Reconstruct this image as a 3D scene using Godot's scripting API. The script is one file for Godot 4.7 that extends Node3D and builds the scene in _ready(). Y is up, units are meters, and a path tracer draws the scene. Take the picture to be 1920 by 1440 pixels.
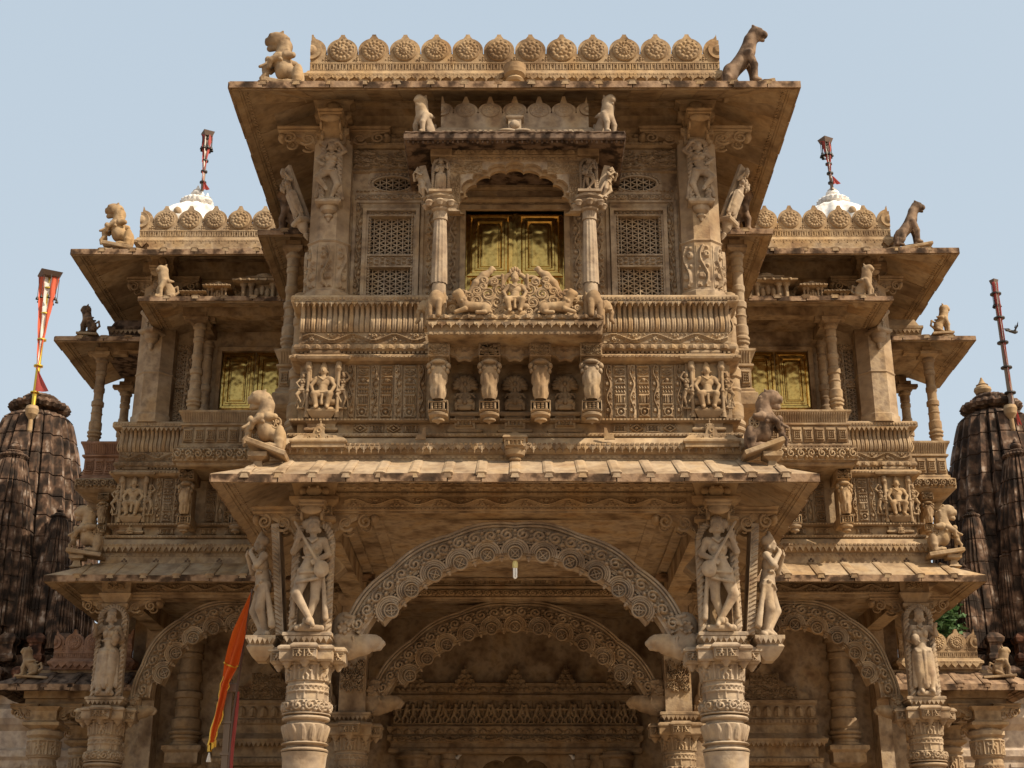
extends Node3D

# ---------- mesh collector: triangles are given counter-clockwise as seen from outside ----------
class MB:
	var v := PackedVector3Array()
	var n := PackedVector3Array()
	var ix := PackedInt32Array()
	var T := Transform3D.IDENTITY

	func tri(a: Vector3, b: Vector3, c: Vector3) -> void:
		a = T * a
		b = T * b
		c = T * c
		var nn := (b - a).cross(c - a).normalized()
		var k := v.size()
		v.append(a); v.append(b); v.append(c)
		n.append(nn); n.append(nn); n.append(nn)
		ix.append(k); ix.append(k + 2); ix.append(k + 1)

	func quad(a: Vector3, b: Vector3, c: Vector3, d: Vector3) -> void:
		tri(a, b, c)
		tri(a, c, d)

	func box(x0: float, x1: float, y0: float, y1: float, z0: float, z1: float) -> void:
		var p := [Vector3(x0, y0, z1), Vector3(x1, y0, z1), Vector3(x1, y1, z1), Vector3(x0, y1, z1), Vector3(x0, y0, z0), Vector3(x1, y0, z0), Vector3(x1, y1, z0), Vector3(x0, y1, z0)]
		hexa(p)

	# corners: front four counter-clockwise from lower left, then the four behind them
	func hexa(p: Array) -> void:
		quad(p[0], p[1], p[2], p[3])
		quad(p[5], p[4], p[7], p[6])
		quad(p[1], p[5], p[6], p[2])
		quad(p[4], p[0], p[3], p[7])
		quad(p[3], p[2], p[6], p[7])
		quad(p[4], p[5], p[1], p[0])

	func cbox(x0: float, x1: float, y0: float, y1: float, z0: float, z1: float, c := 0.006) -> void:
		loft([rring(x0, x1, z0, z1, -c, y0), rring(x0, x1, z0, z1, 0, y0 + c), rring(x0, x1, z0, z1, 0, y1 - c), rring(x0, x1, z0, z1, -c, y1)], true, true)

	func rring(x0: float, x1: float, z0: float, z1: float, o: float, y: float) -> PackedVector3Array:
		return PackedVector3Array([Vector3(x1 + o, y, z1 + o), Vector3(x1 + o, y, z0 - o), Vector3(x0 - o, y, z0 - o), Vector3(x0 - o, y, z1 + o)])

	# a moulding profile [offset, height] carried round a rectangle
	func bands(x0: float, x1: float, z0: float, z1: float, prof: Array, lo := true, hi := true) -> void:
		var rs := []
		for p in prof:
			rs.append(rring(x0, x1, z0, z1, p[0], p[1]))
		loft(rs, lo, hi)

	func loft(rs: Array, lo := true, hi := true) -> void:
		var m: int = rs[0].size()
		for j in rs.size() - 1:
			var a: PackedVector3Array = rs[j]
			var b: PackedVector3Array = rs[j + 1]
			for i in m:
				var k := (i + 1) % m
				quad(a[i], a[k], b[k], b[i])
		if lo:
			fan(rs[0], true)
		if hi:
			fan(rs[-1], false)

	func fan(r: PackedVector3Array, flip: bool) -> void:
		var c := Vector3.ZERO
		for p in r:
			c += p
		c /= r.size()
		for i in r.size():
			var k := (i + 1) % r.size()
			if flip:
				tri(c, r[k], r[i])
			else:
				tri(c, r[i], r[k])

	# indexed smooth grid, u to the right and v upwards as seen from outside
	func grid(P: PackedVector3Array, nu: int, nv: int) -> void:
		var k := v.size()
		for j in nv:
			for i in nu:
				var i0 := maxi(i - 1, 0)
				var i1 := mini(i + 1, nu - 1)
				var j0 := maxi(j - 1, 0)
				var j1 := mini(j + 1, nv - 1)
				var du := P[j * nu + i1] - P[j * nu + i0]
				var dv := P[j1 * nu + i] - P[j0 * nu + i]
				v.append(T * P[j * nu + i])
				n.append((T.basis * du.cross(dv)).normalized())
		for j in nv - 1:
			for i in nu - 1:
				var a := k + j * nu + i
				ix.append(a); ix.append(a + nu + 1); ix.append(a + 1)
				ix.append(a); ix.append(a + nu); ix.append(a + nu + 1)

	# turned shape: profile points (radius, height) from the bottom up, smooth round and crisp along; fl > 0 flutes it
	func lathe(prof: Array, seg := 24, c := Vector3.ZERO, fl := 0.0, nf := 0, a0 := 0.0, a1 := TAU) -> void:
		for j in prof.size() - 1:
			var p0: Vector2 = Vector2(prof[j][0], prof[j][1])
			var p1: Vector2 = Vector2(prof[j + 1][0], prof[j + 1][1])
			var d := p1 - p0
			var P := PackedVector3Array()
			for q in [p0, p1]:
				for i in seg + 1:
					var t := a0 + (a1 - a0) * i / seg
					var r: float = q.x * (1.0 + (fl * cos(nf * t) if nf else 0.0))
					P.append(c + Vector3(r * cos(t), q.y, -r * sin(t)))
			if nf:
				grid(P, seg + 1, 2)
				continue
			var k := v.size()
			var nn := Vector2(d.y, -d.x).normalized()
			for q in 2:
				for i in seg + 1:
					var t := a0 + (a1 - a0) * i / seg
					v.append(T * P[q * (seg + 1) + i])
					n.append((T.basis * Vector3(nn.x * cos(t), nn.y, -nn.x * sin(t))).normalized())
			for i in seg:
				var a := k + i
				var w := seg + 1
				ix.append(a); ix.append(a + w + 1); ix.append(a + 1)
				ix.append(a); ix.append(a + w); ix.append(a + w + 1)

	func tube(p: PackedVector3Array, r0: float, r1 := -1.0, seg := 6) -> void:
		if r1 < 0:
			r1 = r0
		var P := PackedVector3Array()
		var m := p.size()
		var ref := Vector3(0.13, 0.21, 1).normalized()
		for j in m:
			var t := (p[mini(j + 1, m - 1)] - p[maxi(j - 1, 0)]).normalized()
			if absf(t.dot(ref)) > 0.95:
				ref = Vector3(1, 0.2, 0.1).normalized()
			var x := ref.cross(t).normalized()
			var y := t.cross(x)
			var r := lerpf(r0, r1, float(j) / (m - 1))
			for i in seg + 1:
				var a := TAU * i / seg
				P.append(p[j] + (x * cos(a) + y * sin(a)) * r)
		grid(P, seg + 1, m)
		fan(P.slice(0, seg), true)
		fan(P.slice((m - 1) * (seg + 1), (m - 1) * (seg + 1) + seg), false)

	# polygon in x, y (counter-clockwise from the front) with depth along z
	func prism(poly: PackedVector2Array, z0: float, z1: float) -> void:
		if not Geometry2D.is_polygon_clockwise(poly):
			pass
		else:
			poly = poly.duplicate()
			poly.reverse()
		var t := Geometry2D.triangulate_polygon(poly)
		for i in range(0, t.size(), 3):
			var a := poly[t[i]]
			var b := poly[t[i + 1]]
			var c := poly[t[i + 2]]
			if (b - a).cross(c - a) < 0:
				var q := b
				b = c
				c = q
			tri(Vector3(a.x, a.y, z1), Vector3(b.x, b.y, z1), Vector3(c.x, c.y, z1))
			tri(Vector3(a.x, a.y, z0), Vector3(c.x, c.y, z0), Vector3(b.x, b.y, z0))
		for i in poly.size():
			var a := poly[i]
			var b := poly[(i + 1) % poly.size()]
			quad(Vector3(a.x, a.y, z0), Vector3(b.x, b.y, z0), Vector3(b.x, b.y, z1), Vector3(a.x, a.y, z1))

	# stepped panel facing +z: rectangle loops [inset, height], closed by a flat field
	func panel(x0: float, x1: float, y0: float, y1: float, z: float, prof: Array) -> void:
		var last := []
		for p in prof:
			var i: float = p[0]
			var r := [Vector3(x0 + i, y0 + i, z + p[1]), Vector3(x1 - i, y0 + i, z + p[1]), Vector3(x1 - i, y1 - i, z + p[1]), Vector3(x0 + i, y1 - i, z + p[1])]
			if last:
				for k in 4:
					quad(last[k], last[(k + 1) % 4], r[(k + 1) % 4], r[k])
			last = r
		quad(last[0], last[1], last[2], last[3])

	func ball(c: Vector3, r: Vector3, seg := 8) -> void:
		var P := PackedVector3Array()
		for j in seg + 1:
			var e := -PI / 2 + PI * j / seg
			for i in seg * 2 + 1:
				var t := PI * i / seg
				P.append(c + Vector3(r.x * cos(e) * cos(t), r.y * sin(e), -r.z * cos(e) * sin(t)))
		grid(P, seg * 2 + 1, seg + 1)

	func mesh() -> ArrayMesh:
		var m := ArrayMesh.new()
		var a := []
		a.resize(Mesh.ARRAY_MAX)
		a[Mesh.ARRAY_VERTEX] = v
		a[Mesh.ARRAY_NORMAL] = n
		a[Mesh.ARRAY_INDEX] = ix
		m.add_surface_from_arrays(Mesh.PRIMITIVE_TRIANGLES, a)
		return m

# ---------- carving: a field of heights that a chisel shape is stamped into ----------
class Cv:
	var w: int
	var h: int
	var d := PackedFloat32Array()

	func _init(W: int, H: int) -> void:
		w = W
		h = H
		d.resize(W * H)

	func dome(x: float, y: float, r: float, hh := 1.0) -> void:
		for j in range(maxi(0, int(y - r)), mini(h - 1, int(y + r + 1)) + 1):
			for i in range(int(floor(x - r)), int(x + r + 1) + 1):
				var q := ((i - x) * (i - x) + (j - y) * (j - y)) / (r * r)
				if q < 1.0:
					var k := j * w + posmod(i, w)
					d[k] = maxf(d[k], hh * sqrt(1.0 - q * q))

	func stroke(p: PackedVector2Array, r: float, hh := 1.0) -> void:
		for i in p.size() - 1:
			var m := maxi(1, int(p[i].distance_to(p[i + 1]) / (r * 0.7)))
			for k in m + 1:
				var q := p[i].lerp(p[i + 1], float(k) / m)
				dome(q.x, q.y, r, hh)

	func ring(x: float, y: float, R: float, r: float, hh := 1.0) -> void:
		var p := PackedVector2Array()
		for k in 21:
			p.append(Vector2(x + R * cos(TAU * k / 20), y + R * sin(TAU * k / 20)))
		stroke(p, r, hh)

	func spiral(x: float, y: float, R: float, a0: float, turns: float, r: float, hh := 1.0) -> void:
		var p := PackedVector2Array()
		for k in 19:
			var t := k / 18.0
			var a := a0 + turns * TAU * t
			p.append(Vector2(x, y) + Vector2(cos(a), sin(a)) * R * (1.0 - 0.85 * t))
		stroke(p, r, hh)

	func rect(x0: float, y0: float, x1: float, y1: float, hh := 1.0) -> void:
		for j in range(maxi(0, int(y0)), mini(h, int(y1))):
			for i in range(int(x0), int(x1)):
				var k := j * w + posmod(i, w)
				d[k] = maxf(d[k], hh)

	func clear(x0: int, y0: int, x1: int, y1: int) -> void:
		for j in range(y0, y1):
			for i in range(x0, x1):
				d[j * w + i] = 0.0

	func person(x: float, y: float, s: float, lean: float) -> void:
		dome(x + lean * s * 0.2, y + s * 0.86, s * 0.13)
		stroke(PackedVector2Array([Vector2(x, y + s * 0.42), Vector2(x + lean * s * 0.15, y + s * 0.7)]), s * 0.13)
		stroke(PackedVector2Array([Vector2(x - s * 0.12, y), Vector2(x - s * 0.16, y + s * 0.2), Vector2(x, y + s * 0.42), Vector2(x + s * 0.17, y + s * 0.2), Vector2(x + s * 0.08 + lean * s * 0.1, y)]), s * 0.075, 0.9)
		stroke(PackedVector2Array([Vector2(x - s * 0.28, y + s * (0.55 + lean * 0.2)), Vector2(x - s * 0.17, y + s * 0.66), Vector2(x + s * 0.17, y + s * 0.68), Vector2(x + s * 0.28, y + s * (0.6 - lean * 0.25))]), s * 0.06, 0.85)

var rng := RandomNumberGenerator.new()
var M := {}
var CV := {}
var K := {}          # shared meshes
var house: Node3D    # the gatehouse under construction
const VARIED := ["seat_leaf", "tooth", "merlon", "roof_slab", "panel_slab", "carved_panel", "balustrade_panel", "corbel", "lobe", "wheel_boss", "scroll_bracket", "ringed_post", "dado_block", "vine_frieze", "scroll_frieze", "capital", "ledge", "torus", "rail", "canopy_ledge", "cornice"]
var SX := 1.0        # breadth of the part under construction

func mb() -> MB:
	return MB.new()

# row of small square studs along x, far too fine to pick apart
func dentils(parent: Node3D, x0: float, x1: float, y0: float, y1: float, z: float, pitch := 0.05, d := 0.02, xf := Transform3D.IDENTITY, mat: Material = null) -> void:
	var cnt := maxi(2, roundi((x1 - x0) / pitch))
	var p := (x1 - x0) / cnt
	var m := mb()
	for i in cnt:
		var c := x0 + (i + 0.5) * p
		m.box(c - p * 0.3, c + p * 0.3, y0, y1, z - 0.01, z + d)
	var o := part(parent, "dentil_row", m, mat if mat else M.stone, xf)
	o.set_meta("kind", "stuff")

# ---------- nodes ----------
func numbered(called: String) -> String:
	if not has_node(NodePath(called)):
		return called
	var k := 1
	while has_node(NodePath("%s_%03d" % [called, k])):
		k += 1
	return "%s_%03d" % [called, k]

func thing(called: String, label: String, category: String, group := "", kind := "") -> Node3D:
	var o := Node3D.new()
	o.name = numbered(called)
	add_child(o)
	tag(o, label, category, group, kind)
	return o

func tag(o: Node3D, label: String, category: String, group := "", kind := "") -> void:
	if label: o.set_meta("label", label)
	if category: o.set_meta("category", category)
	if group: o.set_meta("group", group)
	if kind: o.set_meta("kind", kind)

func part(parent: Node3D, called: String, mesh, mat: Material, xf := Transform3D.IDENTITY) -> MeshInstance3D:
	var o := MeshInstance3D.new()
	o.name = called
	o.mesh = mesh.mesh() if mesh is MB else mesh
	o.material_override = M.vary[hash(called + str(parent.get_child_count())) % 5] if mat == M.get("stone") and called in VARIED else mat
	o.transform = wide(parent) * xf
	parent.add_child(o, true)
	return o

func hold(parent: Node3D, called: String, xf := Transform3D.IDENTITY) -> Node3D:
	var o := Node3D.new()
	o.name = called
	o.transform = wide(parent) * xf
	parent.add_child(o, true)
	return o

func wide(parent: Node3D) -> Transform3D:
	return flip(SX) if parent == house else Transform3D.IDENTITY

func at(x: float, y: float, z: float, s := Vector3.ONE, ry := 0.0) -> Transform3D:
	return Transform3D(Basis(Vector3.UP, ry) * Basis.from_scale(s), Vector3(x, y, z))

func flip(s: float) -> Transform3D:
	return Transform3D(Basis.from_scale(Vector3(s, 1, 1)), Vector3.ZERO)

# ---------- carved sheets ----------
func sample(cv: Cv, i: int, j: int) -> float:
	return cv.d[(j % cv.h) * cv.w + (i % cv.w)]

# a rectangle with lower left corner O and sides U, V, carved with cv repeated ru by rv times
func carve(m: MB, cv: Cv, O: Vector3, U: Vector3, V: Vector3, depth: float, ru := 1, rv := 1) -> void:
	var nu := cv.w * ru + 1
	var nv := cv.h * rv + 1
	var N := U.cross(V).normalized() * depth
	var P := PackedVector3Array()
	P.resize(nu * nv)
	for j in nv:
		for i in nu:
			var hh := 0.0 if (j == 0 or j == nv - 1 or i == 0 or i == nu - 1) else cv.d[(j % cv.h) * cv.w + (i % cv.w)]
			P[j * nu + i] = O + U * (float(i) / (nu - 1)) + V * (float(j) / (nv - 1)) + N * hh
	m.grid(P, nu, nv)

# round a vertical axis: radius r0 at y0 to r1 at y1
func carve_round(m: MB, cv: Cv, y0: float, y1: float, r0: float, r1: float, depth: float, rep: int, c := Vector3.ZERO, bulge := 0.0) -> void:
	var nu := cv.w * rep + 1
	var nv := cv.h + 1
	var P := PackedVector3Array()
	P.resize(nu * nv)
	for j in nv:
		var t := float(j) / (nv - 1)
		var r := lerpf(r0, r1, t) + bulge * sin(PI * t)
		for i in nu:
			var hh := 0.0 if (j == 0 or j == nv - 1) else cv.d[(j % cv.h) * cv.w + (i % cv.w)]
			var a := TAU * i / (nu - 1)
			var q := r + hh * depth
			P[j * nu + i] = c + Vector3(q * cos(a), lerpf(y0, y1, t), -q * sin(a))
	m.grid(P, nu, nv)

# along an arc in the x, y plane from angle a0 (left) to a1 (right, smaller), between radii r0 and r1
func carve_arc(m: MB, cv: Cv, r0: float, r1: float, a0: float, a1: float, z: float, depth: float, rep: int) -> void:
	var nu := cv.w * rep + 1
	var nv := cv.h + 1
	var P := PackedVector3Array()
	P.resize(nu * nv)
	for j in nv:
		var r := lerpf(r0, r1, float(j) / (nv - 1))
		for i in nu:
			var hh := 0.0 if (j == 0 or j == nv - 1) else cv.d[(j % cv.h) * cv.w + (i % cv.w)]
			var a := lerpf(a0, a1, float(i) / (nu - 1))
			P[j * nu + i] = Vector3(r * cos(a), r * sin(a), z + hh * depth)
	m.grid(P, nu, nv)

# a carved strip on a wall that faces +z; made once per size and shared
func strip(parent: Node3D, called: String, pat: String, x0: float, x1: float, y0: float, y1: float, z: float, depth: float, cell := 0.012, xf := Transform3D.IDENTITY, mat: Material = null) -> void:
	var cv: Cv = CV[pat]
	var ru := maxi(1, roundi((x1 - x0) / (cv.w * cell)))
	var rv := maxi(1, roundi((y1 - y0) / (cv.h * cell)))
	var key := "s%s%.3f%.3f%.3f%d%d" % [pat, x1 - x0, y1 - y0, depth, ru, rv]
	if not K.has(key):
		var m := mb()
		carve(m, cv, Vector3(0, 0, 0.003), Vector3(x1 - x0, 0, 0), Vector3(0, y1 - y0, 0), depth * 1.9, ru, rv)
		K[key] = m.mesh()
	part(parent, called, K[key], mat if mat else M.stone, xf * at(x0, y0, z))

func make_patterns() -> void:
	var c := Cv.new(44, 14)                       # running vine
	var p := PackedVector2Array()
	for i in 46:
		p.append(Vector2(i - 1, 7 + 3.6 * sin(TAU * i / 44.0)))
	c.stroke(p, 1.5, 1.0)
	c.spiral(12, 4.4, 4.0, 2.2, 1.3, 1.25, 0.85)
	c.spiral(34, 9.4, 4.0, -0.9, -1.3, 1.25, 0.85)
	for q in [[22, 11, 1.8], [1, 2.6, 1.8], [19, 2.5, 1.5], [41, 11, 1.6], [26, 3, 1.4], [5, 11.4, 1.5]]:
		c.dome(q[0], q[1], q[2], 0.7)
	c.rect(0, 0, 44, 1, 0.5)
	c.rect(0, 13, 44, 14, 0.5)
	CV.vine = c
	c = Cv.new(48, 16)                            # broad wave
	p = PackedVector2Array()
	for i in 50:
		p.append(Vector2(i - 1, 8 + 4.6 * sin(TAU * i / 48.0)))
	c.stroke(p, 1.3, 1.0)
	for i in p.size():
		p[i] += Vector2(0, -2.4)
	c.stroke(p, 0.9, 0.6)
	c.spiral(12, 5, 3.4, 1.5, 1.2, 1.1, 0.8)
	c.spiral(36, 11, 3.4, -1.6, -1.2, 1.1, 0.8)
	for q in [[18, 3, 1.5], [30, 13, 1.5], [6, 2.4, 1.2], [42, 13.2, 1.2], [24, 2.5, 1.2], [47, 13, 1.2]]:
		c.dome(q[0], q[1], q[2], 0.6)
	CV.wave = c
	c = Cv.new(14, 44)                            # upright vine
	p = PackedVector2Array()
	for i in 46:
		p.append(Vector2(7 + 3.6 * sin(TAU * i / 44.0), i - 1))
	c.stroke(p, 1.4, 1.0)
	c.spiral(4.2, 11, 3.4, -0.6, 1.2, 1.2, 0.85)
	c.spiral(9.8, 33, 3.4, 2.5, -1.2, 1.2, 0.85)
	for q in [[11, 22, 1.8], [2.6, 1, 1.6], [2.6, 20, 1.5], [11, 41, 1.5], [3, 27, 1.4], [11, 5, 1.4]]:
		c.dome(q[0], q[1], q[2], 0.75)
	CV.upvine = c
	c = Cv.new(9, 9)
	c.dome(4.5, 4.5, 3.2)
	CV.bead = c
	c = Cv.new(12, 9)                             # two rows of tiny blocks
	c.rect(1, 1, 5, 4)
	c.rect(7, 5, 11, 8)
	c.rect(1, 6, 4, 8, 0.5)
	c.rect(8, 1, 11, 3, 0.5)
	CV.check = c
	c = Cv.new(14, 16)                            # upright leaf
	for k in 9:
		c.dome(7, 1.5 + k * 1.5, 5.2 * sin(PI * (0.25 + 0.7 * k / 9.0)), 0.5 + 0.04 * k)
	c.stroke(PackedVector2Array([Vector2(7, 1), Vector2(7, 13)]), 1.2, 1.0)
	CV.leaf = c
	c = Cv.new(16, 20)                            # hanging arch scallops
	c.ring(8, 20, 7, 1.3)
	c.ring(8, 20, 3.8, 1.1, 0.8)
	c.dome(8, 8, 2.4)
	c.dome(0, 4, 2.6, 0.8)
	CV.swag = c
	c = Cv.new(72, 30)                            # crowd of little figures
	for k in 6:
		c.person(6 + k * 12, 2, 25, [-0.8, 0.5, 0.0, 0.9, -0.4, 0.6][k])
		c.stroke(PackedVector2Array([Vector2(k * 12, 1), Vector2(k * 12 + [3, -2, 0, 2, -3, 1][k], 29)]), 1.0, 0.55)
	c.rect(0, 0, 72, 2, 0.9)
	CV.crowd = c
	c = Cv.new(36, 22)                            # two small figures between posts
	c.person(9, 2, 18, 0.4)
	c.person(27, 2, 18, -0.5)
	for q in [0, 18]:
		c.rect(q, 0, q + 2, 22, 0.8)
	c.rect(0, 0, 36, 2, 0.9)
	c.rect(0, 20, 36, 22, 0.9)
	CV.pair = c
	c = Cv.new(18, 76)                            # stacked panel of tiny mouldings
	c.rect(1, 73, 17, 75, 0.8)
	c.rect(2, 69, 8, 71, 0.7)
	c.rect(10, 69, 16, 71, 0.7)
	c.stroke(PackedVector2Array([Vector2(2, 68), Vector2(9, 65), Vector2(16, 68)]), 1.0, 0.8)
	c.stroke(PackedVector2Array([Vector2(2, 65), Vector2(9, 62), Vector2(16, 65)]), 1.0, 0.8)
	c.rect(1, 58, 17, 60, 0.9)
	c.dome(9, 54, 3, 1.0)
	c.stroke(PackedVector2Array([Vector2(2, 51), Vector2(6, 56), Vector2(9, 51), Vector2(12, 56), Vector2(16, 51)]), 0.9, 0.6)
	c.rect(1, 48, 17, 50, 0.9)
	for row in 2:
		for k in 4:
			for j in 5:
				c.rect(2 + k * 4 + j * 0.4, 37 + row * 6 - 1 + j, 5.4 + k * 4 - j * 0.4, 37 + row * 6 + j, 0.8)
		c.rect(1, 35 + row * 6, 17, 36 + row * 6, 0.9)
	c.rect(1, 31, 17, 34, 0.8)
	for k in 5:
		c.rect(3 + k * 2.8, 21, 4.6 + k * 2.8, 31, 0.9)
	c.rect(1, 18, 17, 20, 0.9)
	c.ring(9, 8, 5.5, 1.3)
	c.dome(9, 8, 2.6)
	c.ring(1, 14, 3, 1.0, 0.6)
	c.ring(17, 14, 3, 1.0, 0.6)
	c.rect(1, 1, 17, 3, 0.8)
	CV.stack = c
	c = Cv.new(26, 20)                            # small fretted block
	c.rect(1, 1, 25, 3, 0.9)
	c.rect(1, 17, 25, 19, 0.9)
	c.rect(3, 4, 6, 16, 0.7)
	c.rect(20, 4, 23, 16, 0.7)
	for k in 3:
		c.rect(8, 5 + k * 4, 12, 7 + k * 4, 0.8)
		c.rect(14, 5 + k * 4, 18, 7 + k * 4, 0.8)
	CV.fret = c
	c = Cv.new(24, 20)                            # diamond
	c.stroke(PackedVector2Array([Vector2(2, 10), Vector2(12, 18), Vector2(22, 10), Vector2(12, 2), Vector2(2, 10)]), 1.6, 0.9)
	c.dome(12, 10, 3.4)
	for q in [[1, 1], [23, 1], [1, 19], [23, 19]]:
		c.dome(q[0], q[1], 3.5, 0.6)
	CV.diamond = c
	rng.seed = 5
	c = Cv.new(72, 72)                            # dense scrolling leaves
	for k in 46:
		var x := rng.randf() * 72
		var y := 3 + rng.randf() * 66
		var R := 4.0 + rng.randf() * 3.5
		c.spiral(x, y, R, rng.randf() * TAU, (1.0 if k % 2 else -1.0) * (0.9 + rng.randf() * 0.5), 1.25, 0.7 + 0.3 * rng.randf())
	for k in 60:
		c.dome(rng.randf() * 72, rng.randf() * 72, 1.3 + rng.randf() * 1.2, 0.8)
	CV.leaves = c
	c = Cv.new(42, 14)                            # bold scrolls for narrow bands
	for k in 3:
		var up := 1.0 if k % 2 == 0 else -1.0
		c.spiral(7 + k * 14, 7, 5.4, PI / 2 * up, 1.35 * up, 1.5, 1.0)
		c.dome(14 + k * 14, 7 + 4.2 * up, 2.0, 0.8)
		c.dome(14 + k * 14, 7 - 4.2 * up, 2.4, 0.9)
		c.dome(14 + k * 14, 7, 1.5, 0.7)
	c.rect(0, 0, 42, 1, 0.6)
	c.rect(0, 13, 42, 14, 0.6)
	CV.scroll = c
	c = Cv.new(12, 12)                            # rope
	for k in 3:
		c.stroke(PackedVector2Array([Vector2(-6 + k * 12 - 12, -6), Vector2(6 + k * 12 - 6, 18)]), 3.4, 1.0)
	CV.rope = c
	c = Cv.new(30, 26)                            # drum: pillars, little shrine figures
	c.person(15, 2, 21, 0.3)
	c.rect(0, 0, 3, 26, 0.8)
	c.rect(0, 23, 30, 26, 0.9)
	c.rect(0, 0, 30, 2, 0.8)
	c.dome(7, 18, 2.5, 0.7)
	c.dome(23, 18, 2.5, 0.7)
	c.stroke(PackedVector2Array([Vector2(7, 3), Vector2(7, 14)]), 1.2, 0.7)
	c.stroke(PackedVector2Array([Vector2(23, 3), Vector2(23, 14)]), 1.2, 0.7)
	CV.drum = c
	c = Cv.new(24, 20)                            # plain drum with hanging chains
	c.rect(0, 9, 24, 11, 0.9)
	c.rect(0, 15, 24, 17, 0.9)
	for k in 4:
		c.stroke(PackedVector2Array([Vector2(k * 6, 11), Vector2(k * 6 + 3, 15), Vector2(k * 6 + 6, 11)]), 0.9, 0.7)
	for k in 4:
		c.dome(3, 1.5 + k * 2.2, 1.2, 0.9)
	c.rect(11, 0, 13, 20, 0.6)
	CV.chain = c

# ---------- continuous figures from bones: exponential smooth union, meshed as surface nets ----------
# bone: [a, b, radius a, radius b] or [centre, radii] for an ellipsoid
func figure(bones: Array, cell: float, soft: float) -> ArrayMesh:
	var lo := Vector3.INF
	var hi := -Vector3.INF
	for b in bones:
		if b.size() == 2:
			lo = lo.min(b[0] - b[1])
			hi = hi.max(b[0] + b[1])
		else:
			lo = lo.min((b[0] - Vector3.ONE * b[2]).min(b[1] - Vector3.ONE * b[3]))
			hi = hi.max((b[0] + Vector3.ONE * b[2]).max(b[1] + Vector3.ONE * b[3]))
	var pad := soft * 1.5 + cell * 2
	lo -= Vector3.ONE * pad
	hi += Vector3.ONE * pad
	var nx := int((hi.x - lo.x) / cell) + 2
	var ny := int((hi.y - lo.y) / cell) + 2
	var nz := int((hi.z - lo.z) / cell) + 2
	var f := PackedFloat32Array()
	f.resize(nx * ny * nz)
	var reach := soft * 3.5
	for b in bones:
		var ell: bool = b.size() == 2
		var A: Vector3 = b[0]
		var B: Vector3 = b[1]
		var ra := 0.0
		var rb := 0.0
		var blo: Vector3
		var bhi: Vector3
		if ell:
			blo = A - B
			bhi = A + B
		else:
			ra = b[2]
			rb = b[3]
			blo = (A - Vector3.ONE * ra).min(B - Vector3.ONE * rb)
			bhi = (A + Vector3.ONE * ra).max(B + Vector3.ONE * rb)
		var i0 := ((blo - lo - Vector3.ONE * reach) / cell).floor().max(Vector3.ZERO)
		var i1 := ((bhi - lo + Vector3.ONE * reach) / cell).ceil()
		var D := B - A
		var dd := maxf(D.dot(D), 1e-9)
		var rmin := minf(B.x, minf(B.y, B.z))
		for z in range(int(i0.z), mini(int(i1.z) + 1, nz)):
			for y in range(int(i0.y), mini(int(i1.y) + 1, ny)):
				for x in range(int(i0.x), mini(int(i1.x) + 1, nx)):
					var q := lo + Vector3(x, y, z) * cell - A
					var dist: float
					if ell:
						dist = ((q / B).length() - 1.0) * rmin
					else:
						var t := clampf(q.dot(D) / dd, 0.0, 1.0)
						dist = (q - D * t).length() - ra - (rb - ra) * t
					if dist < reach:
						f[(z * ny + y) * nx + x] += exp(-maxf(dist, -soft * 8.0) / soft)
	var m := mb()
	var vid := PackedInt32Array()
	vid.resize(nx * ny * nz)
	vid.fill(-1)
	var off := [0, 1, nx, nx + 1, nx * ny, nx * ny + 1, nx * ny + nx, nx * ny + nx + 1]
	var cor := [Vector3(0, 0, 0), Vector3(1, 0, 0), Vector3(0, 1, 0), Vector3(1, 1, 0), Vector3(0, 0, 1), Vector3(1, 0, 1), Vector3(0, 1, 1), Vector3(1, 1, 1)]
	var edges := [[0, 1], [2, 3], [4, 5], [6, 7], [0, 2], [1, 3], [4, 6], [5, 7], [0, 4], [1, 5], [2, 6], [3, 7]]
	for z in nz - 1:
		for y in ny - 1:
			var row := (z * ny + y) * nx
			for x in nx - 1:
				var k := row + x
				var s := 0
				for c in 8:
					if f[k + off[c]] > 1.0:
						s += 1
				if s == 0 or s == 8:
					continue
				var p := Vector3.ZERO
				var cnt := 0
				var g := Vector3.ZERO
				for c in 8:
					g += (cor[c] - Vector3.ONE * 0.5) * log(maxf(f[k + off[c]], 0.02))
				for e in edges:
					var fa := f[k + off[e[0]]]
					var fb := f[k + off[e[1]]]
					if (fa > 1.0) != (fb > 1.0):
						var la := log(maxf(fa, 0.02))
						var lb := log(maxf(fb, 0.02))
						p += cor[e[0]].lerp(cor[e[1]], clampf(la / (la - lb), 0.05, 0.95))
						cnt += 1
				vid[k] = m.v.size()
				m.v.append(lo + (Vector3(x, y, z) + p / cnt) * cell)
				m.n.append(-g.normalized())
	var sy := nx
	var sz := nx * ny
	for z in range(1, nz - 1):
		for y in range(1, ny - 1):
			for x in range(1, nx - 1):
				var k := z * sz + y * sy + x
				var inn := f[k] > 1.0
				if inn != (f[k + 1] > 1.0):
					face(m, vid[k - sy - sz], vid[k - sz], vid[k], vid[k - sy], inn)
				if inn != (f[k + sy] > 1.0):
					face(m, vid[k - 1 - sz], vid[k - 1], vid[k], vid[k - sz], inn)
				if inn != (f[k + sz] > 1.0):
					face(m, vid[k - 1 - sy], vid[k - sy], vid[k], vid[k - 1], inn)
	return m.mesh()

func face(m: MB, a: int, b: int, c: int, d: int, same: bool) -> void:
	if a < 0 or b < 0 or c < 0 or d < 0:
		return
	if same:
		m.ix.append_array(PackedInt32Array([a, c, b, a, d, c]))
	else:
		m.ix.append_array(PackedInt32Array([a, b, c, a, c, d]))

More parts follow.
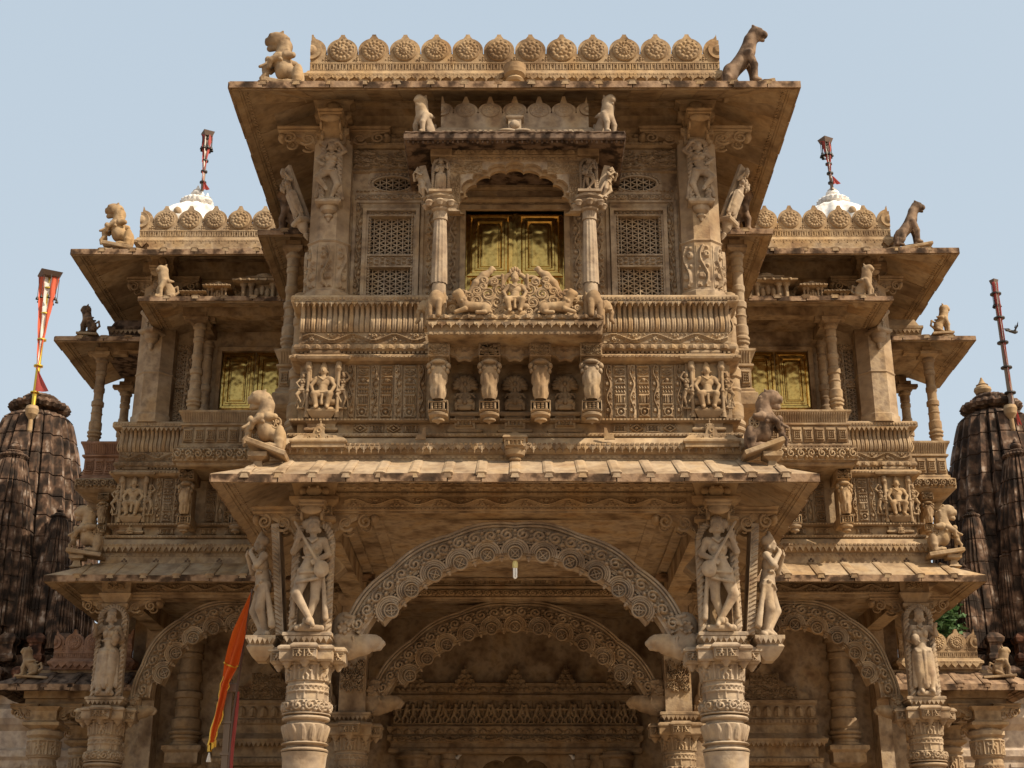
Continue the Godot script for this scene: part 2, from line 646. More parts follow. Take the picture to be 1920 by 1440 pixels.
func cp(ax: float, ay: float, az: float, bx: float, by: float, bz: float, ra: float, rb := -1.0) -> Array:
	return [Vector3(ax, ay, az), Vector3(bx, by, bz), ra, ra if rb < 0 else rb]

func el(x: float, y: float, z: float, rx: float, ry := -1.0, rz := -1.0) -> Array:
	return [Vector3(x, y, z), Vector3(rx, rx if ry < 0 else ry, rx if rz < 0 else rz)]

# limb through points [x, y, z, r]
func limb(p: Array) -> Array:
	var o := []
	for i in p.size() - 1:
		var a: Array = p[i]
		var b: Array = p[i + 1]
		o.append(cp(a[0], a[1], a[2], b[0], b[1], b[2], a[3], b[3]))
	return o

# ---------- carved figures, one unit tall, facing +z ----------
func body_core(lean: float, hair: float, bust := 0.042) -> Array:
	var b := [
		el(0.02 + lean, 0.5, 0, 0.108, 0.075, 0.078), cp(0.02 + lean, 0.54, 0, 0, 0.63, 0, 0.078, 0.066),
		el(0, 0.715, 0.005, 0.098, 0.085, 0.066), el(-0.045, 0.715, 0.055, bust), el(0.045, 0.715, 0.055, bust),
		cp(-0.11, 0.785, 0, 0.11, 0.785, 0, 0.04), cp(0, 0.8, 0, 0, 0.86, 0.005, 0.034, 0.032),
		el(0, 0.916, 0.012, 0.06, 0.073, 0.06), cp(0, 0.918, 0.062, 0, 0.898, 0.074, 0.008, 0.013), cp(-0.02, 0.873, 0.052, 0.02, 0.873, 0.052, 0.01),
		cp(-0.03, 0.935, 0.056, -0.012, 0.935, 0.062, 0.01), cp(0.03, 0.935, 0.056, 0.012, 0.935, 0.062, 0.01),
		el(hair, 0.95, -0.02, 0.05), cp(0, 0.965, 0, 0, 1.0, -0.005, 0.052, 0.034), cp(-0.045, 0.968, 0.02, 0.045, 0.968, 0.02, 0.018),
		el(-0.062, 0.885, 0.01, 0.018, 0.024, 0.018), el(0.062, 0.885, 0.01, 0.018, 0.024, 0.018),
		cp(-0.03, 0.99, 0.0, 0.03, 0.99, 0, 0.03), cp(-0.04, 0.98, 0.035, 0.04, 0.98, 0.035, 0.012), cp(-0.09, 0.635, 0.03, 0.09, 0.635, 0.03, 0.012), cp(-0.06, 0.64, 0.06, 0.06, 0.64, 0.06, 0.01),
		cp(-0.05, 0.805, 0.055, 0, 0.765, 0.085, 0.012), cp(0.05, 0.805, 0.055, 0, 0.765, 0.085, 0.012),
		cp(-0.1 + lean, 0.525, 0.04, 0.1 + lean, 0.515, 0.05, 0.02), cp(-0.08 + lean, 0.5, 0.075, 0.09 + lean, 0.49, 0.075, 0.014),
	]
	return b

func hand(x: float, y: float, z: float, dx: float, dy: float, dz: float) -> Array:
	var d := Vector3(dx, dy, dz).normalized()
	var s := d.cross(Vector3(0.2, 0.3, 1)).normalized()
	var c := Vector3(x, y, z)
	var o := [[c, c + d * 0.022, 0.02, 0.018]]
	for k in 4:
		var a := c + d * 0.025 + s * (k - 1.5) * 0.011
		o.append([a, a + d * (0.03 + 0.006 * sin(k + 0.6)) + Vector3(0, -0.004 * k, 0.003), 0.0075, 0.006])
	o.append([c - s * 0.018, c - s * 0.03 + d * 0.022, 0.008, 0.006])
	return o

func make_figures() -> void:
	var b := body_core(0.02, 0.075, 0.028)                # musician with a long lute, gourd low on the left
	b += limb([[-0.11, 0.785, 0, 0.037], [-0.165, 0.67, 0.0, 0.031], [-0.06, 0.6, 0.09, 0.022]]) + hand(-0.06, 0.6, 0.09, 1, -0.4, 0.3)
	b += limb([[0.11, 0.785, 0, 0.037], [0.19, 0.69, 0.02, 0.03], [0.135, 0.805, 0.08, 0.022]]) + hand(0.135, 0.805, 0.08, 0.2, 1, 0)
	b += limb([[0.075, 0.48, 0, 0.068], [0.13, 0.3, 0.06, 0.05], [0.115, 0.27, 0.055, 0.046], [-0.025, 0.06, 0.05, 0.026], [-0.05, 0.02, 0.1, 0.022]])
	b += limb([[-0.05, 0.48, 0, 0.066], [-0.045, 0.27, 0.0, 0.046], [0.03, 0.05, -0.02, 0.027], [0.075, 0.02, 0.03, 0.022]])
	b += [cp(-0.1, 0.53, 0.115, 0.185, 0.95, 0.075, 0.017, 0.013), el(-0.11, 0.515, 0.11, 0.078, 0.078, 0.032), el(-0.11, 0.515, 0.14, 0.05, 0.05, 0.012)]
	b += [cp(-0.12, 0.46, 0.02, -0.16, 0.1, 0, 0.018, 0.03), cp(0.15, 0.45, 0.02, 0.17, 0.12, -0.02, 0.015, 0.026), cp(-0.09, 0.44, 0.08, 0.13, 0.4, 0.09, 0.015)]
	b += [cp(-0.02, 0.062, 0.05, 0.0, 0.06, 0.07, 0.03), cp(0.02, 0.075, -0.02, 0.04, 0.075, 0, 0.03), cp(-0.12, 0.012, -0.02, 0.12, 0.012, 0, 0.03)]
	K.musician = figure(b, 0.0078, 0.0048)
	b = body_core(-0.02, -0.05)                   # flute player, both hands at the mouth
	b += limb([[-0.11, 0.785, 0, 0.037], [-0.16, 0.68, 0.08, 0.03], [-0.06, 0.83, 0.12, 0.022]]) + hand(-0.06, 0.83, 0.12, 0.8, 0.5, 0)
	b += limb([[0.11, 0.785, 0, 0.037], [0.17, 0.69, 0.07, 0.03], [0.08, 0.84, 0.13, 0.022]]) + hand(0.08, 0.84, 0.13, -0.5, 0.6, 0)
	b += limb([[-0.07, 0.48, 0, 0.07], [-0.075, 0.27, 0.05, 0.05], [-0.03, 0.05, 0, 0.028], [-0.04, 0.02, 0.07, 0.022]])
	b += limb([[0.05, 0.48, 0, 0.07], [0.09, 0.28, 0.08, 0.05], [-0.01, 0.07, 0.04, 0.028], [-0.02, 0.02, 0.1, 0.022]])
	b += [cp(-0.1, 0.87, 0.1, 0.16, 0.83, 0.12, 0.012), cp(-0.13, 0.48, -0.01, -0.17, 0.08, -0.04, 0.02, 0.035), cp(0.1, 0.46, 0.05, 0.15, 0.1, 0.0, 0.018, 0.03), cp(-0.12, 0.012, 0, 0.1, 0.012, 0.02, 0.03)]
	b += [cp(0, 1.0, 0, 0, 1.06, -0.01, 0.04, 0.012), cp(-0.05, 0.64, 0.05, 0.05, 0.62, 0.05, 0.02)]
	K.flute = figure(b, 0.0078, 0.0048)
	b = body_core(0.0, 0.0)                       # draped woman with a water pot
	b += limb([[0.11, 0.785, 0, 0.037], [0.17, 0.66, -0.02, 0.03], [0.1, 0.59, 0.08, 0.022]]) + hand(0.1, 0.59, 0.08, -0.6, 0.3, 0.5)
	b += limb([[-0.11, 0.785, 0, 0.037], [-0.19, 0.7, 0.04, 0.03], [-0.17, 0.79, 0.1, 0.022]]) + hand(-0.17, 0.79, 0.1, -0.2, 0.6, 0.6)
	b += limb([[-0.05, 0.48, 0, 0.085], [-0.065, 0.25, 0.02, 0.068], [-0.075, 0.06, 0.0, 0.045], [-0.085, 0.02, 0.07, 0.024]])
	b += limb([[0.06, 0.48, 0, 0.085], [0.06, 0.25, 0.02, 0.068], [0.055, 0.06, 0.0, 0.045], [0.065, 0.02, 0.07, 0.024]])
	b += [el(0.105, 0.65, 0.09, 0.06, 0.058, 0.055), cp(0.105, 0.69, 0.09, 0.105, 0.72, 0.09, 0.026, 0.036)]
	b += [cp(0.0, 0.5, 0.075, 0.0, 0.09, 0.05, 0.026, 0.034), cp(-0.04, 0.49, 0.07, -0.03, 0.12, 0.06, 0.014, 0.02), cp(0.04, 0.49, 0.07, 0.03, 0.12, 0.06, 0.014, 0.02), cp(-0.13, 0.46, 0.0, -0.13, 0.1, 0, 0.02, 0.03), cp(0.13, 0.46, 0, 0.14, 0.1, 0, 0.02, 0.03), cp(-0.1, 0.012, 0, 0.1, 0.012, 0.01, 0.03)]
	K.pot = figure(b, 0.0078, 0.0048)
	b = body_core(0.035, -0.04)                   # dancer with a raised knee and arms over the head
	b += limb([[-0.11, 0.785, 0, 0.036], [-0.2, 0.85, 0.02, 0.03], [-0.1, 0.98, 0.05, 0.022]]) + hand(-0.1, 0.98, 0.05, 0.8, 0.3, 0)
	b += limb([[0.11, 0.785, 0, 0.036], [0.21, 0.7, 0.03, 0.03], [0.13, 0.6, 0.1, 0.022]]) + hand(0.13, 0.6, 0.1, -0.5, -0.4, 0.3)
	b += limb([[-0.04, 0.48, 0, 0.068], [-0.1, 0.27, 0.03, 0.047], [-0.02, 0.05, 0, 0.027], [-0.06, 0.02, 0.06, 0.022]])
	b += limb([[0.09, 0.48, 0, 0.068], [0.18, 0.36, 0.09, 0.048], [0.06, 0.2, 0.05, 0.028], [0.04, 0.15, 0.1, 0.022]])
	b += [cp(0.12, 0.46, 0, 0.2, 0.08, -0.02, 0.018, 0.03), cp(-0.12, 0.46, 0, -0.18, 0.05, -0.02, 0.02, 0.03), cp(-0.12, 0.012, 0, 0.14, 0.012, 0, 0.03), cp(0.13, 0.0, 0, 0.13, 0.12, 0, 0.03, 0.025), el(0.13, 0.15, 0.01, 0.03)]
	K.dancer = figure(b, 0.0088, 0.0052)
	b = [el(0, 0.36, 0, 0.13, 0.09, 0.09), cp(0, 0.4, 0, 0, 0.5, 0, 0.1, 0.085), el(0, 0.6, 0, 0.125, 0.1, 0.08), cp(-0.13, 0.68, 0, 0.13, 0.68, 0, 0.05), cp(0, 0.7, 0, 0, 0.78, 0, 0.045), el(0, 0.84, 0.015, 0.07, 0.085, 0.07), cp(0, 0.845, 0.085, 0, 0.82, 0.095, 0.012), cp(0, 0.9, 0, 0, 1.02, -0.01, 0.075, 0.03), el(-0.08, 0.82, 0, 0.025), el(0.08, 0.82, 0, 0.025)]
	for s in [-1.0, 1.0]:                         # four-armed deity seated with the feet down
		b += limb([[0.13 * s, 0.68, 0, 0.042], [0.22 * s, 0.53, 0.03, 0.036], [0.17 * s, 0.4, 0.1, 0.03]])
		b += limb([[0.13 * s, 0.68, -0.02, 0.04], [0.25 * s, 0.64, -0.01, 0.034], [0.24 * s, 0.84, 0.02, 0.028], [0.24 * s, 0.93, 0.02, 0.035]])
		b += limb([[0.07 * s, 0.36, 0.02, 0.085], [0.15 * s, 0.33, 0.15, 0.062], [0.1 * s, 0.1, 0.12, 0.042], [0.11 * s, 0.05, 0.19, 0.03]])
		b += [cp(0.09 * s, 0.72, 0.05, 0, 0.64, 0.09, 0.014), cp(0.17 * s, 0.05, 0, 0.05 * s, 0.03, 0.05, 0.06)]
	b += [cp(-0.17, 0.38, 0.1, 0.17, 0.38, 0.1, 0.02), cp(-0.22, 0.22, -0.03, 0.22, 0.22, -0.03, 0.07), cp(0, 0.33, 0.09, 0, 0.14, 0.13, 0.03)]
	K.deity = figure(b, 0.011, 0.006)

	# beasts face -x; feet at y = 0
	b = [el(0.0, 0.15, 0.055, 0.058, 0.135, 0.05), el(0.0, 0.15, -0.055, 0.058, 0.135, 0.05), cp(-0.04, 0.17, 0, -0.16, 0.25, 0, 0.075, 0.09), el(-0.16, 0.24, 0, 0.095, 0.13, 0.1), cp(-0.17, 0.3, 0, -0.21, 0.36, 0, 0.095, 0.09)]
	b += limb([[-0.22, 0.35, 0, 0.085], [-0.175, 0.44, 0, 0.082], [-0.165, 0.53, 0, 0.082], [-0.2, 0.6, 0, 0.086]]) + [el(-0.258, 0.61, 0, 0.105, 0.096, 0.092), el(-0.333, 0.59, 0, 0.052, 0.044, 0.06)]
	b += [cp(-0.23, 0.535, 0, -0.325, 0.508, 0, 0.042, 0.034), cp(-0.36, 0.585, 0.0, -0.37, 0.555, 0.0, 0.014, 0.006), cp(-0.33, 0.525, 0.0, -0.345, 0.545, 0, 0.012, 0.006), cp(-0.2, 0.35, 0, -0.27, 0.34, 0, 0.07, 0.05)]
	for s in [-1.0, 1.0]:
		b += limb([[0.0, 0.1, 0.07 * s, 0.05], [0.0, 0.03, 0.07 * s, 0.036], [-0.1, 0.045, 0.075 * s, 0.032], [-0.14, 0.05, 0.075 * s, 0.026]])
		b += limb([[-0.13, 0.37, 0.08 * s, 0.055], [-0.06, 0.37, 0.09 * s, 0.035]])
		b += limb([[-0.2, 0.36, 0.085 * s, 0.045], [-0.29, 0.31, 0.09 * s, 0.032], [-0.31, 0.25, 0.06 * s, 0.026]])
		b += [cp(-0.2, 0.67, 0.05 * s, -0.185, 0.69, 0.056 * s, 0.02, 0.012), el(-0.31, 0.645, 0.055 * s, 0.024), el(-0.26, 0.565, 0.055 * s, 0.03, 0.028, 0.02), el(-0.365, 0.615, 0.02 * s, 0.014)]
		for k in 6:
			b.append(el(-0.25 + 0.014 * k, 0.39 - 0.018 * k + 0.012 * (k % 2), (0.06 + 0.008 * k) * s, 0.022))
			b.append(el(-0.13 + 0.01 * cos(k), 0.42 + 0.035 * k, 0.055 * s, 0.024))
	b += limb([[-0.35, 0.16, 0, 0.034], [-0.35, 0.24, 0.0, 0.042], [-0.34, 0.3, 0.0, 0.04]]) + [el(-0.335, 0.37, 0.0, 0.036, 0.042, 0.036), cp(-0.36, 0.29, 0.03, -0.41, 0.26, 0.04, 0.018), cp(-0.35, 0.18, 0.02, -0.39, 0.12, 0.03, 0.028, 0.02), cp(-0.39, 0.12, 0.03, -0.38, 0.06, 0.03, 0.018), cp(-0.34, 0.17, -0.03, -0.33, 0.08, -0.03, 0.026, 0.018)]
	K.gryphon = figure(b, 0.0078, 0.005)          # rearing lion with a small rider under the chin
	b = [el(0.2, 0.2, 0.05, 0.1, 0.14, 0.06), el(0.2, 0.2, -0.05, 0.1, 0.14, 0.06)]
	b += limb([[0.18, 0.24, 0, 0.1], [0.06, 0.38, 0, 0.1], [-0.04, 0.55, 0, 0.1], [-0.09, 0.72, 0, 0.085], [-0.16, 0.815, 0, 0.092], [-0.25, 0.8, 0, 0.06]])
	b += [cp(-0.19, 0.74, 0, -0.25, 0.72, 0, 0.03, 0.024), cp(-0.26, 0.805, 0, -0.28, 0.8, 0, 0.04, 0.034)]
	for s in [-1.0, 1.0]:
		b += limb([[0.24, 0.12, 0.07 * s, 0.055], [0.28, 0.03, 0.08 * s, 0.035], [0.17, 0.02, 0.08 * s, 0.03]])
		b += limb([[-0.04, 0.48, 0.08 * s, 0.06], [-0.1, 0.3, 0.09 * s, 0.045], [-0.1, 0.1, 0.08 * s, 0.036], [-0.16, 0.08, 0.08 * s, 0.03]])
		b += [cp(-0.13, 0.885, 0.055 * s, -0.12, 0.9, 0.06 * s, 0.024, 0.016), el(-0.22, 0.85, 0.045 * s, 0.022)]
	b += [cp(-0.2, 0.06, 0, 0.1, 0.02, 0, 0.045, 0.035)]
	K.lion_tall = figure(b, 0.0095, 0.0065)
	b = [el(0.1, 0.15, 0.05, 0.1, 0.14, 0.06), el(0.1, 0.15, -0.05, 0.1, 0.14, 0.06)]
	b += limb([[0.1, 0.2, 0, 0.1], [-0.02, 0.34, 0, 0.12], [-0.06, 0.5, 0, 0.1], [-0.07, 0.62, 0, 0.098], [-0.12, 0.64, 0.0, 0.08], [-0.17, 0.61, 0.0, 0.052]])
	b += [cp(-0.1, 0.56, 0, -0.165, 0.545, 0, 0.034, 0.024)]
	for s in [-1.0, 1.0]:
		b += limb([[-0.05, 0.36, 0.08 * s, 0.06], [-0.11, 0.2, 0.08 * s, 0.045], [-0.1, 0.03, 0.08 * s, 0.036], [-0.15, 0.02, 0.08 * s, 0.03]])
		b += limb([[0.14, 0.08, 0.08 * s, 0.05], [0.02, 0.02, 0.09 * s, 0.03]])
		b += [cp(-0.04, 0.71, 0.06 * s, -0.03, 0.74, 0.065 * s, 0.022, 0.01), cp(0.02, 0.36, 0.1 * s, 0.13, 0.38, 0.09 * s, 0.05, 0.02)]
	b += limb([[0.19, 0.12, 0, 0.03], [0.27, 0.2, 0, 0.022], [0.24, 0.32, 0, 0.022], [0.17, 0.27, 0, 0.02]])
	K.lion_sit = figure(b, 0.0095, 0.0065)
	b = []                                        # lion lying with folded legs
	b += limb([[0.32, 0.16, 0, 0.085], [0.15, 0.17, 0, 0.088], [-0.05, 0.18, 0, 0.1], [-0.12, 0.3, 0, 0.085], [-0.17, 0.4, 0.02, 0.095], [-0.23, 0.4, 0.03, 0.06]])
	b += [cp(-0.18, 0.33, 0.02, -0.25, 0.32, 0.02, 0.03, 0.024), el(0.32, 0.12, 0.06, 0.09, 0.1, 0.05), cp(0.3, 0.04, 0.09, 0.16, 0.035, 0.1, 0.036), cp(-0.05, 0.1, 0.09, -0.22, 0.04, 0.1, 0.045, 0.036), cp(-0.05, 0.1, -0.09, -0.22, 0.04, -0.1, 0.045, 0.036), cp(0.38, 0.1, 0, 0.42, 0.04, 0.08, 0.02)]
	for k in 7:
		b.append(el(-0.11 + 0.06 * sin(k * 0.9), 0.25 + 0.035 * k, 0.05 + 0.03 * cos(k * 0.9), 0.034))
	K.lion_lie = figure(b, 0.0105, 0.006)
	b = limb([[0.18, 0.02, 0, 0.02], [0.1, 0.14, 0, 0.06], [0, 0.26, 0, 0.06], [-0.07, 0.31, 0, 0.035], [-0.1, 0.36, 0, 0.032], [-0.15, 0.34, 0, 0.012]]) + [cp(0.1, 0.14, 0.04, 0.2, -0.02, 0.02, 0.04, 0.03)]
	K.peacock = figure(b, 0.0115, 0.009)
	b = [el(0.08, 0.3, 0, 0.17, 0.16, 0.13), el(-0.1, 0.36, 0, 0.11, 0.12, 0.1)]
	b += limb([[-0.17, 0.34, 0, 0.06], [-0.22, 0.22, 0.0, 0.045], [-0.2, 0.1, 0.0, 0.036], [-0.25, 0.04, 0, 0.03]])
	for s in [-1.0, 1.0]:
		b += limb([[-0.04, 0.24, 0.08 * s, 0.06], [-0.05, 0.02, 0.08 * s, 0.05]]) + limb([[0.17, 0.24, 0.08 * s, 0.06], [0.17, 0.02, 0.08 * s, 0.05]])
		b += [el(-0.05, 0.36, 0.11 * s, 0.07, 0.1, 0.025), cp(-0.17, 0.28, 0.05 * s, -0.25, 0.27, 0.06 * s, 0.018, 0.008)]
	K.elephant = figure(b, 0.011, 0.006)
	b = [el(0.08, -0.06, 0, 0.2, 0.17, 0.12), el(0.1, 0.14, 0, 0.15, 0.19, 0.11)]  # makara head, snout to -x
	b += limb([[0.0, -0.07, 0, 0.125], [-0.1, -0.055, 0, 0.115], [-0.18, -0.03, 0, 0.1], [-0.25, -0.015, 0, 0.078]]) + [cp(-0.08, 0.05, 0.05, -0.26, 0.045, 0.03, 0.022, 0.018), cp(-0.08, 0.05, -0.05, -0.26, 0.045, -0.03, 0.022, 0.018)]
	b += limb([[-0.29, 0.0, 0, 0.045], [-0.335, -0.035, 0, 0.034], [-0.305, -0.085, 0, 0.028], [-0.245, -0.1, 0, 0.022], [-0.2, -0.085, 0, 0.022], [-0.18, -0.13, 0, 0.022]])
	for s in [-1.0, 1.0]:
		b += [el(0.01, 0.19, 0.1 * s, 0.045, 0.036, 0.03), cp(0.0, 0.25, 0.09 * s, 0.09, 0.27, 0.09 * s, 0.03, 0.02), el(0.17, 0.0, 0.1 * s, 0.05, 0.06, 0.03)]
		for k in 7:
			b.append(el(0.1 + 0.06 * cos(k * 0.9), 0.13 + 0.06 * sin(k * 0.9), 0.115 * s, 0.022))
		for k in 8:
			b.append(el(0.02 + 0.012 * k * (k - 3.5) * 0.3 - 0.03, 0.02 - k * 0.028, (0.12 - 0.003 * k) * s, 0.016))
			b.append(el(0.23 + 0.01 * (k % 2), -0.16 + k * 0.03, 0.06 * s, 0.024))
	K.makara = figure(b, 0.0095, 0.0055)
	b = []                                        # seated figure on a lotus, for the small niches
	b += [el(0, 0.5, 0, 0.13, 0.15, 0.1), el(0, 0.72, 0.02, 0.07, 0.09, 0.07), cp(0, 0.78, 0, 0, 0.88, 0, 0.06, 0.02), cp(-0.24, 0.3, 0.05, 0.24, 0.3, 0.05, 0.08), cp(0, 0.42, 0.03, 0, 0.25, 0.12, 0.1, 0.08), cp(-0.18, 0.1, 0, 0.18, 0.1, 0, 0.1), cp(-0.24, 0.2, 0, 0.24, 0.2, 0, 0.05)]
	for s in [-1.0, 1.0]:
		b += limb([[0.12 * s, 0.58, 0, 0.05], [0.2 * s, 0.45, 0.05, 0.04], [0.1 * s, 0.36, 0.12, 0.035]]) + limb([[0.12 * s, 0.58, 0, 0.045], [0.28 * s, 0.56, 0, 0.04], [0.36 * s, 0.45, 0.02, 0.03]])
		b += limb([[0.32 * s, 0.05, 0, 0.05], [0.33 * s, 0.22, 0, 0.06], [0.3 * s, 0.33, 0, 0.045]])
	K.seated = figure(b, 0.018, 0.012)

# ---------- materials ----------
func noise_tex(freq: float, oct: int, stops: Array, seed_: int, size := 512, kind := FastNoiseLite.TYPE_SIMPLEX_SMOOTH) -> NoiseTexture2D:
	var f := FastNoiseLite.new()
	f.noise_type = kind
	f.frequency = freq
	f.fractal_octaves = oct
	f.seed = seed_
	var t := NoiseTexture2D.new()
	t.width = size
	t.height = size
	t.seamless = true
	t.noise = f
	var g := Gradient.new()
	g.offsets = PackedFloat32Array(stops.map(func(s): return s[0]))
	g.colors = PackedColorArray(stops.map(func(s): return s[1]))
	t.color_ramp = g
	return t

func stone(base: Color, grain: Texture2D, stain: Texture2D, bump: Texture2D, rough := 0.9, us := 0.9, st := Vector3(0.3, 0.22, 0.3)) -> StandardMaterial3D:
	var m := StandardMaterial3D.new()
	m.albedo_color = base.linear_to_srgb()
	m.roughness = rough
	m.metallic_specular = 0.3
	m.albedo_texture = grain
	m.uv1_triplanar = true
	m.uv1_world_triplanar = true
	m.uv1_scale = Vector3.ONE * us
	m.heightmap_enabled = true
	m.heightmap_texture = bump
	m.heightmap_scale = 0.4
	m.detail_enabled = true
	m.detail_albedo = stain
	m.detail_blend_mode = BaseMaterial3D.BLEND_MODE_MUL
	m.detail_uv_layer = BaseMaterial3D.DETAIL_UV_2
	m.uv2_triplanar = true
	m.uv2_world_triplanar = true
	m.uv2_scale = st
	return m

func gray(v: float) -> Color:
	return Color(v, v, v)

func make_materials() -> void:
	var grain := noise_tex(0.012, 5, [[0.0, Color(0.72, 0.7, 0.7)], [0.35, Color(0.9, 0.88, 0.87)], [0.6, Color(1, 0.985, 0.96)], [1.0, Color(0.86, 0.84, 0.84)]], 3)
	var bump := noise_tex(0.03, 4, [[0.0, gray(0.1)], [0.5, gray(0.6)], [1.0, gray(0.95)]], 9)
	var stain := noise_tex(0.008, 4, [[0.0, Color(0.55, 0.5, 0.46)], [0.32, Color(0.87, 0.84, 0.81)], [0.55, Color(1, 1, 1)], [0.8, Color(0.97, 0.93, 0.86)], [1.0, Color(0.8, 0.72, 0.66)]], 21)
	var sooty := noise_tex(0.011, 5, [[0.0, Color(0.3, 0.28, 0.26)], [0.3, Color(0.5, 0.46, 0.43)], [0.48, Color(0.88, 0.84, 0.8)], [1.0, Color(1, 1, 1)]], 33)
	var streak := noise_tex(0.012, 4, [[0.0, Color(0.2, 0.19, 0.185)], [0.38, Color(0.33, 0.3, 0.28)], [0.52, Color(0.5, 0.43, 0.38)], [0.66, Color(0.6, 0.52, 0.46)], [0.76, Color(0.72, 0.67, 0.62)], [0.86, Color(0.95, 0.93, 0.9)], [1.0, Color(1, 1, 1)]], 44)
	M.stone = stone(Color(0.355, 0.268, 0.172), grain, stain, bump)
	M.pale = stone(Color(0.385, 0.3, 0.206), grain, stain, bump)
	M.statue = stone(Color(0.4, 0.325, 0.24), grain, stain, bump)
	M.ochre = stone(Color(0.38, 0.278, 0.168), grain, stain, bump)
	M.red = stone(Color(0.27, 0.165, 0.115), grain, stain, bump)
	M.edge = stone(Color(0.37, 0.27, 0.185), grain, sooty, bump, 0.92, 0.9, Vector3(0.55, 0.5, 0.55))
	M.grime_and_hole_shade = stone(Color(0.2, 0.15, 0.115), grain, sooty, bump, 0.92, 0.9, Vector3(0.9, 0.6, 0.9))  # sooty dark stone; also the painted shade of the small wall holes
	M.spire = stone(Color(0.42, 0.35, 0.3), grain, streak, bump, 0.95, 0.9, Vector3(0.6, 0.45, 0.6))
	M.spire_red = stone(Color(0.42, 0.26, 0.2), grain, streak, bump, 0.95, 0.9, Vector3(0.6, 0.45, 0.6))
	M.shrine = stone(Color(0.5, 0.42, 0.34), grain, stain, bump, 0.95, 0.7, Vector3(0.25, 0.12, 0.25))
	M.plaster = stone(Color(0.8, 0.79, 0.76), grain, noise_tex(0.02, 4, [[0.0, gray(0.45)], [0.25, gray(0.85)], [0.5, gray(1.0)], [1.0, gray(1.0)]], 12), bump, 0.8)
	M.ground = stone(Color(0.37, 0.3, 0.225), grain, stain, bump, 0.95, 0.3, Vector3(0.1, 0.1, 0.1))
	M.vary = []                                   # the same sandstone from different blocks
	for k in 5:
		var c: StandardMaterial3D = M.stone.duplicate()
		c.albedo_color = [Color(0.355, 0.268, 0.172), Color(0.41, 0.317, 0.21), Color(0.305, 0.226, 0.145), Color(0.38, 0.277, 0.168), Color(0.35, 0.274, 0.188)][k].linear_to_srgb()
		c.uv1_offset = Vector3(0.3, 0.7, 0.2) * k
		c.uv2_offset = Vector3(0.5, 0.2, 0.9) * k
		M.vary.append(c)
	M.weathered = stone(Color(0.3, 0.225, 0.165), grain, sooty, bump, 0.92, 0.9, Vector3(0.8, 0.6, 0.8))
	var brass := StandardMaterial3D.new()
	brass.albedo_color = Color(0.6, 0.4, 0.12).linear_to_srgb()
	brass.metallic = 1.0
	brass.roughness = 0.2
	brass.heightmap_enabled = true
	brass.heightmap_texture = noise_tex(0.006, 2, [[0.0, gray(0.0)], [1.0, gray(1.0)]], 77)
	brass.heightmap_scale = 0.5
	brass.uv1_triplanar = true
	brass.uv1_world_triplanar = true
	brass.uv1_scale = Vector3.ONE * 1.6
	brass.albedo_texture = noise_tex(0.02, 4, [[0.0, Color(0.75, 0.72, 0.66)], [0.4, Color(0.95, 0.93, 0.9)], [1.0, Color(1, 1, 1)]], 78)
	M.brass = brass
	M.gilt = plain(Color(0.65, 0.42, 0.06), 0.3, 0.9)
	M.iron = plain(Color(0.05, 0.045, 0.04), 0.55, 0.6)
	M.pole = plain(Color(0.16, 0.11, 0.07), 0.5, 0.3)
	M.wood = plain(Color(0.1, 0.06, 0.04), 0.7)
	M.glass = plain(Color(0.85, 0.85, 0.82), 0.2)
	M.base = plain(Color(0.65, 0.58, 0.25), 0.5)
	M.orange = cloth(Color(0.62, 0.11, 0.012))
	M.crimson = cloth(Color(0.3, 0.05, 0.04))
	M.white = cloth(Color(0.62, 0.58, 0.52))
	M.gold_thread = plain(Color(0.7, 0.42, 0.05), 0.45, 0.5)
	M.leaf = cloth(Color(0.05, 0.1, 0.03))
	M.bark = plain(Color(0.09, 0.06, 0.04), 0.9)

func plain(c: Color, rough: float, metal := 0.0) -> StandardMaterial3D:
	var m := StandardMaterial3D.new()
	m.albedo_color = c.linear_to_srgb()
	m.roughness = rough
	m.metallic = metal
	return m

func cloth(c: Color) -> StandardMaterial3D:
	var m := plain(c, 0.85)
	m.backlight_enabled = true
	m.backlight = (c * 0.8).linear_to_srgb()
	m.cull_mode = BaseMaterial3D.CULL_DISABLED
	return m

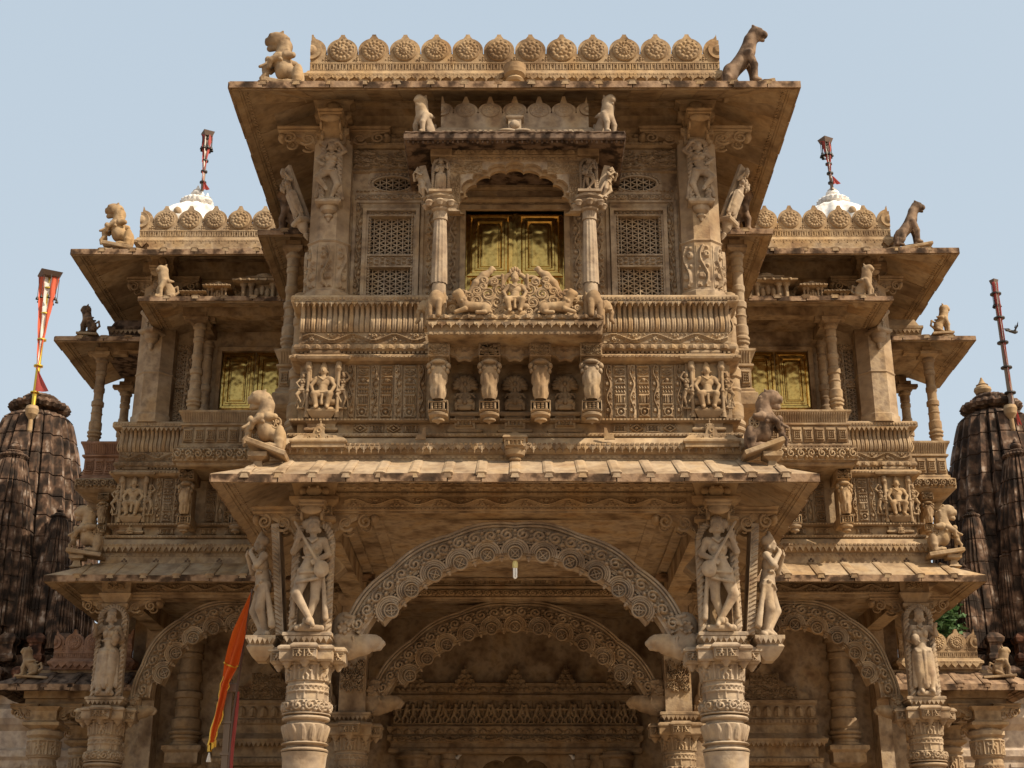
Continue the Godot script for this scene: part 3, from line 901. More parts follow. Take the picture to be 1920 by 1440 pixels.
# ---------- building pieces ----------
# sloping stone eave round the front and the two sides of a rectangle: slabs, ribs over the joints, edge strips below
func eave(called: String, x0: float, x1: float, z0: float, z1: float, yi: float, ov: float, yo: float, th: float, pitch: float, mat: Material, xf := Transform3D.IDENTITY, label := "", sides := 3) -> Node3D:
	var e := hold(house, called, xf)
	if label:
		e.set_meta("label", label)
	# each side: outer start, outer end, inner start, inner end
	var runs := [[Vector3(x0 - ov, yo, z1 + ov), Vector3(x1 + ov, yo, z1 + ov), Vector3(x0, yi, z1), Vector3(x1, yi, z1)]]
	if sides & 1:
		runs.append([Vector3(x1 + ov, yo, z1 + ov), Vector3(x1 + ov, yo, z0), Vector3(x1, yi, z1), Vector3(x1, yi, z0)])
	if sides & 2:
		runs.append([Vector3(x0 - ov, yo, z0), Vector3(x0 - ov, yo, z1 + ov), Vector3(x0, yi, z0), Vector3(x0, yi, z1)])
	var dn := Vector3(0, -th, 0)
	for ri in runs.size():
		var r: Array = runs[ri]
		var dir: Vector3 = (r[1] - r[0]).normalized()
		var out: Vector3 = dir.cross(Vector3.UP)
		var L: float = (r[1] - r[0]).length()
		var s0: float = (r[2] - r[0]).dot(dir)
		var s1: float = (r[3] - r[0]).dot(dir)
		var cnt := maxi(2, roundi(L / pitch))
		for i in cnt:
			var u0 := L * i / cnt
			var u1 := L * (i + 1) / cnt
			var g := 0.006
			var a: Vector3 = r[0] + dir * (u0 + g)
			var b: Vector3 = r[0] + dir * (u1 - g)
			var c: Vector3 = r[2] + dir * (clampf(u1 - g, s0, s1) - s0)
			var d: Vector3 = r[2] + dir * (clampf(u0 + g, s0, s1) - s0)
			var jit := Vector3(0, rng.randf_range(-0.006, 0.006), 0) + out * rng.randf_range(-0.008, 0.008)
			a += jit
			b += jit
			var m := mb()
			m.hexa([a + dn, b + dn, b, a, d + dn, c + dn, c, d])
			part(e, "roof_slab", m, mat)
			m = mb()                              # weathered drip edge of the slab
			m.hexa([a + dn + out * 0.006, b + dn + out * 0.006, b + out * 0.006, a + out * 0.006, a + dn - out * 0.004, b + dn - out * 0.004, b - out * 0.004, a - out * 0.004])
			part(e, "drip_edge", m, M.edge)
			if i == 0:
				continue
			var o: Vector3 = r[0] + dir * u0
			var q: Vector3 = r[2] + dir * (u0 - s0)
			if u0 < s0 and s0 > 0.01:
				q = o.lerp(Vector3(q.x, q.y, q.z), u0 / s0)
			elif u0 > s1:
				q = o.lerp(q, (L - u0) / maxf(L - s1, 0.01))
			m = mb()
			var up := (q - o).normalized()
			var nrm := dir.cross(-up).normalized()
			if nrm.y < 0:
				nrm = -nrm
			var w := 0.058
			var o2 := o + out * 0.012 + nrm * 0.004
			var ring := func(p: Vector3) -> PackedVector3Array:
				return PackedVector3Array([p - dir * w - nrm * 0.02, p - dir * w + nrm * 0.006, p - dir * w * 0.55 + nrm * 0.015, p + dir * w * 0.55 + nrm * 0.015, p + dir * w + nrm * 0.006, p + dir * w - nrm * 0.02])
			m.loft([ring.call(q - out * 0.03 + Vector3(0, 0.015, 0)), ring.call(o2)])
			var lip := o + out * 0.013
			m.hexa([lip - dir * w * 0.85 + dn * 0.5, lip + dir * w * 0.85 + dn * 0.5, lip + dir * w * 0.45 + Vector3(0, 0.012, 0), lip - dir * w * 0.45 + Vector3(0, 0.012, 0), lip - dir * w * 0.85 + dn * 0.5 - out * 0.03, lip + dir * w * 0.85 + dn * 0.5 - out * 0.03, lip + dir * w * 0.45 + Vector3(0, 0.012, 0) - out * 0.03, lip - dir * w * 0.45 + Vector3(0, 0.012, 0) - out * 0.03])
			part(e, "roof_rib", m, mat)
		# carved strip along the underside of the edge
		var m2 := mb()
		var sl: float = (yi - yo) / ov
		for q in [[0.03, 0.1, 0.022], [0.1, 0.125, 0.012]]:
			var a0: Vector3 = r[0] - out * q[0] + dir * (q[0] if ri != 2 else 0.0) + Vector3(0, sl * q[0] - th - q[2], 0)
			var b0: Vector3 = r[1] - out * q[0] - dir * (q[0] if ri != 1 else 0.0) + Vector3(0, sl * q[0] - th - q[2], 0)
			var a1: Vector3 = a0 - out * (q[1] - q[0]) + dir * (q[1] - q[0]) * (1.0 if ri != 2 else 0.0) + Vector3(0, sl * (q[1] - q[0]), 0)
			var b1: Vector3 = b0 - out * (q[1] - q[0]) - dir * (q[1] - q[0]) * (1.0 if ri != 1 else 0.0) + Vector3(0, sl * (q[1] - q[0]), 0)
			var hgt := Vector3(0, 0.02 + q[2], 0)
			m2.hexa([a0, b0, b0 + hgt, a0 + hgt, a1, b1, b1 + hgt, a1 + hgt])
		if ri > 0:
			var nb := int(L / 0.07)
			for k in nb:
				var c: Vector3 = r[0] - out * 0.165 + dir * (L * (k + 0.5) / nb) + Vector3(0, sl * 0.165 - th, 0)
				var t: float = (c - r[0]).dot(dir)
				if t > 0.2 and t < L - 0.2:
					m2.ball(c, Vector3(0.022, 0.014, 0.022), 4)
		part(e, "edge_strip", m2, mat)
	# soffit board set inside, so that no light passes the joints
	var m3 := mb()
	for r in runs:
		var lift := Vector3(0, -th + 0.004, 0)
		m3.quad(r[2] + lift, r[3] + lift, r[1].lerp(r[3], 0.02) + lift, r[0].lerp(r[2], 0.02) + lift)
	part(e, "soffit", m3, mat)
	return e

func tooth_mesh() -> ArrayMesh:
	if not K.has("tooth"):
		var m := mb()
		m.prism(PackedVector2Array([Vector2(-0.5, 0), Vector2(-0.36, -0.3), Vector2(-0.16, -0.42), Vector2(0, -1), Vector2(0.16, -0.42), Vector2(0.36, -0.3), Vector2(0.5, 0), Vector2(0.5, 0.35), Vector2(-0.5, 0.35)]), -0.5, 0.5)
		m.T = Transform3D(Basis(), Vector3(0, -0.25, 0.5))
		m.prism(PackedVector2Array([Vector2(-0.2, 0.3), Vector2(0, -0.4), Vector2(0.2, 0.3)]), -0.1, 0.28)
		K.tooth = m.mesh()
	return K.tooth

# row of pendant teeth along x; wings get theirs joined
func teeth(parent: Node3D, x0: float, x1: float, y: float, z: float, w: float, h: float, mat: Material, joined := false, xf := Transform3D.IDENTITY) -> void:
	var cnt := maxi(1, roundi((x1 - x0) / w))
	var ww := (x1 - x0) / cnt
	if joined:
		var m := mb()
		for i in cnt:
			m.T = at(x0 + (i + 0.5) * ww, y, z, Vector3(ww * 0.94, h, 0.03))
			m.prism(PackedVector2Array([Vector2(-0.5, 0), Vector2(-0.3, -0.35), Vector2(0, -1), Vector2(0.3, -0.35), Vector2(0.5, 0), Vector2(0.5, 0.35), Vector2(-0.5, 0.35)]), -0.5, 0.5)
		var o := part(parent, "tooth_row", m, mat, xf)
		o.set_meta("kind", "stuff")
		return
	for i in cnt:
		part(parent, "tooth", tooth_mesh(), mat, xf * at(x0 + (i + 0.5) * ww, y, z, Vector3(ww * 0.96, h, 0.03)))

func rosette_mesh(kind: int) -> ArrayMesh:
	var key := "rose%d" % kind
	if not K.has(key):
		var m := mb()
		var nr := 14
		var na := 56
		var P := PackedVector3Array()
		for j in nr + 1:
			var r := 1.0 - float(j) / nr
			for i in na + 1:
				var a := TAU * i / na
				var h := 0.0
				if r > 0.86:
					h = 0.32 * sin(PI * (r - 0.86) / 0.14)
				elif r > 0.5:
					var q := (r - 0.5) / 0.36
					h = 0.12 + 0.3 * sqrt(maxf(0.0, 1.0 - pow(2 * q - 1, 2))) * (0.35 + 0.65 * absf(sin(a * (6 + kind))))
				elif r > 0.24:
					var q := (r - 0.24) / 0.26
					h = 0.2 + 0.3 * sqrt(maxf(0.0, 1.0 - pow(2 * q - 1, 2))) * (0.4 + 0.6 * absf(cos(a * (3 + kind))))
				else:
					h = 0.3 + 0.25 * sqrt(maxf(0.0, 1.0 - pow(r / 0.24, 2)))
				P.append(Vector3(r * cos(a), r * sin(a), h * 0.55))
		m.grid(P, na + 1, nr + 1)
		K[key] = m.mesh()
	return K[key]

func merlon_poly(w: float, h: float, half := 0) -> PackedVector2Array:
	var p := PackedVector2Array()
	var R := w * 0.49
	var cy := h * 0.57
	p.append(Vector2(-w / 2, 0))
	p.append(Vector2(w / 2, 0))
	p.append(Vector2(w / 2, h * 0.48))
	for k in 9:
		var a := -0.35 + (PI / 2 - 0.3 + 0.35) * k / 8.0
		p.append(Vector2(R * cos(a), cy + R * sin(a) * 0.94))
	p.append(Vector2(w * 0.075, h * 0.955))
	p.append(Vector2(w * 0.06, h))
	var m := p.size()
	for k in range(m - 1, 2, -1):
		p.append(Vector2(-p[k].x, p[k].y))
	p.append(Vector2(-w / 2, h * 0.48))
	if half:
		var q := PackedVector2Array()
		for v in p:
			q.append(Vector2(maxf(v.x, 0) if half > 0 else minf(v.x, 0), v.y))
		var o := PackedVector2Array([q[0]])
		for k in range(1, q.size()):
			if q[k].distance_to(o[-1]) > 0.0005 and q[k].distance_to(q[0]) > 0.0005:
				if absf(q[k].x) > 0.0001 or absf(o[-1].x) > 0.0001 or k < 3:
					o.append(q[k])
		return o
	return p

# crest of round merlons along x, standing on a moulded base
func parapet(x0: float, x1: float, z: float, y0: float, h: float, cnt: int, mat: Material, xf := Transform3D.IDENTITY, plainish := false, joined := false, depth := 0.07) -> Node3D:
	var pr := hold(house, "parapet", xf)
	var w := (x1 - x0) / cnt
	var key := "merlon%.3f%.3f" % [w, h]
	if not K.has(key):
		for half in [0, 1, -1]:
			var m := mb()
			m.prism(merlon_poly(w, h * 0.74, half), -depth, 0)
			K[key + str(half)] = m.mesh()
		K[key] = true
	var yb := y0 + h * 0.26
	for i in cnt + 1:
		var half := 1 if i == 0 else (-1 if i == cnt else 0)
		part(pr, "merlon", K[key + str(half)], mat, at(x0 + i * w, yb, z + rng.randf_range(-0.004, 0.004)))
		if half == 0:
			part(pr, "rosette", rosette_mesh(rng.randi() % 3), mat, Transform3D(Basis.from_scale(Vector3(w * 0.4, w * 0.4, w * (0.34 if plainish else 0.42)) * rng.randf_range(0.94, 1.05)).rotated(Vector3(0, 0, 1), rng.randf() * 6.0), Vector3(x0 + i * w, yb + h * 0.74 * 0.56, z + 0.002)))
		else:
			var m := mb()
			m.lathe([[w * 0.36, 0.0], [w * 0.34, 0.03], [w * 0.2, 0.022], [w * 0.12, 0.045], [0.001, 0.05]], 10, Vector3.ZERO, 0, 0, (-PI / 2 if half > 0 else PI / 2), (PI / 2 if half > 0 else PI * 1.5))
			part(pr, "rosette", m, mat, Transform3D(Basis(Vector3.RIGHT, PI / 2), Vector3(x0 + i * w, yb + h * 0.74 * 0.56, z + 0.002)))
	# pierced crosses between the merlons, rows of small slots, base mouldings
	var b := mb()
	if not plainish:
		for i in cnt:
			for q in [[0, 0], [1, 0], [-1, 0], [0, 1], [0, -1]]:
				b.T = at(x0 + (i + 0.5) * w + q[0] * w * 0.085, yb + h * 0.24 + q[1] * w * 0.085, z - 0.004, Vector3.ONE)
				b.ball(Vector3(0, 0, 0.006), Vector3(w * 0.035, w * 0.035, 0.012), 3)
		b.T = Transform3D.IDENTITY
		var ns := cnt * 5
		for i in ns:
			var cx := x0 + (x1 - x0) * (i + 0.5) / ns
			var sw := (x1 - x0) / ns
			for q in [-0.3, 0.3]:
				b.box(cx + q * sw - sw * 0.12, cx + q * sw + sw * 0.12, yb + h * 0.03, yb + h * 0.15, z, z + 0.014)
			b.box(cx - sw * 0.12, cx + sw * 0.12, yb + h * 0.03, yb + h * 0.055, z, z + 0.012)
			b.box(cx - sw * 0.12, cx + sw * 0.12, yb + h * 0.125, yb + h * 0.15, z, z + 0.012)
		b.box(x0, x1, yb + h * 0.15, yb + h * 0.175, z, z + 0.018)
	if not plainish:
		part(pr, "pierced_band", b, mat)
	var c := mb()
	c.bands(x0 - 0.01, x1 + 0.01, z - depth - 0.3, z, [[0.02, y0], [0.02, y0 + h * 0.07], [0.035, y0 + h * 0.1], [0.06, y0 + h * 0.14], [0.06, y0 + h * 0.19], [0.03, y0 + h * 0.23], [0.012, yb + h * 0.02]])
	part(pr, "base_moulding", c, mat)
	dentils(pr, x0, x1, y0 + h * 0.145, y0 + h * 0.18, z + 0.06, 0.05, 0.008, Transform3D.IDENTITY, mat)
	teeth(pr, x0, x1, y0 + h * 0.115, z + 0.05, w * 0.36, h * 0.09, mat, joined)
	return pr

# ---------- columns ----------
func drum_column(xf: Transform3D, mat: Material, called := "column") -> Node3D:
	var n := hold(house, called, xf)
	if not K.has("col_shaft"):
		var m := mb()
		m.bands(-0.27, 0.27, -0.27, 0.27, [[0.06, 0.0], [0.06, 0.3], [0.02, 0.36], [0.02, 0.7], [0.05, 0.76], [0.0, 0.82]])
		K.col_base = m.mesh()
		m = mb()
		m.lathe([[0.25, 0.82], [0.25, 1.6], [0.22, 1.7], [0.22, 3.2], [0.235, 3.36], [0.245, 3.4]], 32)
		m.lathe([[0.2, 3.4], [0.2, 4.46]], 28)
		K.col_shaft = m.mesh()
		m = mb()
		for q in [[3.4, 3.45], [3.47, 3.51]]:
			m.lathe([[0.2, q[0]], [0.243, q[0] + 0.012], [0.25, (q[0] + q[1]) / 2], [0.235, q[1] - 0.01], [0.2, q[1]]], 32)
		m.lathe([[0.2, 3.72], [0.245, 3.735], [0.255, 3.75], [0.245, 3.768], [0.2, 3.78]], 32)
		m.lathe([[0.2, 3.78], [0.258, 3.79], [0.258, 3.8], [0.2, 3.81]], 32)
		K.col_ring = m.mesh()
		m = mb()
		carve_round(m, CV.leaf, 3.51, 3.68, 0.2, 0.25, 0.02, 14)
		m.lathe([[0.25, 3.68], [0.2, 3.7], [0.2, 3.72]], 32)
		K.col_bowl = m.mesh()
		m = mb()
		carve_round(m, CV.scroll, 3.8, 3.93, 0.222, 0.23, 0.035, 4, Vector3.ZERO, 0.016)
		K.col_scroll = m.mesh()
		m = mb()
		carve_round(m, CV.chain, 3.93, 4.13, 0.212, 0.212, 0.02, 6)
		K.col_drum = m.mesh()
		m = mb()
		carve_round(m, CV.drum, 4.13, 4.33, 0.215, 0.235, 0.03, 6)
		K.col_frieze = m.mesh()
		m = mb()                                  # cross-shaped bracket block with pendants
		var prof := [[-0.02, 4.32], [0.0, 4.34], [0.0, 4.44], [0.02, 4.45], [0.02, 4.47], [-0.01, 4.5]]
		m.bands(-0.4, 0.4, -0.13, 0.13, prof)
		m.bands(-0.13, 0.13, -0.4, 0.4, prof)
		m.bands(-0.27, 0.27, -0.27, 0.27, [[0.0, 4.325], [0.012, 4.345], [0.012, 4.437], [0.03, 4.452], [0.03, 4.475], [0.0, 4.497]])
		for q in [[0.32, 0], [-0.32, 0], [0, 0.32], [0, -0.32], [0.2, 0.2], [-0.2, 0.2], [0.2, -0.2], [-0.2, -0.2]]:
			m.lathe([[0.002, 4.25], [0.02, 4.26], [0.035, 4.285], [0.05, 4.3], [0.06, 4.32], [0.06, 4.335]], 12, Vector3(q[0], 0, q[1]))
		K.col_cross = m.mesh()
		m = mb()
		carve(m, CV.pair, Vector3(-0.12, 4.345, 0), Vector3(0.24, 0, 0), Vector3(0, 0.09, 0), 0.03)
		K.col_relief = m.mesh()
		m = mb()
		m.bands(-0.22, 0.22, -0.22, 0.22, [[-0.02, 4.49], [-0.02, 4.53], [0.03, 4.57], [0.03, 4.595], [0.045, 4.6], [0.045, 4.63], [0.03, 4.64]])
		K.col_plinth = m.mesh()
	part(n, "pedestal", K.col_base, mat)
	part(n, "shaft", K.col_shaft, mat)
	part(n, "ring", K.col_ring, mat)
	part(n, "leaf_bowl", K.col_bowl, mat)
	part(n, "scroll_ring", K.col_scroll, mat)
	part(n, "chain_drum", K.col_drum, mat)
	part(n, "figure_drum", K.col_frieze, mat)
	part(n, "bracket_block", K.col_cross, mat)
	for q in [[-0.27, 0.134], [0, 0.404], [0.27, 0.134]]:
		part(n, "carved_face", K.col_relief, mat, at(q[0], 0, q[1]))
	part(n, "plinth", K.col_plinth, mat)
	teeth(n, -0.24, 0.24, 4.575, 0.245, 0.06, 0.05, mat, true)
	return n

# many-ringed post of the balconies
func ringed_post(h: float, r: float) -> ArrayMesh:
	var key := "post%.2f%.2f" % [h, r]
	if not K.has(key):
		var m := mb()
		var p := []
		for q in [[1.15, 0.0], [1.15, 0.03], [1.0, 0.04], [1.0, 0.06], [1.25, 0.075], [1.25, 0.09], [1.1, 0.1], [1.3, 0.115], [1.3, 0.13], [1.05, 0.15], [1.15, 0.17], [1.15, 0.24], [0.95, 0.26], [0.95, 0.33], [1.08, 0.345], [0.95, 0.36], [0.9, 0.42], [1.12, 0.43], [1.12, 0.48], [0.85, 0.5], [0.85, 0.58], [1.0, 0.6], [1.0, 0.64], [0.85, 0.66], [0.82, 0.78], [0.98, 0.79], [0.98, 0.83], [0.82, 0.845], [0.95, 0.86], [0.95, 0.93], [1.2, 0.945], [1.2, 0.965], [1.0, 0.97], [1.0, 1.0]]:
			p.append([q[0] * r, q[1] * h])
		m.lathe(p, 8)
		K[key] = m.mesh()
	return K[key]

func scroll_bracket() -> ArrayMesh:
	# flat bracket reaching to +x under a beam, curled below; top at y = 0
	if not K.has("sbracket"):
		var m := mb()
		var p := PackedVector2Array([Vector2(0, 0), Vector2(0, -0.3)])
		for k in 13:
			var a := PI * 1.5 - k * PI * 0.5 / 12.0
			p.append(Vector2(0.0 + 0.36 * (1.0 - cos(k * PI / 24.0)) * 0.9 + 0.1 * k / 12.0, -0.3 + 0.22 * sin(k * PI / 24.0) * (0.4 + 0.6 * k / 12.0)))
		p.append(Vector2(0.44, -0.07))
		p.append(Vector2(0.44, 0))
		m.prism(p, -0.09, 0.09)
		m.bands(-0.02, 0.46, -0.105, 0.105, [[0.0, -0.07], [0.012, -0.055], [0.0, -0.03], [0.02, -0.012], [0.02, 0.0]])
		for z in [-0.092, 0.092]:
			for q in [[0.34, -0.15, 0.075, 1.6, 1.5], [0.14, -0.17, 0.085, -0.6, -1.4]]:
				var t := PackedVector3Array()
				for k in 17:
					var f := k / 16.0
					var a: float = q[3] + q[4] * TAU * f
					t.append(Vector3(q[0] + cos(a) * q[2] * (1 - 0.8 * f), q[1] + sin(a) * q[2] * (1 - 0.8 * f), z))
				m.tube(t, 0.017, 0.011, 5)
			for k in 4:
				var t := PackedVector3Array()
				for j in 8:
					var f := j / 7.0
					t.append(Vector3(0.02 + 0.1 * k * 0.4 + 0.34 * f * f * (0.5 + 0.13 * k), -0.29 + 0.045 * k + 0.17 * f, z))
				m.tube(t, 0.011, 0.008, 4)
		m.ball(Vector3(0.43, -0.11, 0), Vector3(0.05, 0.055, 0.1), 7)
		K.sbracket = m.mesh()
	return K.sbracket

# frame with rope posts and a round head behind a statue; origin at the foot, width w, height h
func rope_frame(w: float, h: float) -> ArrayMesh:
	var key := "frame%.2f%.2f" % [w, h]
	if not K.has(key):
		var m := mb()
		var r := 0.034
		var ps := PackedVector2Array([Vector2(-w / 2, 0), Vector2(w / 2, 0)])
		for k in 13:
			var a := PI * k / 12.0
			ps.append(Vector2(w / 2 * cos(a), h - w / 2 + w / 2 * sin(a)))
		m.prism(ps, -0.1, -0.07)
		for s in [-1.0, 1.0]:
			carve_round(m, CV.rope, 0.0, h - w / 2, r, r, 0.014, 3, Vector3(s * (w / 2 - r), 0, 0.02))
			var n := int((h - w / 2) / 0.07)
			for k in n:
				m.tube(PackedVector3Array([Vector3(s * (w / 2 - r) - 0.034, 0.07 * k, 0.04), Vector3(s * (w / 2 - r), 0.07 * k + 0.04, 0.064), Vector3(s * (w / 2 - r) + 0.034, 0.07 * k + 0.07, 0.04)]), 0.02, 0.02, 6)
		var t := PackedVector3Array()
		for k in 17:
			var a := PI * k / 16.0
			t.append(Vector3((w / 2 - r) * cos(a), h - w / 2 + (w / 2 - r) * sin(a), 0.03))
		m.tube(t, r * 1.05, r * 1.05, 8)
		for k in 14:
			var a := PI * (k + 0.5) / 14.0
			var c := Vector3((w / 2 - r) * cos(a), h - w / 2 + (w / 2 - r) * sin(a), 0.05)
			var d := Vector3(cos(a + 0.7), sin(a + 0.7), 0) * 0.036
			m.tube(PackedVector3Array([c - d, c + Vector3(0, 0, 0.02), c + d]), 0.018, 0.018, 5)
		K[key] = m.mesh()
	return K[key]

# ---------- arches ----------
func wheel_mesh() -> ArrayMesh:
	if not K.has("wheel"):
		var m := mb()
		m.T = Transform3D(Basis(Vector3.RIGHT, PI / 2), Vector3.ZERO)
		m.lathe([[0.078, -0.05], [0.084, 0.0], [0.084, 0.03], [0.078, 0.04], [0.07, 0.034], [0.068, -0.005], [0.046, -0.005], [0.044, 0.026], [0.038, 0.03], [0.034, 0.0], [0.001, 0.0]], 24)
		m.T = Transform3D.IDENTITY
		m.ball(Vector3(0, 0, 0.02), Vector3(0.014, 0.014, 0.02), 5)
		for k in 4:
			var a := PI / 4 + k * PI / 2
			m.tube(PackedVector3Array([Vector3(0, 0, 0.018), Vector3(cos(a) * 0.06, sin(a) * 0.06, 0.02)]), 0.008, 0.008, 5)
		K.wheel = m.mesh()
		m = mb()                                  # fan of ribs above each wheel, opening to +y
		for q in [[0.1, 0.011], [0.122, 0.01], [0.148, 0.015]]:
			var t := PackedVector3Array()
			for k in 15:
				var a := -0.15 + (PI + 0.3) * k / 14.0
				t.append(Vector3(q[0] * cos(a), q[0] * sin(a), 0.024))
			m.tube(t, q[1], q[1], 6)
		for k in 12:
			var a := PI * (k + 0.5) / 12.0
			m.ball(Vector3(0.172 * cos(a), 0.172 * sin(a), 0.012), Vector3(0.014, 0.014, 0.026), 4)
			m.tube(PackedVector3Array([Vector3(0.086 * cos(a), 0.086 * sin(a), 0.014), Vector3(0.104 * cos(a), 0.104 * sin(a), 0.014)]), 0.008, 0.011, 4)
		var pl := PackedVector2Array()
		for k in 13:
			var a := -0.2 + (PI + 0.4) * k / 12.0
			pl.append(Vector2(0.152 * cos(a), 0.152 * sin(a)))
		m.prism(pl, -0.24, 0.0)
		K.fan = m.mesh()
		m = mb()                                  # bud between two fans, pointing to -y
		m.lathe([[0.002, -0.09], [0.014, -0.08], [0.02, -0.06], [0.034, -0.052], [0.034, -0.042], [0.022, -0.034], [0.044, -0.022], [0.046, -0.01], [0.028, 0.0], [0.05, 0.015], [0.05, 0.04]], 12)
		K.bud = m.mesh()
	return K.wheel

func arch(cx: float, cy: float, R: float, cnt: int, dth: float, z: float, mat: Material, called := "arch", head := true, label := "") -> Node3D:
	wheel_mesh()
	var n := hold(house, called, at(cx, cy, z))
	if label:
		n.set_meta("label", label)
	var half := (cnt - 1) / 2.0 * dth
	var a0 := PI / 2 + half + dth * 0.9 + 0.06
	var a1 := PI / 2 - half - dth * 0.9 - 0.06
	var key := "arch%.2f%d" % [R, cnt]
	if not K.has(key):
		var m := mb()
		var N := 72
		var rs := []
		for k in N + 1:                           # body of the band
			var a := lerpf(a0, a1, float(k) / N)
			var d := Vector3(cos(a), sin(a), 0)
			var bump := 0.03 * absf(sin((a - PI / 2) / dth * PI / 2))
			rs.append(PackedVector3Array([d * (R + 0.1) + Vector3(0, 0, 0), d * (R + 0.315 + bump), d * (R + 0.315 + bump) + Vector3(0, 0, -0.26), d * (R + 0.1) + Vector3(0, 0, -0.26)]))
		m.loft(rs)
		K[key] = m.mesh()
		m = mb()
		carve_arc(m, CV.scroll, R + 0.12, R + 0.275, a0, a1, 0.003, 0.07, roundi((a0 - a1) * R / 0.5))
		K[key + "c"] = m.mesh()
		m = mb()
		for q in [[0.285, 0.016, 0.02], [0.325, 0.02, 0.0], [0.145, 0.01, 0.012]]:
			var t := PackedVector3Array()
			for k in N + 1:
				var a := lerpf(a0, a1, float(k) / N)
				var bump: float = 0.03 * absf(sin((a - PI / 2) / dth * PI / 2)) * (1.0 if q[0] > 0.2 else 0.0)
				t.append(Vector3(cos(a), sin(a), 0) * (R + q[0] + bump) + Vector3(0, 0, q[2]))
			m.tube(t, q[1], q[1], 6)
		for k in 90:
			var a := lerpf(a0, a1, (k + 0.5) / 90.0)
			m.ball(Vector3(cos(a) * (R + 0.305), sin(a) * (R + 0.305), 0.012), Vector3(0.012, 0.012, 0.016), 3)
		K[key + "r"] = m.mesh()
	part(n, "arch_band", K[key], mat)
	part(n, "carved_scroll", K[key + "c"], mat)
	part(n, "rim", K[key + "r"], mat)
	for i in cnt:
		var a := PI / 2 + half - i * dth
		var d := Vector3(cos(a), sin(a), 0)
		var b := Basis(Vector3(0, 0, 1), a - PI / 2)
		part(n, "lobe", K.fan, mat, Transform3D(b, d * R))
		part(n, "wheel_boss", K.wheel, mat, Transform3D(b, d * (R - 0.025) + Vector3(0, 0, 0.05)))
		if i < cnt - 1:
			var e := a - dth / 2
			part(n, "pendant_bud", K.bud, mat, Transform3D(Basis(Vector3(0, 0, 1), e - PI / 2), Vector3(cos(e), sin(e), 0) * (R - 0.01) + Vector3(0, 0, -0.03)))
	if head:
		for s in [-1.0, 1.0]:
			var a: float = PI / 2 - s * (half + dth * 1.02)
			part(n, "makara_head", K.makara, mat, Transform3D(Basis.from_scale(Vector3(s, 1, 1) * clampf(R / 1.85, 0.7, 0.96)), Vector3(cos(a) * (R + 0.25), sin(a) * (R + 0.25) - 0.18, -0.05)))
	return n

# ---------- storeys ----------
func leaf_mesh() -> ArrayMesh:
	# one reeded leaf of the sloping seat backs, 1 wide, foot at y = 0
	if not K.has("leafpost"):
		var m := mb()
		var prof := [[0.0, 0.0], [0.034, 0.04], [0.044, 0.09], [0.036, 0.14], [0.012, 0.19], [0.004, 0.24], [0.018, 0.29], [0.05, 0.325], [0.07, 0.34]]
		var P := PackedVector3Array()
		for j in prof.size():
			var t := j / 8.0
			for i in 9:
				var u := i / 8.0 * 2 - 1
				var half := 0.492 - 0.1 * smoothstep(0.45, 0.75, t) * (1.0 - smoothstep(0.8, 1.0, t))
				var round_ := sqrt(maxf(0.0, 1.0 - pow(absf(u), 4))) * 0.022
				var groove := 0.008 * exp(-pow(u / 0.2, 2)) * (1.0 - smoothstep(0.4, 0.6, t))
				P.append(Vector3(u * half, prof[j][1], prof[j][0] + round_ - groove - 0.006))
		m.grid(P, 9, prof.size())
		K.leafpost = m.mesh()
	return K.leafpost

func panel_row(parent: Node3D, x0: float, x1: float, y0: float, y1: float, z: float, xf: Transform3D) -> void:
	var x := x0
	var k := 0
	while x < x1 - 0.05:
		var w := 0.105 if k % 2 == 0 else 0.165
		w = minf(w, x1 - x)
		var m := mb()
		m.cbox(x + 0.006, x + w - 0.006, y0, y1, z - 0.02, z + (0.012 if k % 2 else 0.022))
		part(parent, "panel_slab", m, M.stone, xf)
		strip(parent, "carved_panel", "upvine" if k % 2 == 0 else "stack", x + 0.012, x + w - 0.012, y0 + 0.01, y1 - 0.01, z + (0.012 if k % 2 else 0.022), 0.02, 0.009, xf)
		x += w
		k += 1

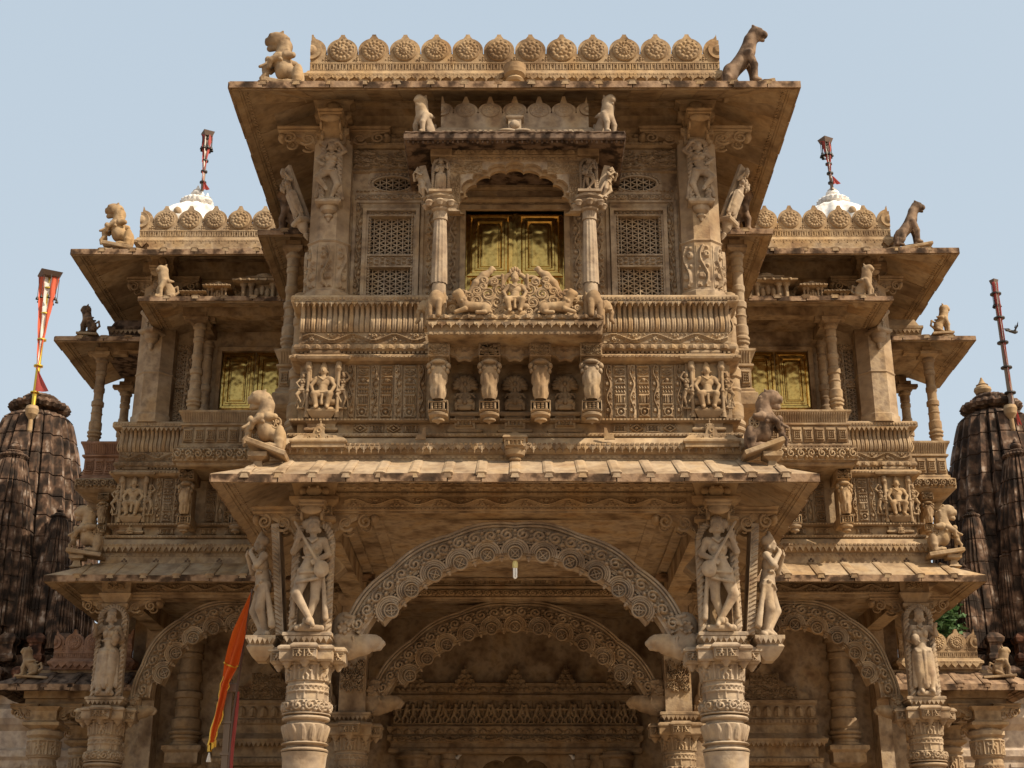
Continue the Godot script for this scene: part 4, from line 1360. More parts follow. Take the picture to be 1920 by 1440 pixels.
# front wall of the first floor: cornice with teeth, carved panels, sloping seat back
func storey(x0: float, x1: float, z0: float, z1: float, xf: Transform3D, gap0: float, gap1: float, joined: bool) -> void:
	var parts := {
		"base_course": [[0.12, 6.38], [0.12, 6.655]],
		"cornice": [[0.13, 6.65], [0.16, 6.67], [0.17, 6.7], [0.2, 6.71], [0.205, 6.735], [0.19, 6.76], [0.16, 6.78], [0.1, 6.85], [0.06, 6.862]],
		"torus": [[0.02, 6.86], [0.09, 6.872], [0.1, 6.892], [0.09, 6.915], [0.03, 6.93]],
		"dado": [[0.0, 6.92], [0.0, 7.06]],
		"ledge": [[0.01, 7.05], [0.065, 7.055], [0.085, 7.068], [0.085, 7.09], [0.01, 7.105]],
		"panel_wall": [[0.0, 7.1], [0.0, 7.8]],
		"canopy_ledge": [[0.01, 7.775], [0.09, 7.795], [0.12, 7.82], [0.12, 7.85], [0.06, 7.89], [0.02, 7.92]],
		"roll_moulding": [[0.01, 7.91], [0.06, 7.93], [0.08, 7.95], [0.085, 7.975], [0.07, 8.01], [0.01, 8.035]],
		"vine_band": [[0.03, 8.03], [0.03, 8.175]],
		"seat_back": [[0.02, 8.17], [0.045, 8.24], [0.035, 8.3], [0.0, 8.4], [0.02, 8.47], [0.06, 8.51]],
		"rail": [[0.05, 8.5], [0.115, 8.51], [0.135, 8.525], [0.135, 8.585], [0.12, 8.61], [0.06, 8.625], [-0.25, 8.63]],
	}
	var lv := hold(house, "first_floor_wall", xf)
	for k in parts:
		var m := mb()
		m.bands(x0, x1, z0, z1, parts[k])
		part(lv, k, m, M.stone)
	# dark balls as diamond holes of the base course, inner shade painted in, studs of the roll moulding
	var nd := int((x1 - x0) / 0.42)
	for i in nd:
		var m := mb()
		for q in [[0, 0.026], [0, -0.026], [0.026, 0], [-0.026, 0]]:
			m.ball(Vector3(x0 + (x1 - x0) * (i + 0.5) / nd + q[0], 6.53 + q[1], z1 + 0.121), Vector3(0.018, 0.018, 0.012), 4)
		part(lv, "quatrefoil", m, M.grime_and_hole_shade)
	for seg in [[x0, gap0], [gap1, x1]]:
		if seg[1] - seg[0] < 0.2:
			continue
		strip(lv, "vine_frieze", "wave", seg[0], seg[1], 8.04, 8.168, z1 + 0.03, 0.02, 0.009)
		strip(lv, "roll_carving", "leaf", seg[0], seg[1], 7.945, 8.005, z1 + 0.082, 0.012, 0.009)
		teeth(lv, seg[0] - 0.1, seg[1], 8.515, z1 + 0.12, 0.068, 0.055, M.stone, joined)
		var n := roundi((seg[1] - seg[0] + 0.06) / 0.062)
		for i in n:
			part(lv, "seat_leaf", leaf_mesh(), M.stone, at(seg[0] - 0.03 + (i + 0.5) * (seg[1] - seg[0] + 0.06) / n, 8.172, z1 + 0.03, Vector3(0.061, 1, 0.95)))
	for q in [[6.877, 6.905, 0.094, 0.045, 0.012, 0.08], [7.066, 7.088, 0.085, 0.04, 0.012, 0.07], [7.825, 7.85, 0.12, 0.05, 0.014, 0.1], [8.55, 8.58, 0.135, 0.045, 0.01, 0.12], [6.735, 6.757, 0.2, 0.055, 0.012, 0.18], [7.9, 7.925, 0.04, 0.05, 0.025, 0.02], [6.6, 6.63, 0.12, 0.06, 0.012, 0.1]]:
		dentils(lv, x0 - q[5], x1 + q[5], q[0], q[1], z1 + q[2], q[3], q[4])
	teeth(lv, x0 - 0.16, x1 + 0.16, 6.715, z1 + 0.19, 0.082, 0.075, M.stone, joined)
	# side faces: leaves on the outer side only
	var ns := 14
	for i in ns:
		part(lv, "seat_leaf", leaf_mesh(), M.stone, at(x1 + 0.03, 8.172, z1 - (i + 0.5) * 0.075, Vector3(0.07, 1, 1), PI / 2))

func niche(parent: Node3D, x: float, z: float, xf: Transform3D, s := 1.0) -> void:
	var m := mb()
	m.cbox(x - 0.24, x + 0.24, 7.1, 7.8, z, z + 0.035)
	m.bands(x - 0.25, x + 0.25, z, z + 0.1, [[0, 7.785], [0.05, 7.8], [0.06, 7.83], [0.03, 7.85], [-0.02, 7.87], [-0.02, 7.89], [-0.08, 7.9], [-0.08, 7.93]])
	part(parent, "niche_back", m, M.stone, xf)
	for q in [-0.21, 0.21]:
		m = mb()
		m.lathe([[0.03, 7.1], [0.03, 7.16], [0.022, 7.18], [0.022, 7.4], [0.032, 7.42], [0.022, 7.45], [0.022, 7.66], [0.04, 7.7], [0.035, 7.78]], 10, Vector3(x + q * 0.82, 0, z + 0.08))
		part(parent, "niche_post", m, M.stone, xf)
		part(parent, "attendant_figure", K.dancer, M.stone, xf * at(x + q * 1.1, 7.22, z + 0.06, Vector3(0.36, 0.44, 0.36)))
	m = mb()
	m.bands(x - 0.13, x + 0.13, z, z + 0.1, [[-0.02, 7.1], [0.0, 7.12], [0.03, 7.17], [0.035, 7.19], [0.0, 7.2]])
	m.bands(x - 0.16, x + 0.16, z, z + 0.05, [[0, 6.94], [0.03, 6.96], [0.03, 6.98], [0, 7.0], [0, 7.04], [0.03, 7.06]])
	part(parent, "niche_pedestal", m, M.stone, xf)
	part(parent, "deity_figure", K.deity, M.ochre, xf * at(x, 7.17, z + 0.07, Vector3(0.62 * s, 0.6, 0.5)))
	part(parent, "small_deity", K.seated, M.stone, xf * at(x, 6.93, z + 0.1, Vector3(0.13, 0.15, 0.12)))

func bracket_mesh() -> ArrayMesh:
	# balcony corbel: carved block, bell, long tapered body, carved block, pendant. Top at y = 0, wall behind at z = -0.3
	if not K.has("corbel"):
		var m := mb()
		m.cbox(-0.105, 0.105, -0.16, 0.0, -0.4, 0.06, 0.01)
		carve(m, CV.leaves, Vector3(-0.095, -0.15, 0.06), Vector3(0.19, 0, 0), Vector3(0, 0.13, 0), 0.025)
		m.lathe([[0.07, -0.29], [0.085, -0.27], [0.1, -0.24], [0.105, -0.215], [0.085, -0.19], [0.065, -0.18], [0.08, -0.16]], 16, Vector3(0, 0, -0.05))
		m.ball(Vector3(0, -0.225, 0.05), Vector3(0.07, 0.03, 0.05), 6)
		for s in [-1.0, 1.0]:
			m.ball(Vector3(s * 0.09, -0.26, 0.0), Vector3(0.03, 0.04, 0.05), 6)
			m.ball(Vector3(s * 0.05, -0.3, 0.05), Vector3(0.024, 0.03, 0.03), 5)
			m.ball(Vector3(s * 0.085, -0.33, 0.02), Vector3(0.022, 0.035, 0.04), 5)
		var rs := []
		for k in 11:
			var t := k / 10.0
			var w := lerpf(0.05, 0.08, pow(t, 0.7))
			var zz := lerpf(-0.08, 0.02, pow(t, 0.8)) + 0.04 * sin(PI * t)
			var r := PackedVector3Array()
			for i in 12:
				var a := TAU * i / 12
				r.append(Vector3(w * cos(a), -0.72 + 0.44 * t, zz - 0.03 - w * 0.9 * sin(a) * 0.9))
			rs.append(r)
		m.loft(rs)
		carve_round(m, CV.check, -0.66, -0.3, 0.054, 0.082, 0.014, 4, Vector3(0, 0, 0.0), 0.006)
		m.cbox(-0.095, 0.095, -0.8, -0.66, -0.4, 0.0, 0.01)
		carve(m, CV.fret, Vector3(-0.085, -0.79, 0.0), Vector3(0.17, 0, 0), Vector3(0, 0.12, 0), 0.022)
		m.lathe([[0.002, -0.93], [0.012, -0.915], [0.03, -0.9], [0.06, -0.89], [0.062, -0.875], [0.05, -0.86], [0.09, -0.835], [0.095, -0.81], [0.08, -0.8]], 16, Vector3(0, 0, -0.07))
		m.cbox(-0.06, 0.06, -0.8, -0.2, -0.4, -0.15)
		K.corbel = m.mesh()
	return K.corbel

func shell_mesh() -> ArrayMesh:
	if not K.has("shell"):
		var m := mb()
		for k in 11:
			var a := -0.25 + (PI + 0.5) * k / 10.0
			m.T = Transform3D(Basis(Vector3(0, 0, 1), a - PI / 2), Vector3.ZERO)
			m.ball(Vector3(0, 0.085, 0), Vector3(0.03, 0.05, 0.03), 6)
			m.tube(PackedVector3Array([Vector3(0, 0.02, 0.0), Vector3(0, 0.08, 0.01)]), 0.012, 0.016, 5)
		m.T = Transform3D.IDENTITY
		m.ball(Vector3.ZERO, Vector3(0.085, 0.085, 0.02), 8)
		m.ball(Vector3(0, 0.02, 0.015), Vector3(0.025, 0.03, 0.025), 6)
		K.shell = m.mesh()
	return K.shell

func balcony() -> void:
	SX = 1.165
	var b := hold(house, "balcony")
	b.set_meta("label", "projecting central balcony on four carved corbels")
	var m := mb()
	m.bands(-0.8, 0.8, 0.1, 0.82, [[0.0, 7.84], [0.035, 7.85], [0.035, 7.885], [0.02, 7.9], [0.03, 7.95], [0.05, 8.0], [0.05, 8.02], [0.03, 8.03]])
	part(b, "floor_slab", m, M.stone)
	teeth(b, -0.83, 0.83, 7.97, 0.88, 0.088, 0.055, M.stone)
	m = mb()
	m.bands(-0.85, 0.85, 0.1, 0.87, [[-0.03, 8.025], [0.0, 8.035], [0.0, 8.07], [-0.03, 8.085]])
	part(b, "top_ledge", m, M.stone)
	dentils(b, -0.83, 0.83, 7.855, 7.88, 0.855, 0.05, 0.01)
	strip(b, "leaf_frieze", "leaf", -0.84, 0.84, 8.03, 8.08, 0.872, 0.02, 0.008)
	for x in [-0.735, -0.245, 0.245, 0.735]:
		part(b, "corbel", bracket_mesh(), M.stone, at(x, 7.84, 0.58))
	for x in [-0.49, 0.0, 0.49]:                 # carved soffit roses between the corbels
		m = mb()
		m.T = Transform3D(Basis(Vector3.RIGHT, PI / 2), Vector3(x, 7.838, 0.5))
		m.lathe([[0.17, 0], [0.155, 0.03], [0.115, 0.008], [0.07, 0.035], [0.03, 0.012], [0.002, 0.03]], 40, Vector3.ZERO, 0.08, 10)
		part(b, "soffit_rose", m, M.stone)
	for x in [-0.49, 0.0, 0.49]:                 # three niches with a fanned shell over a seated figure
		part(b, "shell_fan", shell_mesh(), M.stone, at(x, 7.49, 0.19, Vector3(1, 1, 1.2)))
		part(b, "niche_figure", K.seated, M.stone, at(x, 7.19, 0.21, Vector3(0.27, 0.34, 0.24)))
		m = mb()
		m.bands(x - 0.14, x + 0.14, 0.1, 0.18, [[0, 7.13], [0.02, 7.15], [0.02, 7.17], [0, 7.185]])
		m.bands(x - 0.1, x + 0.1, 0.1, 0.17, [[0, 6.98], [0, 7.13]])
		m.bands(x - 0.16, x + 0.16, 0.1, 0.16, [[0, 6.94], [0.015, 6.96], [0, 6.98]])
		m.cbox(x - 0.075, x + 0.075, 7.66, 7.78, 0.1, 0.15)
		for k in 3:
			m.box(x - 0.06, x + 0.06, 7.675 + k * 0.033, 7.688 + k * 0.033, 0.15, 0.158)
		part(b, "niche_stand", m, M.stone)
		strip(b, "fret_block", "fret", x - 0.09, x + 0.09, 7.0, 7.12, 0.17, 0.02, 0.009)
	m = mb()                                      # plain recessed back between the corbels
	m.box(-0.86, 0.86, 6.94, 7.84, 0.08, 0.128)
	part(b, "recess_wall", m, M.stone)
	# pendant under the middle of the cornice
	m = mb()
	m.lathe([[0.002, 6.47], [0.015, 6.49], [0.03, 6.53], [0.055, 6.545], [0.06, 6.56], [0.045, 6.575], [0.09, 6.6], [0.1, 6.64], [0.1, 6.66]], 18, Vector3(0, 0, 0.34))
	m.bands(-0.09, 0.09, 0.12, 0.43, [[0, 6.66], [0.012, 6.68], [0.012, 6.77], [0.03, 6.785], [0.02, 6.81], [-0.03, 6.84], [-0.08, 6.88]])
	part(b, "pendant_boss", m, M.stone)
	strip(b, "boss_carving", "fret", -0.09, 0.09, 6.68, 6.76, 0.443, 0.015, 0.007)
	# pierced crest: scrolls, deity, lions, peacocks
	var c := hold(house, "balcony_crest", at(0, 8.07, 0.8, Vector3(1, 1.16, 1)))
	c.set_meta("label", "openwork stone crest of scrolls with a deity between lions")
	m = mb()
	rng.seed = 11
	for s in [-1.0, 1.0]:
		for q in [[0.14, 0.3, 0.075, 0.2], [0.17, 0.16, 0.07, 2.0], [0.13, 0.06, 0.05, 4.0], [0.26, 0.25, 0.075, 1.0], [0.28, 0.12, 0.065, 3.0], [0.22, 0.05, 0.045, 0.6], [0.37, 0.18, 0.065, 2.4], [0.38, 0.07, 0.055, 5.0], [0.46, 0.1, 0.05, 1.2], [0.2, 0.38, 0.05, 0.4], [0.31, 0.33, 0.04, 2.2], [0.44, 0.24, 0.04, 2.7], [0.52, 0.15, 0.035, 0.9], [0.11, 0.21, 0.045, 0.9], [0.57, 0.2, 0.04, 2.0], [0.5, 0.26, 0.04, 1.0], [0.6, 0.1, 0.035, 3.0], [0.37, 0.28, 0.05, 0.2], [0.3, 0.4, 0.04, 1.7]]:
			for arm in 2:
				var t := PackedVector3Array()
				for k in 15:
					var f := k / 14.0
					var a: float = q[3] + arm * PI + 1.25 * TAU * f * s
					t.append(Vector3(s * q[0] + cos(a) * q[2] * (1 - 0.75 * f), q[1] + sin(a) * q[2] * (1 - 0.75 * f), rng.randf_range(-0.006, 0.006) + 0.02 * sin(f * 3)))
				m.tube(t, 0.014, 0.009, 5)
			m.ball(Vector3(s * q[0], q[1], 0.01), Vector3(0.016, 0.016, 0.02), 5)
		var t2 := PackedVector3Array()
		for k in 15:
			var f := k / 14.0
			t2.append(Vector3(s * lerpf(0.13, 0.6, f), 0.44 - 0.4 * pow(f, 1.3) + 0.03 * sin(f * 9), -0.01))
		m.tube(t2, 0.022, 0.016, 6)
	for k in 26:
		m.ball(Vector3(-0.62 + k * 0.05, 0.015, 0.02), Vector3(0.024, 0.03, 0.03), 4)
	part(c, "scrollwork", m, M.ochre)
	m = mb()
	var t3 := PackedVector3Array()
	for k in 21:
		var a := -0.5 + (PI + 1.0) * k / 20.0
		t3.append(Vector3(0.115 * cos(a), 0.37 + 0.115 * sin(a), -0.02))
	m.tube(t3, 0.024, 0.024, 7)
	for k in 5:
		m.ball(Vector3((k - 2) * 0.022, 0.5 + 0.03 * cos((k - 2) * 0.8), -0.01), Vector3(0.016, 0.03, 0.02), 5)
	part(c, "halo", m, M.ochre)
	part(c, "deity_figure", K.deity, M.ochre, at(0, 0.02, 0.02, Vector3(0.5, 0.46, 0.45)))
	for s in [-1.0, 1.0]:
		part(c, "crest_lion", K.lion_lie, M.ochre, flip(-s) * at(-0.45, 0.0, 0.06, Vector3(0.54, 0.56, 0.6)))
		part(c, "peacock", K.peacock, M.ochre, flip(s) * at(0.3, 0.27, -0.03, Vector3(0.75, 0.75, 0.75)))
		part(c, "elephant", K.elephant, M.ochre, flip(s) * at(0.745, 0.0, 0.0, Vector3(0.48, 0.62, 0.55), -PI / 2 + 0.35))
		part(c, "elephant", K.elephant, M.ochre, flip(s) * at(0.84, 0.0, -0.22, Vector3(0.5, 0.56, 0.5), PI - 0.3))
	SX = 1.0

func foil_poly(hw: float, y0: float, y1: float, ow: float, oy: float, lobes: int) -> PackedVector2Array:
	var p := PackedVector2Array([Vector2(-ow, oy), Vector2(-ow, y0)])
	var base := []
	for k in lobes + 1:
		var a := PI - PI * k / lobes
		base.append(Vector2(hw * cos(a), y0 + (y1 - y0) * pow(sin(a), 0.85)))
	for k in lobes:
		var A: Vector2 = base[k]
		var B: Vector2 = base[k + 1]
		var mid := (A + B) / 2
		var r := A.distance_to(B) / 2
		var d := (B - A).normalized()
		var nrm := Vector2(-d.y, d.x)
		for j in range(0 if k == 0 else 1, 8):
			var a := PI - PI * j / 7.0
			p.append(mid + d * r * cos(a) + nrm * r * 0.62 * sin(a))
	p.append(Vector2(ow, y0))
	p.append(Vector2(ow, oy))
	return p

func kiosk() -> void:
	SX = 1.27
	var k := hold(house, "balcony_kiosk", at(0, -0.05, 0.12))
	k.set_meta("label", "canopied kiosk with two fluted posts over the central balcony")
	for s in [-1.0, 1.0]:
		var m := mb()
		m.lathe([[0.085, 8.08], [0.085, 8.2], [0.07, 8.24], [0.07, 8.36], [0.082, 8.38], [0.082, 8.42], [0.065, 8.45], [0.06, 8.58]], 16, Vector3(s * 0.68, 0, 0.6))
		m.lathe([[0.07, 8.58], [0.064, 9.0], [0.054, 9.38]], 48, Vector3(s * 0.68, 0, 0.6), 0.07, 12)
		m.lathe([[0.054, 9.38], [0.066, 9.39], [0.066, 9.405], [0.05, 9.41], [0.05, 9.5]], 24, Vector3(s * 0.68, 0, 0.6))
		m.lathe([[0.06, 9.41], [0.06, 9.49]], 48, Vector3(s * 0.68, 0, 0.6), 0.08, 16)
		part(k, "fluted_post", m, M.statue)
		m = mb()
		m.lathe([[0.055, 9.49], [0.08, 9.51], [0.085, 9.53], [0.07, 9.54], [0.09, 9.56], [0.11, 9.59], [0.12, 9.62], [0.1, 9.63], [0.13, 9.66], [0.13, 9.69], [0.1, 9.7]], 16, Vector3(s * 0.68, 0, 0.6))
		for q in [[0.13, 0], [-0.13, 0], [0, 0.13], [0.1, 0.1], [-0.1, 0.1]]:
			m.lathe([[0.002, 9.52], [0.018, 9.53], [0.03, 9.56], [0.042, 9.58], [0.03, 9.6]], 8, Vector3(s * 0.68 + q[0], 0, 0.6 + q[1]))
		m.bands(s * 0.68 - 0.085, s * 0.68 + 0.085, 0.5, 0.72, [[0, 9.69], [0.02, 9.7], [0.02, 9.73], [0, 9.74]])
		part(k, "capital", m, M.statue)
		m = mb()
		m.box(s * 0.68 - 0.07, s * 0.68 + 0.07, 9.74, 10.24, 0.5, 0.6)
		m.cbox(s * 0.68 - 0.1, s * 0.68 + 0.1, 10.2, 10.3, 0.47, 0.68)
		part(k, "upper_post", m, M.stone)
		part(k, "statuette", K.musician if s > 0 else K.pot, M.statue, at(s * 0.68, 9.74, 0.66, Vector3(0.33 * s, 0.42, 0.4)))
		part(k, "statuette_frame", rope_frame(0.46, 1.1), M.statue, at(s * 0.68, 9.74, 0.63, Vector3(0.36, 0.4, 0.4)))
		part(k, "statuette", K.flute, M.statue, Transform3D(Basis(Vector3(0, 0, 1), -s * 0.22) * Basis(Vector3.UP, s * 1.1) * Basis.from_scale(Vector3.ONE * 0.4), Vector3(s * 0.81, 9.68, 0.6)))
		m = mb()
		m.T = Transform3D(Basis(Vector3(0, 0, 1), -s * 0.22), Vector3(s * 0.76, 9.68, 0.56))
		m.cbox(-0.03, 0.03, 0, 0.44, -0.05, 0.05)
		part(k, "strut", m, M.statue)
		m = mb()                                  # side beams back to the wall
		m.cbox(s * 0.68 - 0.06, s * 0.68 + 0.06, 10.14, 10.3, -0.27, 0.47)
		part(k, "side_beam", m, M.stone)
	var m2 := mb()
	m2.prism(foil_poly(0.5, 9.5, 10.1, 0.605, 10.16, 9), 0.56, 0.63)
	part(k, "cusped_arch", m2, M.statue)
	m2 = mb()
	m2.prism(foil_poly(0.46, 9.5, 10.05, 0.6, 10.15, 9), 0.5, 0.558)
	part(k, "inner_cusps", m2, M.ochre)
	m2 = mb()
	m2.box(-0.7, 0.7, 10.15, 10.3, 0.52, 0.64)
	m2.bands(-0.6, 0.6, 0.52, 0.64, [[0.0, 10.2], [0.02, 10.215], [0, 10.225]])
	part(k, "lintel", m2, M.stone)
	strip(k, "lintel_carving", "check", -0.58, 0.58, 10.165, 10.195, 0.64, 0.012, 0.007)
	strip(k, "lintel_carving", "leaf", -0.58, 0.58, 10.235, 10.295, 0.64, 0.018, 0.008)
	for s in [-1.0, 1.0]:                         # carved spandrels
		var m := mb()
		carve(m, CV.leaves, Vector3(0.3 if s > 0 else -0.6, 9.98, 0.632), Vector3(0.3, 0, 0), Vector3(0, 0.17, 0), 0.015)
		carve(m, CV.leaves, Vector3(0.5 if s > 0 else -0.6, 9.6, 0.632), Vector3(0.1, 0, 0), Vector3(0, 0.38, 0), 0.015)
		part(k, "spandrel_carving", m, M.stone)
	m2 = mb()                                     # roof slab with a dark dripping edge
	m2.bands(-0.74, 0.74, -0.27, 0.72, [[0.0, 10.3], [0.2, 10.24], [0.26, 10.235], [0.27, 10.255], [0.27, 10.315], [0.25, 10.33], [0.0, 10.43], [-0.3, 10.44]])
	part(k, "canopy_roof", m2, M.grime_and_hole_shade)
	m2 = mb()
	var t := PackedVector3Array()
	for i in 61:
		t.append(Vector3(lerpf(-1.0, 1.0, i / 60.0), 10.33 + 0.004 * sin(i * 2.4), 0.985 + 0.008 * cos(i * 2.4)))
	m2.tube(t, 0.014, 0.014, 5)
	for i in 44:
		m2.ball(Vector3(lerpf(-0.97, 0.97, i / 43.0), 10.225, 0.955), Vector3(0.012, 0.02 + 0.012 * absf(sin(i * 1.7)), 0.012), 4)
	part(k, "edge_rope", m2, M.grime_and_hole_shade)
	parapet(-0.69, 0.69, 0.74, 10.39, 0.6, 6, M.statue, Transform3D.IDENTITY, true)
	m2 = mb()
	m2.cbox(-0.06, 0.06, 10.5, 10.72, 0.6, 0.74)
	m2.bands(-0.07, 0.07, 0.6, 0.75, [[0, 10.66], [0.015, 10.68], [0, 10.7]])
	m2.ball(Vector3(0, 10.58, 0.74), Vector3(0.05, 0.06, 0.05), 7)
	m2.ball(Vector3(-0.07, 10.48, 0.76), Vector3(0.09, 0.03, 0.05), 6)
	m2.ball(Vector3(0.07, 10.48, 0.76), Vector3(0.09, 0.03, 0.05), 6)
	part(k, "crest_mask", m2, M.statue)
	SX = 1.0

# pierced screen: bars in three directions inside a rectangle (or an oval), open to a dark room
func jali_mesh(w: float, h: float, pitch: float, oval := false) -> ArrayMesh:
	var key := "jali%.2f%.2f%s" % [w, h, oval]
	if not K.has(key):
		var m := mb()
		var bw := pitch * (0.1 if not oval else 0.085)
		for dirk in 3:
			var a := PI / 2 + dirk * PI / 3
			var d := Vector2(cos(a), sin(a))
			var nrm := Vector2(-d.y, d.x)
			var reach := int((absf(nrm.x) * w + absf(nrm.y) * h) / 2 / pitch) + 1
			for i in range(-reach, reach + 1):
				for off: float in ([0.0] if not oval else [0.0]):
					var c: Vector2 = nrm * (i + off) * pitch
					var t0 := -9.0
					var t1 := 9.0
					var miss := false
					if oval:
						var A := pow(d.x / (w / 2), 2) + pow(d.y / (h / 2), 2)
						var B := 2 * (c.x * d.x / pow(w / 2, 2) + c.y * d.y / pow(h / 2, 2))
						var C := pow(c.x / (w / 2), 2) + pow(c.y / (h / 2), 2) - 1
						var disc := B * B - 4 * A * C
						if disc <= 0:
							continue
						t0 = (-B - sqrt(disc)) / (2 * A)
						t1 = (-B + sqrt(disc)) / (2 * A)
					else:
						for ax in 2:
							var hw := (w if ax == 0 else h) / 2
							if absf(d[ax]) < 1e-6:
								if absf(c[ax]) > hw:
									miss = true
							else:
								var q0 := (-hw - c[ax]) / d[ax]
								var q1 := (hw - c[ax]) / d[ax]
								t0 = maxf(t0, minf(q0, q1))
								t1 = minf(t1, maxf(q0, q1))
					if miss or t1 - t0 < 0.01:
						continue
					m.T = Transform3D(Basis(Vector3(0, 0, 1), a - PI / 2), Vector3(c.x, c.y, -0.006 * dirk))
					m.box(-bw, bw, t0, t1, -0.03, 0)
		K[key] = m.mesh()
	return K[key]

func window_jali(parent: Node3D, x: float, y: float, w: float, h: float, z: float, xf: Transform3D, pitch := 0.056, oval := false) -> void:
	part(parent, "jali_screen", jali_mesh(w, h, pitch, oval), M.statue, xf * at(x, y, z))

func octagon(x: float, z: float, r: float, prof: Array) -> Array:
	var rs := []
	for p in prof:
		var ring := PackedVector3Array()
		for i in 8:
			var a := PI / 8 + i * PI / 4
			var q: float = (r + p[0]) / cos(PI / 8)
			ring.append(Vector3(x + q * cos(a), p[1], z - q * sin(a)))
		rs.append(ring)
	return rs

# corner pilaster of the upper floor with its dancer slab, brackets and leaning figure
func pilaster(x: float, z: float, y0: float, y1: float, xf: Transform3D, rich: bool, r := 0.19) -> void:
	var p := hold(house, "pilaster", xf)
	var m := mb()
	m.loft(octagon(x, z, r, [[0.02, y0], [0.02, y0 + 0.12], [0.0, y0 + 0.14], [-0.006, y1 - 0.5]]))
	m.loft(octagon(x, z, r, [[0.0, y0 + 0.76], [0.014, y0 + 0.78], [0.0, y0 + 0.8]]))
	part(p, "shaft", m, M.pale)
	if rich:
		m = mb()
		for i in 4:
			var a := -PI / 4 + i * PI / 4 - PI / 8 + PI / 8
			var d := Vector3(sin(a), 0, cos(a))
			var u := Vector3(cos(a), 0, -sin(a))
			var c := Vector3(x, y0 + 0.17, z) + d * 0.196
			carve(m, CV.upvine, c - u * 0.065, u * 0.13, Vector3(0, 0.55, 0), 0.035)
		part(p, "carved_panel", m, M.pale)
	if rich:
		m = mb()
		m.lathe([[0.002, y0 + 1.02], [0.012, y0 + 1.03], [0.025, y0 + 1.07], [0.045, y0 + 1.09], [0.045, y0 + 1.11], [0.03, y0 + 1.12], [0.075, y0 + 1.16], [0.085, y0 + 1.2], [0.085, y0 + 1.23]], 12, Vector3(x, 0, z + 0.2))
		m.bands(x - 0.1, x + 0.1, z + 0.08, z + 0.3, [[0, y0 + 1.22], [0.025, y0 + 1.24], [0.025, y0 + 1.27], [0.0, y0 + 1.29]])
		part(p, "statue_bracket", m, M.statue)
	m = mb()                                      # capital under the eave
	m.bands(x - 0.13, x + 0.13, z - 0.13, z + 0.2, [[-0.03, y1 - 0.62], [0.0, y1 - 0.6], [0.0, y1 - 0.5], [0.03, y1 - 0.48], [0.03, y1 - 0.4], [0.0, y1 - 0.38], [0.01, y1 - 0.27], [0.05, y1 - 0.24], [0.05, y1 - 0.18], [0.03, y1 - 0.16], [0.03, y1 - 0.06], [0.07, y1 - 0.03], [0.07, y1 + 0.03]])
	m.ball(Vector3(x, y1 - 0.1, z + 0.24), Vector3(0.07, 0.07, 0.05), 7)
	m.ball(Vector3(x - 0.06, y1 - 0.13, z + 0.24), Vector3(0.03, 0.04, 0.04), 5)
	m.ball(Vector3(x + 0.06, y1 - 0.13, z + 0.24), Vector3(0.03, 0.04, 0.04), 5)
	part(p, "capital", m, M.stone)
	part(p, "scroll_bracket", scroll_bracket(), M.stone, at(x + 0.13, y1 - 0.3, z, Vector3(0.9, 1, 1)))
	part(p, "scroll_bracket", scroll_bracket(), M.stone, at(x - 0.13, y1 - 0.3, z, Vector3(-0.9, 1, 1)))
	part(p, "scroll_bracket", scroll_bracket(), M.stone, at(x, y1 - 0.3, z + 0.1, Vector3(0.9, 1, 1), -PI / 2))
	dentils(p, x - 0.15, x + 0.15, y1 - 0.46, y1 - 0.42, z + 0.23, 0.04, 0.012)
	dentils(p, x - 0.17, x + 0.17, y1 - 0.235, y1 - 0.19, z + 0.25, 0.045, 0.012)
	strip(p, "capital_carving", "scroll", x - 0.13, x + 0.13, y1 - 0.375, y1 - 0.27, z + 0.2, 0.02, 0.006)

func brass_leaf(parent: Node3D, x0: float, x1: float, y0: float, y1: float, z: float, split: float) -> void:
	var m := mb()
	m.box(x0, x1, y0, y1, z - 0.03, z)
	part(parent, "door_leaf", m, M.brass)
	var ym := lerpf(y0, y1, split)
	for q in [[y0 + 0.02, ym], [ym + 0.02, y1 - 0.02]]:
		m = mb()
		m.panel(x0 + 0.012, x1 - 0.012, q[0], q[1], z + 0.002, [[0, 0], [0.002, 0.028], [0.035, 0.032], [0.05, 0.012], [0.075, 0.012], [0.082, 0.026], [0.1, 0.026], [0.118, 0.004], [0.128, 0.004], [0.135, 0.016], [0.15, 0.018]])
		part(parent, "door_panel", m, M.brass)

